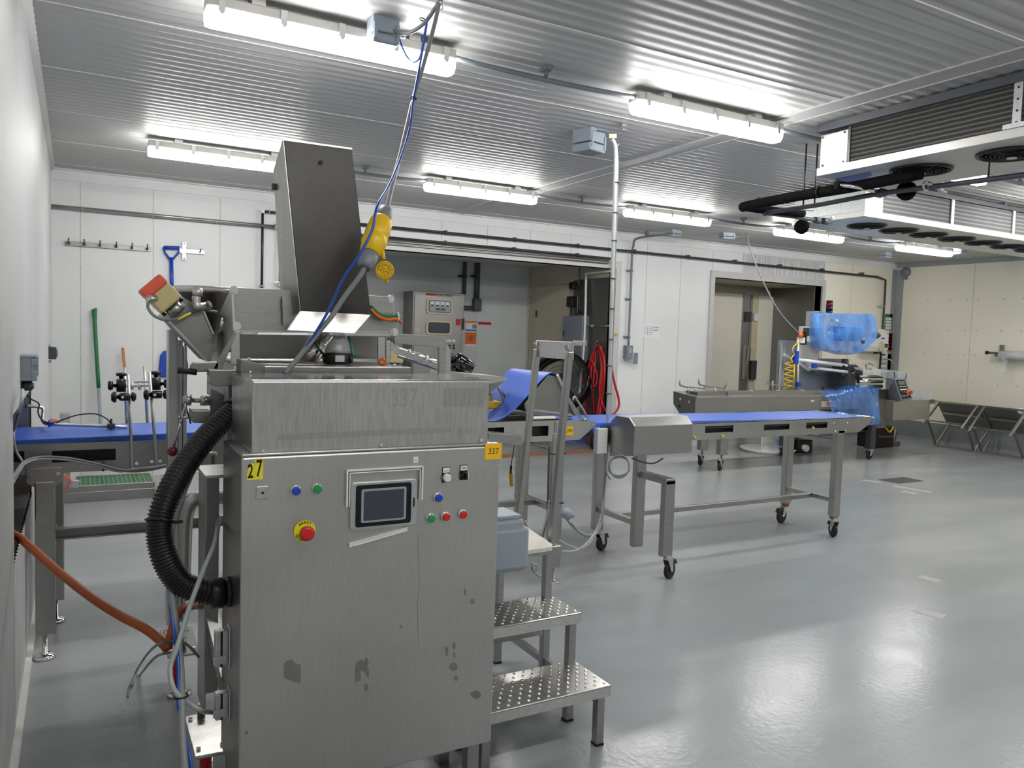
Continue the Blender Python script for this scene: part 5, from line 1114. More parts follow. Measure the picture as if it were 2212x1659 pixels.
G().box(ax0 - 0.02, ax0 + 0.05, ay0, ay1 + 0.02, 3.005, 3.055).box(ax1 - 0.05, ax1 + 0.02, ay0, ay1 + 0.02, 3.005, 3.055).build('hanger_channel', 'pvc', ac, 0.002)
G().box(ax0 - 0.008, ax0 + 0.0, 2.375, 2.42, az0 + 0.05, 3.04).box(ax0 - 0.02, ax0 + 0.0, 2.33, 2.46, az0 + 0.05, az0 + 0.075).build('hanger_strap', 'galv', ac)
for z in (2.80, 2.86, 2.92, 2.98): G().cyl((ax0 - 0.010, 2.397, z), (ax0 - 0.007, 2.397, z), 0.006, n=10).build('strap_hole', 'ink', ac)
for fx, fy in fans1: fan(ac, (fx, fy, az0 - 0.004), 0.172)
for x in (ax0 + 0.1, ax1 - 0.1):
    for y in (0.9, 2.0, 3.5): G().box(x - 0.02, x + 0.02, y - 0.02, y + 0.02, 3.05, 3.0695).build('ceiling_mount', 'pvc', ac)

G().prism([PZ(u, v, az0 - 0.0015) for u, v in ((1800, 388), (1880, 372), (1884, 379), (1850, 398))], (0, 0, 0.001)).build('blue_film_scrap', 'blue', ac, label='scrap of blue protective film')
ac2 = thing('ceiling_cooler', (8.0, 5.1, 2.72), 'farther ceiling cooler with six fans in a row beyond the drain pipe', 'cooler')
fc2 = [PZ(u, v, 2.72) for u, v in ((1866, 489), (1945, 496.5), (2020, 505), (2084, 513.5), (2146, 522), (2200, 530))]
fy2 = sum(p.y for p in fc2) / 6; x0_, pit = fc2[0].x, (fc2[5].x - fc2[0].x) / 5
bx0, bx1, by0, by1, bz0 = 5.97, 10.0, 4.53, 5.30, 2.72
fans2 = [(6.45 + 0.468 * k, 4.86) for k in range(7)]
rr2 = 0.165
pan_with_holes(bx0, bx1, by0, by1, bz0, 0, fans2, rr2 + 0.003).build('fan_deck', 'alu_white', ac2)
G().box(bx0 - 0.01, bx1, by0 - 0.012, by0 + 0.004, bz0 - 0.002, bz0 + 0.05).box(bx0 - 0.01, bx0 + 0.004, by0, by1, bz0 - 0.002, bz0 + 0.05).box(bx0, bx1, by1 - 0.004, by1 + 0.012, bz0 - 0.002, bz0 + 0.05).build('drip_pan_rim', 'alu_white', ac2, 0.003)
G().box(bx0 + 0.26, bx1, by0 + 0.01, by1 - 0.01, bz0 + 0.045, 2.995).build('coil', 'coil_l', ac2)
G().box(bx0 + 0.01, bx0 + 0.25, by0 + 0.002, by1 - 0.002, bz0 + 0.05, 2.99).build('end_cabinet', 'galv', ac2, 0.004)
for x in (PY(2056, 480, 4.53).x, PY(2188, 500, 4.53).x): G().box(x - 0.02, x + 0.02, by0 - 0.006, by0 + 0.004, bz0 + 0.05, 3.03).build('hanger_strap', 'alu_white', ac2)
G().box(bx0, bx1, by0 - 0.01, by0 + 0.04, 3.0, 3.04).box(bx0, bx1, by1 - 0.04, by1 + 0.01, 3.0, 3.04).build('hanger_channel', 'pvc', ac2)
for x in (6.3, 7.0, 8.1): G().box(x - 0.02, x + 0.02, by0, by0 + 0.03, 3.035, 3.0695).build('ceiling_mount', 'pvc', ac2)
for fx, fy in fans2: fan(ac2, (fx, fy, bz0 - 0.004), rr2)

pi = thing('insulated_pipe', (4.4, 4.0, 2.6), 'thick black foam insulated pipe elbow left of the near cooler', 'pipe')
e0 = PZ(1605, 447, 2.63)
pts = [PZ(1950, 380, 2.69), PZ(1835, 405, 2.66), e0 + Vector((0, -0.06, 0)), e0, e0 + Vector((0.06, 0.02, -0.005)), PZ(1700, 458, 2.62), PZ(1735, 464, 2.62), PZ(1740, 475, 2.60)]
G().tube([PZ(1990, 375, 2.66), PZ(1835, 405, 2.645), PZ(1720, 424, 2.64), PZ(1622, 443, 2.63), PZ(1606, 447, 2.63)], 0.036, 14, 5).build('insulation', 'foam', pi)
G().tube([PZ(1606, 447, 2.63), PZ(1640, 452, 2.625), PZ(1700, 458, 2.62), PZ(1735, 462, 2.62)], 0.03, 14, 5).build('insulation', 'foam', pi)
G().ball(PZ(1606, 447, 2.63), 0.038, 10).build('elbow', 'foam', pi)
for u, v in ((1640, 438), (1700, 428), (1770, 415)): G().torus(PZ(u, v, 2.64), (0, 1, 0), 0.034, 0.006, 18, 6).build('joint_tape', 'rubber', pi)
dp = thing('drain_pipe', (4.6, 3.6, 2.56), 'grey plastic drain pipe with two black traps running below the coolers', 'pipe')
zz = 2.60
G().tube([PZ(1652, 460, zz), PZ(1760, 444, zz), PZ(1890, 420, zz), PZ(2010, 404, zz), PZ(2212, 378, zz), PZ(2330, 362, zz)], 0.0165, 10, 3).build('main_pipe', 'pvc', dp)
G().tube([PZ(1652, 460, zz), PZ(1720, 469, zz), PZ(1758, 475, zz + 0.005), PZ(1795, 480, zz + 0.03)], 0.016, 10, 3).build('branch_pipe', 'pvc', dp)
G().tube([PZ(1815, 400, 2.64), PZ(1850, 404, 2.63), PZ(1895, 414, 2.61)], 0.013, 10, 3).build('branch_pipe', 'chrome', dp)
G().cyl(PZ(1806, 399, 2.645), PZ(1832, 404, 2.635), 0.03, n=14).build('pipe_insulation', 'foam', dp)
G().ball(PZ(1653, 460, zz), 0.024, 8).build('elbow', 'pvc', dp)
for u, v, du in ((1765, 476, 0), (1782, 478, 0), (1907, 416, 0), (1898, 418, 0)): G().cyl(PZ(u - 5, v - 1, zz + 0.005), PZ(u + 5, v + 1, zz + 0.005), 0.026, n=14).build('pipe_union', 'pvc', dp)
for u, v, z in ((1733, 490, 2.585), (1960, 412, 2.61)):
    c = PZ(u, v, z); G().lathe(c - Vector((0.02, 0, 0)), (1, 0.25, 0), [(-0.005, 0.045), (0.0, 0.06), (0.03, 0.062), (0.042, 0.05)], 24).cyl(c + UZ * 0.04, c + UZ * 0.10, 0.018, n=10).build('drain_trap', 'foam', dp)
G().bar(PZ(1728, 452, 2.62), PZ(1758, 454, 2.62), 0.03, 0.012).bar(PZ(1730, 488, 2.60), PZ(1800, 470, 2.64), 0.03, 0.018).build('support_channel', 'galv', dp)
for u in (1735, 1759):
    b_ = PZ(u, 447, 2.61); G().cyl(b_, Vector((b_.x, b_.y, ZC - 0.001)), 0.006, n=8).build('threaded_rod', 'pipe_dark', dp)
b_ = PZ(2135, 388, 2.60); G().cyl(b_, Vector((b_.x, b_.y, ZC - 0.001)), 0.005, n=8).build('threaded_rod', 'pipe_dark', dp)
g = PZ(2000, 402, 2.60); G().tube([g + Vector((0.02, 0, 0.02)), g + Vector((0.08, -0.02, 0.0)), g + Vector((0.16, -0.03, -0.03))], 0.012, 10, 3).torus(g, (0, 1, 0), 0.025, 0.006, 16, 6).build('pipe_bracket', 'galv', dp)

# ================================================================ BACK WALL
W = lambda u, v, y=8.9: PY(u, v, y)
def tool(name, label, cat, loc): return thing(name, loc, label, cat)
# steel rail pipe at the left
o = thing('wall_pipe', W(110, 446), 'bare steel pipe running along the white wall from the left corner', 'pipe')
zp = W(350, 468).z; G().cyl((XL + 0.01, 8.86, zp), (1.97, 8.86, zp), 0.018, n=12).build('pipe', 'steel', o)
for x in (0.06, 0.69, 1.30): G().torus((x, 8.86, zp), (1, 0, 0), 0.02, 0.006, 14, 6).box(x - 0.012, x + 0.012, 8.86, YB, zp - 0.012, zp + 0.012).build('pipe_clip', 'galv', o)
G().cyl((1.90, 8.86, zp), (1.97, 8.86, zp), 0.03, n=12).build('pipe_union', 'galv', o)
o = thing('wall_pipe', W(565, 620), 'thin dark pipe with white elbow dropping down the wall beside the tall chute', 'pipe')
a = W(566, 457); b_ = W(565, 622); xx = a.x
G().cyl((xx, 8.87, b_.z), (xx, 8.87, a.z), 0.014, n=10).cyl((xx, 8.87, a.z), (2.2, 8.87, a.z), 0.014, n=10).build('pipe', 'pipe_dark', o)
G().ball((xx, 8.87, a.z), 0.026, 8).build('elbow', 'white', o)
for p in ((xx + 0.07, a.z, 0), (xx, b_.z + 0.02, 1)): G().torus((p[0], 8.87, p[1]), (1, 0, 0) if not p[2] else UZ, 0.022, 0.008, 12, 6).box(p[0] - 0.012, p[0] + 0.012, 8.88, YB, p[1] - 0.012, p[1] + 0.012).build('pipe_clip', 'galv', o)
o = thing('wall_pipe', W(603, 600), 'thin steel riser with a valve right beside the tall chute', 'pipe')
a = W(607, 480); b_ = W(603, 612); G().cyl((b_.x, 8.87, b_.z), (b_.x, 8.87, a.z), 0.014, n=10).build('pipe', 'steel', o)
G().cyl((b_.x, 8.87, b_.z - 0.05), (b_.x, 8.87, b_.z), 0.025, n=10).bar((b_.x - 0.07, 8.85, b_.z + 0.01), (b_.x + 0.05, 8.85, b_.z + 0.01), 0.015, 0.012).build('valve', 'galv', o)
# black pipes over the opening
o = thing('wall_pipe', W(1300, 545), 'upper black pipe running along the whole back wall and down by the right corner', 'pipe')
zu = 2.815; G().tube([(2.2, 8.85, zu), (6.0, 8.85, zu), (12.1, 8.85, zu - 0.02), (12.33, 8.85, zu - 0.06), (12.34, 8.85, 2.5), (12.33, 8.85, 2.0), (12.32, 8.85, 1.2)], 0.017, 10, 1).build('pipe', 'pipe_dark', o)
for u in (963, 1113, 1250, 1373, 1490, 1592, 1690, 1782, 1868):
    x = PY(u, 530, 8.85).x; G().torus((x, 8.85, zu - (x / 12) * 0.012), (1, 0, 0), 0.020, 0.006, 14, 6).box(x - 0.014, x + 0.014, 8.84, YB, zu + 0.008, zu + 0.03).build('pipe_clip', 'pvc', o)
z2 = W(1905, 662).z; G().torus((12.335, 8.85, z2), UZ, 0.022, 0.008, 12, 6).box(12.25, 12.33, 8.87, YB, z2 - 0.01, z2 + 0.01).build('pipe_clip', 'galv', o)
o = thing('wall_pipe', W(1200, 550), 'lower black pipe over the alcove opening ending in an elbow', 'pipe')
zl = 2.69; G().tube([(2.2, 8.85, zl + 0.005), (5.9, 8.85, zl), (6.47, 8.85, zl - 0.005), (6.50, 8.85, zl - 0.03), (6.50, 8.85, 2.58)], 0.016, 10, 1).build('pipe', 'pipe_dark', o)
for u in (805, 963, 1113, 1250): x = PY(u, 530, 8.85).x; G().torus((x, 8.85, zl), (1, 0, 0), 0.019, 0.006, 14, 6).box(x - 0.012, x + 0.012, 8.84, YB, zl, zl + 0.03).build('pipe_clip', 'pvc', o)
o = thing('wall_pipe', W(1000, 525), 'bare steel tubes running just above the alcove opening frame', 'pipe')
for dz_, r in ((0.0, 0.011), (-0.035, 0.009)):
    G().cyl((2.4, 8.88, 2.655 + dz_ + 0.0), (6.42, 8.88, 2.655 + dz_), r, n=8).build('tube', 'steel', o)
G().tube([(6.42, 8.87, 2.655), (6.47, 8.87, 2.64), (6.48, 8.87, 2.5), (6.48, 8.87, 1.4)], 0.010, 8, 3).build('tube', 'steel_light', o)
c = PY(1336, 722, 8.8); G().cyl((6.48, 8.86, c.z), (6.60, 8.86, c.z), 0.015, n=10).build('yellow_valve', 'yellow', o)
# conduit and outlet between opening and door
o = thing('wall_conduit', W(1360, 700), 'grey conduit bending from the ceiling box down to a wall outlet', 'conduit')
xa = PY(1362, 640, 8.88).x
G().tube([(6.92, 8.23, 3.0), (6.85, 8.5, 3.0), (6.80, 8.78, 2.98), (xa + 0.01, 8.87, 2.90), (xa, 8.88, 2.75), (xa, 8.88, 2.2), (xa, 8.88, 1.5)], 0.016, 10, 4).build('pipe', 'conduit', o)
for z in (2.55, 2.15, 1.62): zz_ = z; G().box(xa - 0.06, xa + 0.04, 8.895, YB, z - 0.012, z + 0.012).torus((xa, 8.88, z), UZ, 0.019, 0.006, 12, 6).build('pipe_clip', 'conduit', o)
G().box(6.80, 6.84, 8.55, 8.59, 3.01, ZC - 0.001).build('pipe_clip', 'conduit', o)
zb = PY(1357, 760, 8.87).z; G().box(xa - 0.055, xa + 0.055, 8.84, YB, zb - 0.09, zb + 0.09).cyl((xa - 0.05, 8.86, zb - 0.13), (xa - 0.05, 8.86, zb - 0.08), 0.02, n=10).build('outlet_box', 'conduit', o, 0.006)
G().box(xa - 0.03, xa + 0.03, 8.834, 8.842, zb - 0.02, zb + 0.06).build('outlet_face', 'greybox', o, 0.003)
G().box(xa + 0.06, xa + 0.14, 8.83, 8.838, zb - 0.17, zb - 0.01).build('outlet_flap', 'conduit', o, 0.003)
# notice, hook rails
def sheet_on_wall(u0, v0, u1, v1, y, name, label, cat, mat='paper'):
    a, b_ = PY(u0, v0, y), PY(u1, v1, y); t = thing(name, (a.x, y, b_.z), label, cat)
    G().box(a.x, b_.x, y - 0.002, y, b_.z, a.z).build('sheet', mat, t); return t, a, b_
t, a, b_ = sheet_on_wall(1389, 698, 1424, 731, YB - 0.003, 'wall_notice', 'white paper notice with a small table taped to the wall beside the door', 'notice')
g = G(); w, h = b_.x - a.x, a.z - b_.z
for i in range(4): g.box(a.x + w * (0.12 + 0.15 * i), a.x + w * (0.12 + 0.15 * i) + 0.003, YB - 0.006, YB - 0.005, b_.z + h * 0.25, b_.z + h * 0.78)
for i in range(5): g.box(a.x + w * 0.12, a.x + w * 0.57, YB - 0.006, YB - 0.005, b_.z + h * (0.25 + 0.13 * i), b_.z + h * (0.25 + 0.13 * i) + 0.003)
g.build('printed_table', 'dark', t); g = G()
for z in (0.75, 0.71, 0.58, 0.54, 0.5): g.box(a.x + w * 0.62, a.x + w * (0.95 if z != 0.54 else 0.88), YB - 0.006, YB - 0.005, b_.z + h * z, b_.z + h * (z + 0.018))
g.build('printed_lines', 'dark', t)
hr = thing('hook_rail', W(230, 530), 'long steel hook rail with six pegs on the white wall at the left', 'rail')
a, b_ = W(141, 520), W(325, 536); G().box(a.x, b_.x, 8.91, YB, a.z - 0.045, a.z).build('strip', 'steel_dark', hr, 0.002)
for u in (148, 182, 216, 251, 285, 318): x = W(u, 524).x; z = a.z - 0.02; G().tube([(x, 8.91, z), (x, 8.87, z - 0.005), (x, 8.85, z + 0.01), (x, 8.85, z + 0.045)], 0.006, 8, 3).cyl((x, 8.90, z), (x, 8.91, z), 0.014, n=10).build('peg', 'dark', hr)
hr2 = thing('hook_rail', W(415, 545), 'shorter cross shaped hook rail on the wall beside the blue shovel handle', 'rail')
a, b_ = W(385, 539), W(442, 548); z = W(415, 543).z; xc = W(398, 540).x
G().box(a.x, b_.x, 8.91, YB, z - 0.022, z + 0.022).box(xc - 0.02, xc + 0.02, 8.905, YB, z - 0.095, z + 0.09).build('strip', 'galv', hr2, 0.002)
x = W(432, 545).x; G().tube([(x, 8.91, z), (x, 8.86, z), (x, 8.85, z + 0.03)], 0.006, 8, 3).build('peg', 'dark', hr2)
for dz_ in (-0.08, 0.075): G().cyl((xc, 8.898, z + dz_), (xc, 8.905, z + dz_), 0.008, n=8).build('screw', 'dark', hr2)
# blue shovel
sh = thing('shovel', W(370, 700, 8.8), 'blue plastic shovel hanging by its handle on the back wall', 'shovel')
V = lambda u, v: PY(u, v, 8.895)
G().tube([V(354, 533), V(387, 534), V(386, 545), V(373, 560), V(367, 560), V(356, 545), V(354, 533)], 0.011, 8, 1).cyl(V(354, 535), V(387, 536), 0.016, n=10).build('grip', 'blue_tool', sh)
G().cyl(V(370, 556), V(372, 660), 0.019, n=12).cyl(V(372, 660), V(374, 770), 0.017, n=12).build('shaft', 'blue_tool', sh)
G().prism([V(346, 768), V(354, 758), V(372, 754), V(396, 758), V(403, 768), V(404, 812), V(398, 815), V(348, 815), V(342, 812)], (0, 0.03, 0)).build('blade', 'blue_tool', sh, 0.012)
# green handled squeegee and wooden broom
br = thing('floor_scraper', W(210, 900, 8.7), 'tool with green grip and grey shaft leaning on the back wall', 'scraper')
G().tube([PY(203, 668, 8.88), PY(204, 675, 8.88), PY(206, 720, 8.86), PY(213, 838, 8.80)], 0.0, 12, 4, rfun=lambda k, K: 0.026 if k < 4 else (0.022 if k < 6 else 0.0185)).build('grip', 'green', br)
G().cyl(PY(213, 838, 8.80), PY(222, 1000, 8.70), 0.016, n=12).build('shaft', 'greybox', br)
G().cyl(PY(222, 1000, 8.70), PY(222, 1012, 8.69), 0.018, n=12).box(PY(205, 1012, 8.69).x, PY(240, 1012, 8.69).x, 8.62, 8.72, 0.0, 0.06).build('scraper_head', 'green', br, 0.004)
bw_ = thing('broom', W(275, 900, 8.6), 'wooden handled straw broom standing on the green tray', 'broom')
a, b_ = PY(265, 752, 8.85), PY(291, 1010, 8.42); d = (b_ - a)
G().cyl(a, a + d * 1.0, 0.014, n=12).build('handle', 'wood', bw_)
rows = []
for k in range(5):
    t_ = k / 4; zc_ = b_ + (PY(286, 1036, 8.38) - b_) * t_; w_ = 0.04 + 0.07 * t_
    rows.append([zc_ + Vector((w_ * math.cos(q * PI / 6), 0.03 * math.sin(q * PI / 6) * (1 + t_), 0.004 * ((q * 7) % 3) * t_)) for q in range(13)])
G().sheet(rows).build('bristles', 'straw', bw_)
# overturned trolley with green grating tray
tr = thing('trolley', (0.25, 8.35, 0), 'low steel trolley with green grating and red castors by the back wall', 'trolley')
a, b_ = PZ(167, 1031, 0.14), PZ(332, 1019, 0.14); d0, d1 = PZ(170, 1050, 0.14), PZ(330, 1043, 0.14)
tx0, tx1, ty0, ty1 = d0.x, d1.x, d0.y, a.y
G().box(tx0, tx1, ty0, ty1, 0.128, 0.136).build('tray_base', 'green', tr)
g = G()
for i in range(16): x = tx0 + (tx1 - tx0) * (i + 0.5) / 16; g.box(x - 0.0022, x + 0.0022, ty0, ty1, 0.136, 0.142)
g.build('tray_bars', plain('pale_green_bar', srgb(150, 190, 150), 0.5), tr)
G().box(tx0 - 0.12, tx1 + 0.02, ty0 - 0.03, ty0, 0.09, 0.145).box(tx0 - 0.02, tx1 + 0.02, ty1, ty1 + 0.02, 0.09, 0.15).box(tx1, tx1 + 0.02, ty0, ty1, 0.09, 0.145).box(tx0 - 0.16, tx0, ty0, ty1, 0.085, 0.128).box(tx0 - 0.16, tx1 + 0.02, ty0 - 0.04, ty0 - 0.03, 0.0, 0.09).build('frame', 'steel', tr, 0.003)
def redwheel(c, ax, r=0.06):
    f = G().lathe(Vector(c) - Vector(ax) * 0.018, ax, [(0, r * 0.8), (0.004, r), (0.032, r), (0.036, r * 0.8)], 28).build('caster', 'redtyre', tr)
    G().lathe(Vector(c) - Vector(ax) * 0.022, ax, [(0, r * 0.62), (0.044, r * 0.62)], 24).build('wheel_hub', 'cabgrey', f)
    G().cyl(Vector(c) - Vector(ax) * 0.03, Vector(c) + Vector(ax) * 0.03, 0.012, n=10).build('axle', 'chrome', f)
M['redtyre'] = plain('red_polyurethane', srgb(204, 92, 76), 0.4)
redwheel(PY(134, 1041, ty0 - 0.07), (0.25, -1, 0), 0.068); redwheel(PY(112, 924, ty0 + 0.2), (0.25, -1, 0), 0.08)
G().bar(PY(134, 1041, ty0 - 0.02), (tx0, ty0 - 0.02, 0.16), 0.05, 0.07).build('caster_fork', 'galv', tr, 0.004)
q1, q2 = PY(112, 924, ty0 + 0.26), PY(146, 905, ty0 + 0.26)
G().bar(q1, (q2.x, q1.y, q1.z + 0.02), 0.05, 0.06).build('caster_fork', 'galv', tr, 0.004)
G().box(q2.x - 0.06, q2.x + 0.02, q1.y + 0.03, q1.y + 0.1, 0.10, q2.z + 0.05).build('tray_bracket', 'galv', tr, 0.004)
g = thing('steel_pallet', PZ(375, 1060, 0), 'low pale steel frame on the floor behind the black hose', 'frame')
G().box(0.72, 1.5, 7.3, 8.3, 0.10, 0.13).box(0.72, 0.76, 7.3, 8.3, 0, 0.10).box(1.46, 1.5, 7.3, 8.3, 0, 0.1).build('frame', 'galv', g, 0.004)
# boxes on the left wall
lb = thing('wall_box', PX(45, 800, XL), 'open grey switch box fixed to the left wall above the conveyor', 'box')
a = PY(40, 767, 3.95); b_ = PY(80, 823, 3.95)
x1_ = b_.x; G().box(XL + 0.004, XL + 0.012, 3.96, 4.13, b_.z, a.z).box(XL + 0.004, x1_, 3.95, 4.13, a.z - 0.012, a.z).box(XL + 0.004, x1_, 3.95, 4.13, b_.z, b_.z + 0.012).box(XL + 0.004, x1_, 4.12, 4.13, b_.z, a.z).box(XL + 0.004, x1_ - 0.016, 3.955, 3.962, b_.z, a.z).build('shell', 'greybox', lb, 0.003)
for z in (a.z - 0.03, b_.z + 0.03): G().box(x1_ - 0.02, x1_ + 0.001, 3.945, 3.955, z - 0.014, z + 0.014).build('latch', 'greybox', lb, 0.003)
gz = b_.z; xg = (XL + x1_) / 2 - 0.005; G().lathe((xg, 4.0, gz), (0, 0, -1), [(0, 0.02), (0.012, 0.02), (0.013, 0.026), (0.035, 0.026), (0.045, 0.016)], 10).build('cable_gland', 'dark', lb)
lb2 = thing('wall_switch', PX(110, 760, XL), 'small grey switch on stand-offs on the left wall near the corner', 'switch')
a = PY(100, 747, 7.9); b_ = PY(125, 781, 7.9); 
G().box(b_.x - 0.07, b_.x - 0.01, 7.85, 7.95, b_.z + 0.02, a.z - 0.01).build('body', 'dark', lb2, 0.005)
G().box(b_.x - 0.01, b_.x, 7.87, 7.93, b_.z + 0.04, a.z - 0.035).build('toggle', 'cabgrey', lb2, 0.003)
for z in (b_.z, (a.z + b_.z) / 2, a.z): G().cyl((XL, 7.9, z), (b_.x - 0.05, 7.9, z), 0.012, n=10).build('stand_off', 'greybox', lb2)

# ================================================================ FLOW WRAPPING MACHINE by the back wall
wm = thing('wrapping_machine', (9.0, 7.5, 0), 'long steel flow wrapping machine with blue plastic covers by the back wall', 'machine')
w = lambda u, v, y=7.1: PY(u, v, y)
tx = 6.48
end = [PX(1455, 845, tx), PX(1455, 872, tx), PX(1468, 893, tx), PX(1502, 893, tx), PX(1503, 858, tx)]
end[3].y = end[4].y; zt = end[4].z; y0_, y1_ = end[4].y, end[0].y
G().prism(end, (3.35, 0, 0)).build('infeed_trough', 'steel', wm, 0.003)
G().prism([p + Vector((-0.004, 0, 0)) for p in end], (0.003, 0, 0)).build('trough_end_plate', 'steel_dark', wm)
for (u, v) in ((1470, 862), (1489, 868), (1468, 877)): c = PX(u, v, tx - 0.004); G().cyl(c, c - Vector((0.004, 0, 0)), 0.018, n=14).build('end_bolt', 'chrome' if v < 875 else 'ink', wm)
G().box(tx, tx + 3.3, y0_ - 0.012, y0_ + 0.03, zt - 0.012, zt + 0.004).build('trough_lip', 'steel_light', wm, 0.002)
G().box(7.1, 9.7, y0_ + 0.10, y0_ + 0.30, zt, zt + 0.055).build('inner_channel', 'steel', wm, 0.003)
G().box(6.62, 7.1, y0_ + 0.12, y0_ + 0.34, zt, zt + 0.05).build('infeed_block', 'steel_dark', wm, 0.003)
for x in (7.55, 8.05, 8.5): G().box(x, x + 0.04, y0_ + 0.16, y0_ + 0.2, zt + 0.055, zt + 0.062).build('white_clip', 'white', wm)
for x in (8.9, 9.15, 9.32, 9.45): G().cyl((x, y0_ + 0.15, zt + 0.05), (x, y0_ + 0.15, zt + 0.085), 0.008, n=8).cyl((x, y0_ + 0.15, zt + 0.085), (x, y0_ + 0.15, zt + 0.10), 0.025, n=10).build('black_knob', 'blackp', wm)
# product guides at the infeed end
def guide(pts, posts):
    g = G()
    for a, b_ in zip(pts, pts[1:]): g.bar(w(*a, 7.3), w(*b_, 7.3), 0.012, 0.02)
    o = g.build('product_guide', 'steel', wm)
    for u, va, vb in posts: G().cyl(w(u, va, 7.3), w(u, vb, 7.3), 0.014, n=10).build('guide_post', 'steel', o)
    for u, v in (pts[0], pts[-1]): G().cyl(w(u, v - 3, 7.29), w(u, v - 3, 7.33), 0.012, n=10).build('guide_tab', 'steel_dark', o)
guide([(1468, 827), (1469, 832), (1480, 836), (1522, 840)], [(1487, 838, 849), (1503, 838, 852)])
guide([(1509, 824), (1511, 831), (1532, 836), (1566, 840), (1568, 832)], [(1545, 838, 852)])
guide([(1657, 829), (1700, 834)], [(1669, 823, 846)])
# name plate and small plates on the front
a, b_ = w(1774, 867, y0_), w(1806, 878, y0_)
pl = G().box(a.x, b_.x, y0_ - 0.003, y0_ - 0.0005, b_.z, a.z).build('name_plate', 'alu_white', wm)
text('BOSCH', 'lettering', 'ink_red', pl, ((a.x + b_.x) / 2 + 0.05, y0_ - 0.003, (a.z + b_.z) / 2), UX, UZ, 0.055, 0.001, width=(b_.x - a.x) * 0.62, bold=0.02)
c = w(1755, 866, y0_); G().box(c.x - 0.03, c.x + 0.03, y0_ - 0.003, y0_ - 0.0005, c.z - 0.01, c.z + 0.01).build('small_label', 'white', wm)
# under frame, legs, castors
G().box(6.85, 9.9, 7.14, 7.20, 0.40, 0.46).box(6.85, 9.9, 7.62, 7.68, 0.40, 0.46).build('under_frame', 'steel_dark', wm, 0.004)
G().box(6.85, 6.91, 7.14, 7.68, 0.40, 0.46).build('end_beam', 'steel_dark', wm, 0.004)
for x, y in ((6.98, 7.12), (7.03, 7.52)):
    G().box(x - 0.06, x + 0.06, y - 0.04, y + 0.04, 0.20, 0.72).build('leg', 'steel', wm, 0.004); G().cyl((x, y, 0.14), (x, y, 0.2), 0.014, n=10).build('threaded_stem', 'steel_dark', wm)
    caster(wm, x - 0.02, y, 0.15, 0.4 + PI * 0, 0.058)
for x, y in ((9.80, 7.12), (8.78, 7.75)):
    G().box(x - 0.05, x + 0.05, y - 0.05, y + 0.05, 0.15, 0.5).build('leg', 'dark', wm, 0.004); caster(wm, x, y, 0.15, PI, 0.06)
G().box(9.0, 9.85, 7.14, 7.6, 0.40, 0.62).build('gear_housing', 'dark', wm, 0.01)
# main body, cabinet panel, film frame
G().box(9.5, 10.28, 7.22, 7.95, 0.42, 0.98).build('sealing_body', 'steel_dark', wm, 0.006)
py = 7.72
a, b_ = w(1735, 702, py), w(1828, 895, py)
G().box(a.x, b_.x, py, py + 0.25, b_.z, w(1780, 775, py).z).build('grey_panel', 'cabgrey', wm, 0.006)
G().box(w(1742, 740, py).x, w(1762, 740, py).x, py - 0.06, py + 0.15, w(1750, 800, py).z, w(1755, 705, py).z).build('film_post', 'alu_white', wm, 0.004)
G().box(w(1752, 700, py).x, w(1763, 700, py).x, py - 0.05, py + 0.1, w(1757, 708, py).z, w(1757, 672, py).z).build('post_head', 'greybox', wm, 0.004)
G().box(w(1818, 800, py).x, w(1826, 800, py).x, py - 0.03, py, w(1822, 880, py).z, w(1822, 775, py).z).build('slot_column', 'dark', wm)
G().box(w(1697, 740, py).x, w(1734, 740, py).x, py + 0.1, py + 0.14, 0.5, w(1710, 736, py).z).build('rear_panel', 'cabgrey', wm, 0.004)
for u in (1689, 1693): x = w(u, 800, py).x; G().box(x - 0.02, x + 0.01, py, py + 0.03, 0.5, w(u, 740, py).z).build('frame_upright', 'alu', wm)
cc_ = w(1755, 733, 7.6); G().cyl(cc_ + Vector((-0.05, 0, 0)), cc_ + Vector((0.05, 0, 0)), 0.06, n=20).build('reel_hub', 'chrome', wm)
cc_ = w(1752, 716, 7.6); G().box(cc_.x - 0.05, cc_.x + 0.06, 7.55, 7.7, cc_.z - 0.06, cc_.z + 0.05).build('reel_brake', 'dark', wm, 0.008)
# film rollers in front
G().cyl(w(1720, 777, 7.5), w(1822, 789, 7.35), 0.026, n=14).cyl(w(1822, 789, 7.35), w(1850, 793, 7.35), 0.02, n=14).build('film_roller', 'white', wm)
G().cyl(w(1745, 793, 7.5), w(1848, 806, 7.3), 0.022, n=14).build('film_roller', 'white', wm)
G().bar(w(1692, 766, 7.5), w(1722, 782, 7.5), 0.03, 0.05).bar(w(1724, 784, 7.5), w(1748, 800, 7.5), 0.03, 0.05).build('roller_arm', 'alu', wm, 0.006)
g = w(1717, 772, 7.48); G().box(g.x - 0.03, g.x + 0.03, 7.43, 7.5, g.z - 0.09, g.z + 0.09).build('blue_clamp', 'blue_b', wm, 0.012)
g = w(1758, 790, 7.44); G().box(g.x - 0.03, g.x + 0.03, 7.4, 7.46, g.z - 0.03, g.z + 0.03).build('blue_clamp', 'blue_b', wm, 0.006)
g = w(1723, 830, 7.42); G().box(g.x - 0.03, g.x + 0.03, 7.38, 7.44, g.z - 0.03, g.z + 0.03).build('blue_clamp', 'blue_b', wm, 0.006)
G().cyl(w(1724, 735, 7.5), w(1724, 845, 7.44), 0.014, n=10).build('white_tube', 'white', wm)
for u, v in ((1823, 792), (1851, 793), (1850, 806), (1843, 801), (1821, 811), (1856, 816)): c = w(u, v, 7.26); G().ball(c, 0.024, 6).build('black_knob', 'blackp', wm)
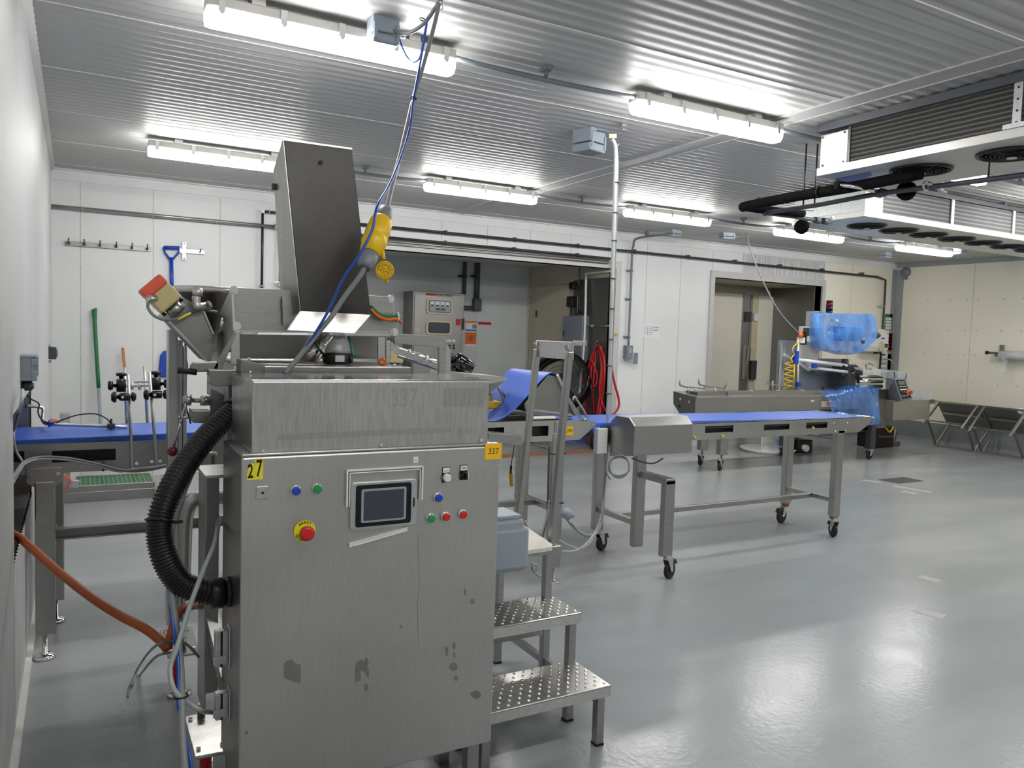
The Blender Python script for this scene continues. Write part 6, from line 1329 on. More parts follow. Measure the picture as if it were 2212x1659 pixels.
g = w(1731, 732, 7.5); G().box(g.x - 0.035, g.x + 0.045, 7.47, 7.55, g.z - 0.06, g.z + 0.02).build('air_valve', 'white', wm, 0.006)
G().box(g.x + 0.045, g.x + 0.09, 7.48, 7.56, g.z - 0.08, g.z + 0.1).build('air_filter', 'blackp', wm, 0.006)
g = w(1730, 725, 7.48); G().lathe(g - UZ * 0.03, UZ, [(0, 0.03), (0.05, 0.035), (0.07, 0.02), (0.09, 0.015)], 12).build('orange_coupling', 'orange', wm)
pts = []
for i in range(60):
    t_ = i / 59; a_ = 2 * PI * 5.5 * t_; u = 1702 + 4 * (1 - t_) ; v = 782 + 60 * t_
    p = w(u, v, 7.44); pts.append(p + Vector((0.06 * math.cos(a_), 0.05 * math.sin(a_), 0)))
G().tube([w(1727, 738, 7.5), w(1715, 748, 7.46), w(1712, 758, 7.46), w(1716, 766, 7.46), w(1708, 775, 7.45)] + pts, 0.009, 7, 2).build('coiled_air_hose', 'yellow', wm)
G().cyl(w(1716, 786, 7.46), w(1714, 843, 7.44), 0.010, n=8).build('straight_air_hose', 'yellow', wm)
# beacon stack
a = w(1791, 673, 7.7)
bs = G().cyl(a - UZ * 0.03, a + UZ * 0.01, 0.045, n=18).build('beacon_stack', 'blackp', wm)
G().cyl(a + UZ * 0.01, a + UZ * 0.075, 0.047, n=18).build('blue_lens', plain('dark_blue_lens', srgb(14, 16, 60), 0.25), bs); G().cyl(a + UZ * 0.075, a + UZ * 0.125, 0.047, n=18).build('red_lens', plain('dark_red_lens', srgb(120, 16, 24), 0.25), bs); G().cyl(a + UZ * 0.125, a + UZ * 0.16, 0.045, n=18).build('stack_cap', plain('maroon_cap', srgb(44, 14, 18), 0.3), bs)
# sealing head, guards and control panel
for z, r in ((1.02, 0.03), (1.09, 0.03), (1.16, 0.024)): G().cyl((9.70, 7.3, z), (10.22, 7.3, z), r, n=14).build('seal_roller', 'chrome' if z < 1.1 else 'steel', wm)
G().box(9.5, 9.66, 7.3, 7.6, 0.95, 1.33).box(9.66, 10.0, 7.45, 7.6, 1.1, 1.28).build('sealing_head', 'dark', wm, 0.01)
gd = G().sheet([[(9.45, 7.2, 1.30), (10.62, 7.2, 1.24)], [(9.45, 7.16, 1.27), (10.62, 7.16, 1.215)], [(10.0, 7.14, 1.17), (10.62, 7.14, 1.09)]], False); gd.sheet([[(9.45, 7.2, 1.30), (10.62, 7.2, 1.24)], [(9.45, 7.6, 1.32), (10.62, 7.6, 1.26)]], False); gd.sheet([[(10.62, 7.14, 1.09), (10.62, 7.6, 1.09)], [(10.62, 7.2, 1.24), (10.62, 7.6, 1.26)]], False)
gd.build('clear_guard', 'clear_grey', wm)
G().tube([w(1931, 803, 7.12), w(1933, 815, 7.12), w(1925, 832, 7.12), w(1921, 842, 7.12)], 0.008, 8, 3).build('guard_edge', 'dark', wm); G().tube([w(1958, 806, 7.12), w(1958, 812, 7.12), w(1955, 820, 7.12)], 0.006, 8, 3).build('guard_edge', 'dark', wm)
G().tube([w(1872, 796, 7.5), w(1871, 787, 7.5), w(1876, 785, 7.5), w(1886, 788, 7.5)], 0.010, 8, 3).build('head_handle', 'steel', wm)
g = w(1877, 797, 7.4); G().box(g.x - 0.05, g.x + 0.05, 7.38, 7.42, g.z - 0.012, g.z + 0.012).build('red_label', 'ink_red', wm)
cp = [w(1931, 818, 7.02), w(1955, 819, 7.02), w(1971, 862, 6.98), w(1947, 867, 6.98)]
cpb = [w(1914, 815, 7.35), w(1955, 817, 7.35), w(1960, 860, 7.35), w(1913, 868, 7.35)]
G().hexa(cpb, cp).build('control_box', 'cabgrey', wm, 0.004)
n_ = (cp[1] - cp[0]).cross(cp[3] - cp[0]).normalized(); n_ = n_ if n_.dot(FWD) < 0 else -n_
def onp(s, t, o=0.004): return cp[0] * (1 - s) * (1 - t) + cp[1] * s * (1 - t) + cp[2] * s * t + cp[3] * (1 - s) * t + n_ * o
pn = G().prism([onp(0.12, 0.05, 0), onp(0.9, 0.05, 0), onp(0.92, 0.75, 0), onp(0.12, 0.75, 0)], n_ * 0.004).build('keypad', 'blackp', wm)
G().prism([onp(0.25, 0.1), onp(0.8, 0.1), onp(0.8, 0.27), onp(0.25, 0.27)], n_ * 0.002).build('display', plain('grey_lcd', srgb(120, 124, 122), 0.3), pn)
G().prism([onp(0.2, 0.34), onp(0.85, 0.34), onp(0.85, 0.37), onp(0.2, 0.37)], n_ * 0.002).build('key_row', 'paper', pn); G().prism([onp(0.2, 0.47), onp(0.85, 0.47), onp(0.85, 0.52), onp(0.2, 0.52)], n_ * 0.002).build('key_row', 'paper', pn)
for s, t, mt in ((0.25, 0.62, 'dark'), (0.5, 0.62, 'ink_red'), (0.2, 0.86, 'blackp'), (0.5, 0.86, 'blackp'), (0.8, 0.86, 'blackp')): c = onp(s, t, 0.002); G().cyl(c, c + n_ * 0.02, 0.018, n=12).build('panel_button', mt, wm)
c = onp(0.85, 0.66, 0.002); G().cyl(c, c + n_ * 0.012, 0.034, n=18).build('stop_ring', 'yellow_l', wm); G().cyl(c + n_ * 0.012, c + n_ * 0.05, 0.026, n=18).build('stop_button', 'red_b', wm)
# outfeed with clear cover
G().box(10.25, 11.1, 7.1, 7.6, 0.54, 0.83).build('outfeed_box', steel('warm_steel', 0.5, 0.4, (1, 1, 20), 0.08, (1, 0.95, 0.86)), wm, 0.006)
g = G().box(10.5, 11.1, 7.1, 7.104, 0.83, 0.965).box(10.5, 11.1, 7.5, 7.504, 0.83, 0.965).box(11.096, 11.1, 7.104, 7.5, 0.83, 0.965).box(10.5, 11.1, 7.1, 7.504, 0.962, 0.966); g.build('outfeed_cover', 'clear', wm)
G().cyl((11.14, 7.08, 0.81), (11.14, 7.5, 0.81), 0.025, n=12).box(11.10, 11.16, 7.06, 7.1, 0.77, 0.83).build('outfeed_roller', 'steel_dark', wm)
# blue plastic bag over the film reel
o8 = [(1763, 682), (1764, 675), (1772, 674), (1800, 676), (1840, 677), (1872, 677), (1880, 679), (1885, 695), (1887, 738), (1872, 742), (1866, 755), (1845, 766), (1818, 769), (1800, 760), (1790, 760), (1772, 755), (1763, 738), (1761, 705)]
def loft(outline, layers, wob=0.02, seed=2):
    rr = random.Random(seed); rows = []
    for y, sc in layers:
        P3 = [PY(u, v, 7.4) for u, v in outline]; ct = sum(P3, Vector()) / len(P3)
        row = [Vector((ct.x + (p.x - ct.x) * sc + rr.uniform(-wob, wob), y, ct.z + (p.z - ct.z) * sc + rr.uniform(-wob, wob) * (0 if p.z > ct.z + 0.2 else 1))) for p in P3]
        rows.append(row + [row[0]])
    g = G().sheet([r_[:] for r_ in rows], True)
    for k in (0, -1):
        ct = sum(rows[k][:-1], Vector()) / (len(rows[k]) - 1); ct.y += -0.06 if k == 0 else 0.05
        g.sheet([rows[k], [ct * 0.5 + p * 0.5 + Vector((rr.uniform(-wob, wob), rr.uniform(-0.03, 0.02), rr.uniform(-wob, wob))) for p in rows[k]]], True)
        g.sheet([[ct * 0.5 + p * 0.5 for p in rows[k]], [ct.copy() for p in rows[k]]], True)
    return g
bag = loft(o8, [(7.29, 0.90), (7.33, 0.98), (7.40, 1.0), (7.48, 0.98), (7.53, 0.93)]).build('plastic_bag', 'film', None)
md = bag.modifiers.new('sub', 'SUBSURF'); md.levels = 1; md.render_levels = 2
tag(bag, 'crinkled translucent blue plastic bag wrapped over the film reel', 'bag')
fr = thing('film_reel', w(1800, 735, 7.35), 'roll of blue film on a spindle inside the blue plastic bag', 'reel')
c = w(1838, 722, 7.35); G().cyl((c.x - 0.32, 7.41, c.z), (c.x + 0.22, 7.41, c.z), 0.10, n=28).build('film_roll', plain('blue_film_roll', srgb(40, 118, 220), 0.25), fr)
G().cyl((c.x - 0.42, 7.41, c.z), (c.x + 0.48, 7.41, c.z), 0.03, n=12).build('spindle', 'chrome', fr)
c2 = w(1897, 732, 7.36); G().lathe((c2.x - 0.05, 7.41, c.z), UX, [(0, 0.02), (0.02, 0.045), (0.08, 0.05), (0.15, 0.02)], 14).build('spindle_handle', 'dark', fr)
G().ball(w(1864, 738, 7.26), 0.03, 8).build('brake_knob', 'dark', fr)
# blue sheet draped over the sealing jaws
rr = random.Random(9)
def drape(rows_px, name, lab, seed):
    rows = []
    for y, line in rows_px: rows.append([PY(u + rr.uniform(-1, 1), v + rr.uniform(-1, 1), y + rr.uniform(-0.03, 0.03)) for u, v in line])
    o = G().sheet(rows).build(name, 'film_d', None); m_ = o.modifiers.new('sub', 'SUBSURF'); m_.levels = 1; m_.render_levels = 2
    return tag(o, lab, 'sheet')
drape([(7.65, [(1760, 842), (1785, 836), (1810, 838), (1818, 832), (1845, 826), (1875, 828), (1896, 834)]),
       (7.35, [(1758, 846), (1785, 838), (1808, 840), (1815, 834), (1842, 829), (1872, 831), (1898, 837)]),
       (7.08, [(1768, 850), (1788, 846), (1810, 848), (1818, 838), (1842, 833), (1870, 835), (1898, 841)]),
       (7.02, [(1790, 860), (1798, 862), (1815, 862), (1828, 858), (1848, 856), (1872, 858), (1898, 862)]),
       (7.0, [(1795, 878), (1804, 880), (1818, 882), (1832, 880), (1850, 880), (1874, 882), (1899, 884)]),
       (6.98, [(1798, 900), (1808, 902), (1820, 903), (1836, 905), (1854, 908), (1878, 912), (1901, 908)]),
       (6.97, [(1800, 905), (1812, 906), (1824, 908), (1840, 911), (1858, 915), (1880, 920), (1903, 914)])], 'plastic_sheet', 'translucent blue plastic sheet draped over the sealing jaws of the wrapping machine', 3)
a, b_ = w(1864, 868, 7.218), w(1896, 879, 7.218)
pt = G().box(a.x, b_.x, 7.2165, 7.2195, b_.z, a.z).build('printed_label', plain('pale_blue_tag', srgb(150, 190, 225), 0.5), wm)
text('132', 'digits', 'ink', wm, w(1884, 888, 7.218), UX, UZ, 0.10, 0.001)
# things under the wrapping machine
hp = thing('white_hoop_tray', (8.9, 8.2, 0), 'white round tray with blue film inside under the wrapping machine', 'tray')
c = PZ(1655, 966, 0.1); c = Vector((8.9, 8.15, 0.0))
G().lathe(c, UZ, [(0, 0.36), (0.03, 0.38), (0.05, 0.40), (0.055, 0.39), (0.02, 0.35)], 36).build('tray', 'white', hp); G().box(8.62, 9.0, 8.0, 8.02, 0.02, 0.42).build('white_panel', 'white', hp)
fb = G().ball((9.05, 8.05, 0.17), 0.16, 8).build('plastic_bundle', 'film', None); tag(fb, 'crumpled blue plastic bundle on the white round tray', 'bundle')
mt_ = thing('motor_unit', (9.35, 7.9, 0), 'small black motor with white cap under the wrapping machine', 'motor'); G().box(9.2, 9.5, 7.85, 8.1, 0, 0.2).build('housing', 'blackp', mt_, 0.02); G().cyl((9.3, 7.78, 0.08), (9.3, 7.85, 0.08), 0.05, n=14).build('white_cap', 'white', mt_)
tb = thing('tool_bag', (11.2, 7.6, 0), 'dark brown tool bag with yellow strap on the floor beside the machine', 'bag')
a, b_ = PY(1888, 912, 7.9), PY(1926, 955, 7.9)
G().box(a.x, b_.x, 7.85, 8.2, 0.0, 0.34).build('body', 'bag', tb, 0.03); G().box(a.x + 0.05, b_.x - 0.06, 7.835, 7.855, 0.17, 0.19).build('zip', 'steel_dark', tb); G().tube([(a.x + 0.22, 7.84, 0.31), (a.x + 0.3, 7.83, 0.25), (b_.x - 0.06, 7.84, 0.33)], 0.014, 8, 4).build('strap', 'yellow', tb)
tl = thing('hand_tool', (11.75, 7.9, 0), 'small metal tool lying right of the tool bag', 'tool'); G().cyl((b_.x + 0.08, 7.95, 0.06), (b_.x + 0.12, 7.95, 0.28), 0.05, n=12).box(b_.x + 0.02, b_.x + 0.2, 7.88, 8.0, 0, 0.08).build('tool_head', 'steel_dark', tl, 0.01)
# cable from the ceiling box to the machine
mcb = thing('machine_cable', (7.9, 7.7, 1.8), 'thin pale cable hanging from the ceiling box down to the wrapping machine', 'cable')
G().tube([(7.80, 7.95, 3.02), (7.9, 7.9, 3.03), PY(1610, 499, 7.85), PY(1617, 505, 7.82), PY(1616, 520, 7.8), PY(1625, 552, 7.76), PY(1650, 612, 7.68), PY(1685, 675, 7.58), PY(1728, 722, 7.5)], 0.009, 8, 6).build('cable', 'cable', mcb)
G().tube([PY(1610, 499, 7.85), PY(1609, 512, 7.84), PY(1614, 524, 7.8)], 0.003, 6, 4).build('wire_sling', 'chrome', mcb)
p = PY(1610, 497, 7.85); G().box(p.x - 0.02, p.x + 0.02, p.y - 0.02, p.y + 0.02, p.z, ZC - 0.001).build('ceiling_clip', 'pvc', mcb)

# ================================================================ RIGHT CORNER
ds = thing('towel_dispenser', (12.2, 8.85, 1.5), 'white paper towel dispenser on the wall behind the blue bag', 'dispenser')
a, b_ = PY(1868, 709, 8.75), PY(1914, 761, 8.75)
G().prism([(a.x, YB, b_.z + 0.02), (a.x, 8.74, b_.z), (a.x, 8.70, b_.z + 0.1), (a.x, 8.72, a.z - 0.1), (a.x, 8.80, a.z), (a.x, YB, a.z)], (b_.x - a.x, 0, 0)).build('cover', 'white', ds, 0.02)
G().cyl((b_.x - 0.2, 8.715, b_.z + 0.1), (b_.x - 0.2, 8.695, b_.z + 0.1), 0.08, n=20).build('feed_wheel', 'off', ds)
G().box(b_.x - 0.2, b_.x - 0.12, 8.705, 8.715, a.z - 0.17, a.z - 0.15).build('blue_mark', 'blue_b', ds)
G().box(b_.x - 0.25, b_.x - 0.02, 8.70, 8.72, a.z - 0.32, a.z - 0.25).build('window', 'dark', ds, 0.02)
G().box(a.x + 0.4, a.x + 0.5, 8.78, 8.85, b_.z - 0.03, b_.z + 0.01).build('towel_slot', 'blackp', ds)
t, a, b_ = sheet_on_wall(1912, 678, 1926, 713, YB - 0.004, 'wall_sign', 'narrow green and white poster on the back wall near the right corner', 'sign', 'green')
for k in range(4): zt_ = a.z - 0.06 - k * 0.055; G().box(a.x + 0.02, b_.x - 0.02, YB - 0.008, YB - 0.006, zt_ - 0.045, zt_).build('sign_panel', 'paper', t)
t, a, b_ = sheet_on_wall(1903, 719, 1931, 758, YB - 0.004, 'wall_sign', 'white sign with red capital lettering beside the towel dispenser', 'sign')
g = G().box(a.x, b_.x, YB - 0.0085, YB - 0.0065, a.z - 0.012, a.z - 0.004).box(a.x, b_.x, YB - 0.0085, YB - 0.0065, b_.z + 0.004, b_.z + 0.012).box(b_.x - 0.012, b_.x - 0.004, YB - 0.0085, YB - 0.0065, b_.z, a.z); g.build('red_border', 'ink_red', t)
for k, s_ in enumerate(('À LAVER', 'ET PAR', 'À LAVER', 'LES MAINS', 'SEULEMENT')): text(s_, 'lettering', 'ink_red', t, (b_.x - 0.14, YB - 0.006, a.z - 0.06 - k * 0.063), UX, UZ, 0.045, 0.001, width=0.13 if k < 3 else 0.18)
t, a, b_ = sheet_on_wall(1903, 764, 1928, 815, YB - 0.004, 'wall_sign', 'white sheet of small grey drawings below the red lettered sign', 'sign')
g = G()
for i in range(3):
    for j in range(3): g.box(a.x + 0.03 + i * 0.07, a.x + 0.07 + i * 0.07, YB - 0.008, YB - 0.0065, b_.z + 0.04 + j * 0.09, b_.z + 0.09 + j * 0.09)
g.build('printed_drawings', 'cabgrey', t); t2_ = G()
for x in (a.x + 0.02, b_.x - 0.12): t2_.box(x, x + 0.1, YB - 0.008, YB - 0.0065, a.z - 0.03, a.z - 0.005)
t2_.build('printed_marks', 'ink', t)
fc_ = thing('faucet', PY(1915, 778, 8.8), 'bent steel spout over the hidden wash basin in the corner', 'faucet'); G().tube([PY(1903, 777, 8.85), PY(1918, 776, 8.8), PY(1928, 782, 8.75), PY(1930, 798, 8.75)], 0.014, 8, 4).build('spout', 'steel', fc_)
ad = thing('alarm_bell', PX(1959, 589, XR - 0.03), 'round grey alarm sounder high on the right wall by the corner', 'alarm')
c = PX(1958, 588, XR); G().lathe(c, (-1, 0, 0), [(0, 0.085), (0.03, 0.085), (0.06, 0.06), (0.07, 0.03)], 24).build('sounder', 'conduit', ad); G().box(XR - 0.06, XR, c.y - 0.03, c.y + 0.03, c.z - 0.13, c.z - 0.07).build('base_gland', 'conduit', ad); G().cyl((XR - 0.03, c.y - 0.09, c.z + 0.02), (XR - 0.03, c.y - 0.05, c.z + 0.02), 0.02, n=8).build('side_plug', 'conduit', ad)
rl = thing('film_roll_holder', (12.6, 6.6, 1.5), 'clear film roll on a steel bracket on the right wall', 'roll')
rx = 12.55; a = PX(2165, 745, XR - 0.02); b_ = PX(2165, 781, XR - 0.02); yb_ = a.y
G().box(XR - 0.03, XR, yb_ - 0.035, yb_ + 0.035, b_.z, a.z).build('bracket', 'steel', rl, 0.003)
cz = PX(2190, 768, rx).z
G().box(rx - 0.03, XR - 0.03, yb_ - 0.01, yb_ + 0.01, cz - 0.03, cz + 0.03).build('bracket_arm', 'steel', rl); G().cyl((rx, yb_ + 0.14, cz + 0.03), (rx, yb_ - 0.9, cz), 0.02, n=12).build('spindle', 'steel', rl); G().cyl((rx, yb_ + 0.13, cz + 0.03), (rx, yb_ + 0.16, cz + 0.03), 0.028, n=12).build('spindle_tip', 'blackp', rl)
G().cyl((rx, yb_ - 0.06, cz), (rx, yb_ - 0.75, cz), 0.068, n=24).build('film_roll', plain('clear_film_roll', srgb(205, 206, 208), 0.2), rl)
rows = [[(rx - 0.068 + 0.01 * math.sin(j), yb_ - 0.06 - 0.03 * i, cz - 0.075 * j - 0.02 * (i % 2) * j) for i in range(6)] for j in range(4)]
G().sheet(rows).build('hanging_film', 'clear', rl)
def tipped_table(E, F, a_e, a_, c_, k_, label):
    E, F = Vector((*E, 0.012)), Vector((*F, 0.012)); L = (F - E).normalized(); Wd = Vector((-L.y, L.x, 0)); Wd = Wd if Wd.x > 0 else -Wd
    pt = lambda base, wz: base + Wd * wz[0] + UZ * wz[1]
    t = thing('tipped_table', (E + F) / 2 - UZ * 0.012, label, 'table', 'tipped steel tables by the right wall')
    for base in (E, F):
        G().bar(pt(base, c_), pt(base, a_e), 0.032, 0.032, L).build('leg', 'steel_light', t, 0.003)
        G().bar(pt(base, k_), base, 0.032, 0.032, L).build('leg', 'steel', t, 0.003)
        G().bar(pt(base, a_), base, 0.026, 0.026, L).build('side_brace', 'steel_dark', t, 0.002)
        G().cyl(base - UZ * 0.012, base + UZ * 0.012, 0.02, n=10).build('foot', 'steel_light', t)
    G().bar(pt(E, a_), pt(F, a_), 0.026, 0.026).build('front_rail', 'steel_light', t, 0.002); G().bar(E + UZ * 0.015, F + UZ * 0.015, 0.026, 0.026).build('floor_rail', 'steel_light', t, 0.002)
    d_ = (Vector((k_[0], 0, k_[1])) - Vector((c_[0], 0, c_[1]))); nn = (Wd * d_.z - UZ * d_.x).normalized() * -1
    e_ = L * 0.05
    G().prism([pt(E, c_) - e_, pt(F, c_) + e_, pt(F, k_) + e_, pt(E, k_) - e_], (nn if nn.x > 0 else -nn) * 0.02).build('table_top', 'steel_dark', t, 0.002)
    G().bar(pt(E, c_) - e_, pt(F, c_) + e_, 0.035, 0.03).build('top_edge', 'steel', t, 0.003)
    m1 = ((c_[0] + k_[0]) / 2, (c_[1] + k_[1]) / 2); G().bar(pt(E, m1) - Wd * 0.02, pt(F, m1) - Wd * 0.02, 0.03, 0.03).build('under_rib', 'steel', t)
tipped_table((12.32, 7.74), (12.232, 7.058), (-0.314, 0.357), (-0.222, 0.412), (0.012, 0.713), (0.278, 0.341), 'tipped over steel table nearest the wrapping machine by the right wall')
tipped_table((12.252, 6.949), (12.219, 6.326), (-0.365, 0.336), (-0.267, 0.393), (-0.007, 0.711), (0.29, 0.333), 'tipped over steel table at the right picture edge under the film roll')
wb = G().ball(PX(2206, 888, 12.25), 0.05, 8).build('cup', 'white', None); wb['label'] = 'white cup sitting on the edge of the right tipped table'; wb['category'] = 'cup'

# ================================================================ ALCOVE
fp_ = thing('freezer_control_panel', (4.8, 11.0, 1.0), 'steel FRIGOSCANDIA control panel with two framed windows in the dark alcove', 'cabinet')
q0, q1 = PY(893, 628, 10.9), PY(1003, 632, 10.9); fx0, fx1, fz1 = q0.x, q1.x, q0.z; fz0 = 0.95
G().box(fx0, fx1, 10.9, AY, fz0, fz1).build('body', 'steel_dark', fp_, 0.006); G().box(fx0 + 0.02, fx1 - 0.06, 10.885, 10.9, fz0 + 0.02, fz1 - 0.03).build('door', 'steel_dark', fp_, 0.004)
q = lambda u, v, o=0.0: PY(u, v, 10.885 - o)
for (u0, v0, u1, v1, k) in ((921, 644, 977, 680, 0), (920, 692, 974, 724, 1)):
    a, b_ = q(u0, v0), q(u1, v1); cx_, cz_ = (a.x + b_.x) / 2, (a.z + b_.z) / 2; W_, H_ = b_.x - a.x, a.z - b_.z
    fm = G().prism(rrect(cx_, cz_, W_, H_, 0.05, 10.885), NY * 0.02).build('window_frame', 'off', fp_, 0.006)
    G().prism(rrect(cx_, cz_, W_ * 0.86, H_ * 0.78, 0.035, 10.865), NY * 0.004).build('window_gasket', 'dark', fm)
    G().prism(rrect(cx_, cz_, W_ * 0.80, H_ * 0.70, 0.025, 10.861), NY * 0.003).build('window_face', 'greybox' if k == 0 else 'screen', fm)
    if k == 0:
        for i in range(4): xx = cx_ - W_ * 0.3 + i * W_ * 0.19; G().box(xx - 0.03, xx + 0.03, 10.852, 10.858, cz_ - 0.0, cz_ + H_ * 0.3).build('meter', 'paper', fm); G().box(xx - 0.024, xx + 0.024, 10.85, 10.852, cz_ - 0.0, cz_ + H_ * 0.1).build('meter_scale', 'blackp', fm)
        for i in range(2): xx = cx_ - W_ * 0.08 + i * W_ * 0.2; G().box(xx - 0.035, xx + 0.035, 10.852, 10.858, cz_ - H_ * 0.25, cz_ - H_ * 0.12).build('readout', 'dark', fm)
    else:
        g = G(); 
        for (x0, x1, z0, z1) in ((-.24, -.235, -.2, .2), (.16, .165, -.2, .2), (-.24, .165, .19, .2), (-.24, .165, -.2, -.19)): g.box(cx_ + x0 * W_, cx_ + x1 * W_, 10.855, 10.858, cz_ + z0 * H_, cz_ + z1 * H_)
        g.build('display_outline', 'cabgrey', fm)
a = q(920, 633); b_ = q(939, 639); G().box(a.x, b_.x, 10.881, 10.885, b_.z, a.z).build('red_bar', 'ink_red', fp_)
text('FRIGOSCANDIA', 'lettering', 'ink', fp_, q(959, 638, 0.001), UX, UZ, 0.055, 0.001, width=q(979, 640).x - q(940, 638).x, bold=0.015)
a = q(985, 689); b_ = q(995, 703); G().box(a.x, b_.x, 10.88, 10.885, b_.z, a.z).build('red_sticker', 'ink_red', fp_)
for u in (963, 971, 980):
    for v in (746, 752): c = q(u, v); G().cyl(c, c + NY * 0.02, 0.016, n=12).build('panel_button', 'blackp', fp_)
    c = q(u, 736); G().box(c.x - 0.025, c.x + 0.025, 10.881, 10.885, c.z - 0.02, c.z + 0.02).build('button_label', 'paper', fp_)
text('5', 'number', 'paper', fp_, q(903, 712, 0.001), UX, UZ, 0.07, 0.001)
G().box(fx1 - 0.03, fx1 + 0.01, 10.88, 10.9, q(1002, 712).z, q(1002, 688).z).build('door_handle', 'blackp', fp_, 0.005)
for z in (0.2,): G().box(fx0 + 0.05, fx1 - 0.05, 10.95, AY, 0, fz0).build('plinth', 'dark', fp_)
ybx = thing('yellow_box', PY(858, 765, 10.7), 'cream box behind the machine beside the freezer control panel', 'box'); a, b_ = PY(844, 757, 10.8), PY(871, 784, 10.8); G().box(a.x, b_.x, 10.8, 11.0, b_.z, a.z).build('body', 'cream', ybx, 0.01); G().box(a.x + 0.05, b_.x - 0.05, 10.83, 10.97, 0, b_.z).build('pedestal', 'dark', ybx)
def vpipe(u, v0, v1, name_lab, r, extra=None):
    o = thing('alcove_conduit', PY(u, v1, 11.25), name_lab, 'conduit'); x = PY(u, (v0 + v1) / 2, 11.25).x; z0, z1 = PY(u, v1, 11.25).z, PY(u, v0, 11.25).z
    G().cyl((x, 11.25, z0), (x, 11.25, min(z1, 2.72)), r, n=12).build('pipe', 'pvc', o)
    G().box(x - 0.1, x + 0.03, 11.22, AY, PY(u, 597, 11.25).z - 0.015, PY(u, 597, 11.25).z + 0.015).build('clip', 'blackp', o); return o, x, z0
vpipe(1004, 545, 636, 'thin dark conduit rising from the freezer control panel', 0.03)
o, x, z0 = vpipe(1031, 545, 650, 'thick dark conduit with fitting right of the freezer control panel', 0.045)
G().box(x - 0.06, x + 0.06, 11.18, AY, z0 - 0.16, z0 + 0.03).build('conduit_body', 'pvc', o, 0.01); G().cyl((fx1, 11.22, z0 - 0.12), (x - 0.05, 11.22, z0 - 0.12), 0.035, n=12).build('side_pipe', 'pvc', o)
t, a, b_ = sheet_on_wall(1006, 693, 1029, 715, AY - 0.004, 'wall_poster', 'white notice with orange heading right of the freezer control panel', 'poster'); G().box(a.x, b_.x, AY - 0.009, AY - 0.0065, a.z - 0.03, a.z).build('orange_band', 'orange', t); G().box(a.x + 0.12, b_.x, AY - 0.009, AY - 0.0065, a.z - 0.12, a.z - 0.05).build('teal_patch', 'cabgrey', t); G().box(a.x, b_.x, AY - 0.009, AY - 0.0065, b_.z, b_.z + 0.02).build('blue_band', 'blue_b', t)
t, a, b_ = sheet_on_wall(1005, 718, 1028, 748, AY - 0.004, 'wall_poster', 'orange poster with a teal splash below the white notice', 'poster', 'orange'); c = Vector(((a.x + b_.x) / 2, AY - 0.008, (a.z + b_.z) / 2 + 0.02)); g = G()
for k in range(9): an = k * 2 * PI / 9; g.prism([c, c + Vector((math.cos(an - 0.2), 0, math.sin(an - 0.2))) * 0.03, c + Vector((math.cos(an), 0, math.sin(an))) * 0.065, c + Vector((math.cos(an + 0.2), 0, math.sin(an + 0.2))) * 0.03], NY * 0.002)
g.build('splash', plain('dark_teal', srgb(30, 100, 100), 0.6), t); G().box(a.x, b_.x, AY - 0.009, AY - 0.0065, b_.z, b_.z + 0.03).build('white_strip', 'paper', t)
t, a, b_ = sheet_on_wall(1033, 695, 1061, 702, AY - 0.004, 'wall_plate', 'dark red strip sign on the alcove back wall', 'sign', 'ink_red')
# right wall of the alcove
sd = lambda u, v, x=6.56: PX(u, v, x)
dr = thing('alcove_door', (6.55, 10.4, 0), 'beige door panel on the dark right side of the alcove', 'door'); a, b_ = sd(1162, 620), sd(1233, 620); G().box(6.53, 6.578, b_.y, a.y, 0.0, a.z).build('leaf', 'wall_b', dr, 0.004); G().box(6.515, 6.53, a.y - 0.06, a.y - 0.02, 1.9, 2.0).build('hinge', 'dark', dr)
gb_ = thing('alcove_cabinet', (6.4, 9.85, 0), 'grey steel locker against the right side of the alcove', 'cabinet'); a, b_ = PX(1216, 682, 6.45), PX(1258, 682, 6.45); G().box(6.45, 6.57, b_.y, a.y, 0.1, a.z).build('body', 'cabgrey', gb_, 0.006); G().box(6.44, 6.45, a.y - 0.06, a.y - 0.03, 1.6, 1.68).build('latch', 'dark', gb_)
sw = thing('alcove_switch', sd(1230, 650), 'small black switch box above the grey locker in the alcove', 'switch'); c = PX(1231, 650, 6.5); G().box(6.49, 6.578, c.y - 0.08, c.y + 0.08, c.z - 0.09, c.z + 0.07).build('body', 'blackp', sw, 0.005); G().tube([(6.53, c.y, c.z - 0.09), (6.53, c.y, c.z - 0.4)], 0.012, 8, 1).tube([(6.5, c.y - 0.08, c.z + 0.22), (6.48, c.y - 0.16, c.z + 0.25), (6.48, c.y - 0.26, c.z + 0.15), (6.49, c.y - 0.3, c.z - 0.2)], 0.02, 8, 4).build('cord', 'rubber', sw); G().box(6.47, 6.578, c.y - 0.12, c.y, c.z + 0.17, c.z + 0.28).build('plug', 'blackp', sw, 0.01)
hs = thing('red_hose', (6.5, 9.1, 0.5), 'coiled red hose hanging on a hook inside the alcove', 'hose')
rr = random.Random(4)
hx = 6.5
def hl(px, r=0.016): G().tube([PX(u, v, hx - 0.03 * (i % 3)) for i, (u, v) in enumerate(px)], r, 8, 5).build('hose_loop', 'red_hose', hs)
hl([(1268, 895), (1266, 860), (1275, 810), (1283, 770), (1290, 748), (1298, 752), (1302, 790), (1298, 840), (1290, 895)])
hl([(1290, 748), (1280, 765), (1270, 800), (1262, 825), (1270, 836), (1284, 836), (1290, 815), (1284, 790), (1275, 775)])
hl([(1290, 748), (1303, 765), (1306, 810), (1300, 860), (1295, 900), (1290, 958), (1282, 965), (1275, 955), (1277, 900)])
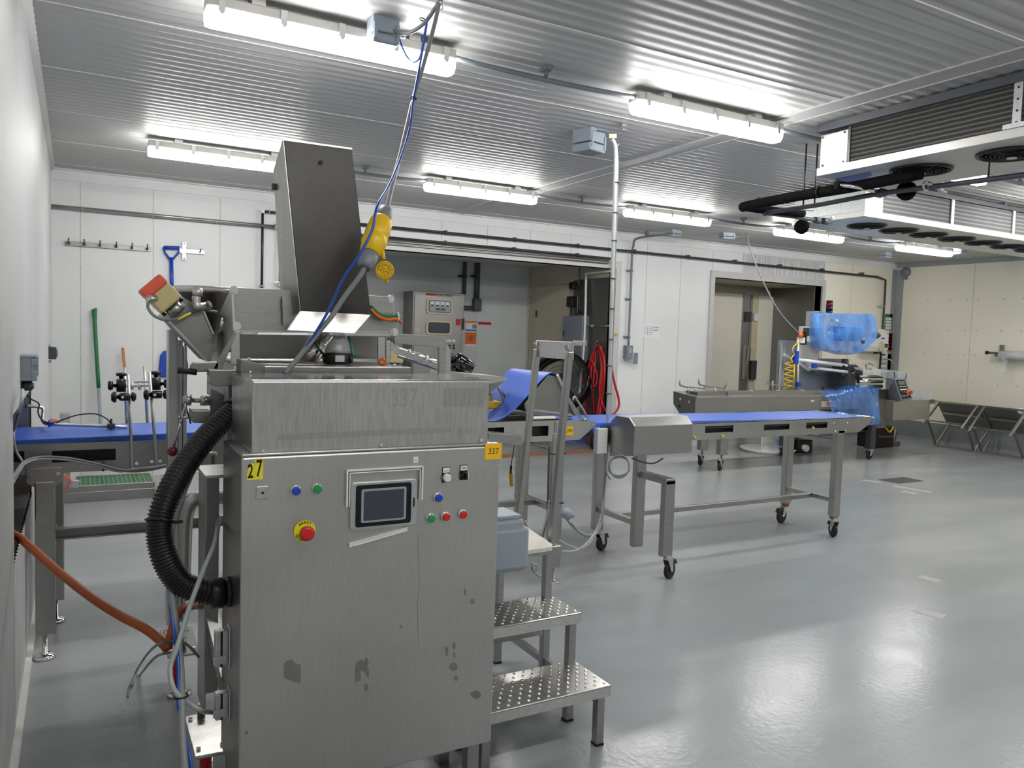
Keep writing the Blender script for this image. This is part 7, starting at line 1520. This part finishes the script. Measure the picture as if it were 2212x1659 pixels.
hl([(1288, 750), (1284, 800), (1280, 850), (1284, 895)]); hl([(1292, 748), (1299, 790), (1295, 840), (1300, 870), (1312, 892), (1318, 902)])
hl([(1286, 752), (1279, 790), (1275, 840), (1274, 895)])
G().tube([PX(1290, 746, 6.57), PX(1290, 740, 6.5), PX(1290, 735, 6.5)], 0.012, 8, 2).build('hook', 'steel', hs); G().cyl(PX(1274, 770, 6.46), PX(1266, 792, 6.46), 0.018, n=10).build('nozzle', 'blackp', hs)
G().tube([PY(1319, 770, 8.8), PY(1322, 800, 8.8), PY(1328, 830, 8.8), PY(1336, 860, 8.8), PY(1336, 880, 8.8), PY(1325, 895, 8.8), PY(1310, 905, 8.8)], 0.016, 8, 5).build('hose_loop', 'red_hose', hs)
wp = thing('white_alcove_pipe', (6.5, 9.5, 0.4), 'white plastic pipe dropping down the right side of the alcove', 'pipe'); G().tube([PX(1325, 585, 6.52), PX(1290, 588, 6.52), PX(1268, 591, 6.52), PX(1266, 600, 6.52), PX(1265, 660, 6.5), PX(1262, 740, 6.48), PX(1255, 820, 6.46), PX(1248, 893, 6.44)], 0.018, 10, 3).build('pipe', 'white', wp); G().cyl(PX(1248, 890, 6.44), PX(1248, 900, 6.44), 0.03, n=12).build('end_cap', 'white', wp)
G().cyl(PX(1252, 575, 6.52), PX(1246, 705, 6.52), 0.012, n=8).cyl(PX(1247, 705, 6.52), PX(1318, 704, 6.52), 0.012, n=8).build('steel_rod', 'steel', wp); c = PX(1280, 704, 6.5); G().torus(c, (1, 0, 0), 0.02, 0.008, 12, 6).build('rod_ring', 'chrome', wp)
fn = thing('drum_fan', (6.1, 9.3, 0), 'large black drum fan standing in the alcove behind the conveyor', 'fan')
c = Vector((6.08, 9.45, 0.95)); ax_ = Vector((-0.6, -0.6, 0.45)).normalized()
G().lathe(c - ax_ * 0.12, ax_, [(0, 0.40), (0.01, 0.43), (0.24, 0.43), (0.25, 0.40), (0.24, 0.40), (0.02, 0.39)], 36, caps=False).build('drum', 'black_gloss', fn)
g = G()
for k in range(1, 7): g.torus(c + ax_ * 0.12, ax_, 0.065 * k, 0.004, 32, 5)
g.build('guard', 'blackp', fn); G().cyl(c - ax_ * 0.08, c + ax_ * 0.05, 0.1, n=20).build('motor', 'rubber', fn)
g = G(); pa, qa, _ = g.frame(ax_)
for k in range(3):
    an = k * 2 * PI / 3; u_ = pa * math.cos(an) + qa * math.sin(an); v_ = pa * -math.sin(an) + qa * math.cos(an); g.prism([c + u_ * 0.1 - v_ * 0.05, c + u_ * 0.37 - v_ * 0.14, c + u_ * 0.37 + v_ * 0.1 + ax_ * 0.06, c + u_ * 0.1 + v_ * 0.05 + ax_ * 0.04], ax_ * 0.004)
g.build('blades', 'rubber', fn)
for s in (-1, 1): G().tube([c + Vector((0.44 * s * 0.7, -0.44 * s * 0.7, 0)), c + Vector((0.46 * s * 0.7, -0.46 * s * 0.7, -0.5)), Vector((c.x + 0.34 * s, c.y - 0.34 * s, 0.03)), Vector((c.x + 0.34 * s + 0.25, c.y - 0.34 * s + 0.25, 0.03))], 0.02, 8, 4).build('stand', 'blackp', fn)
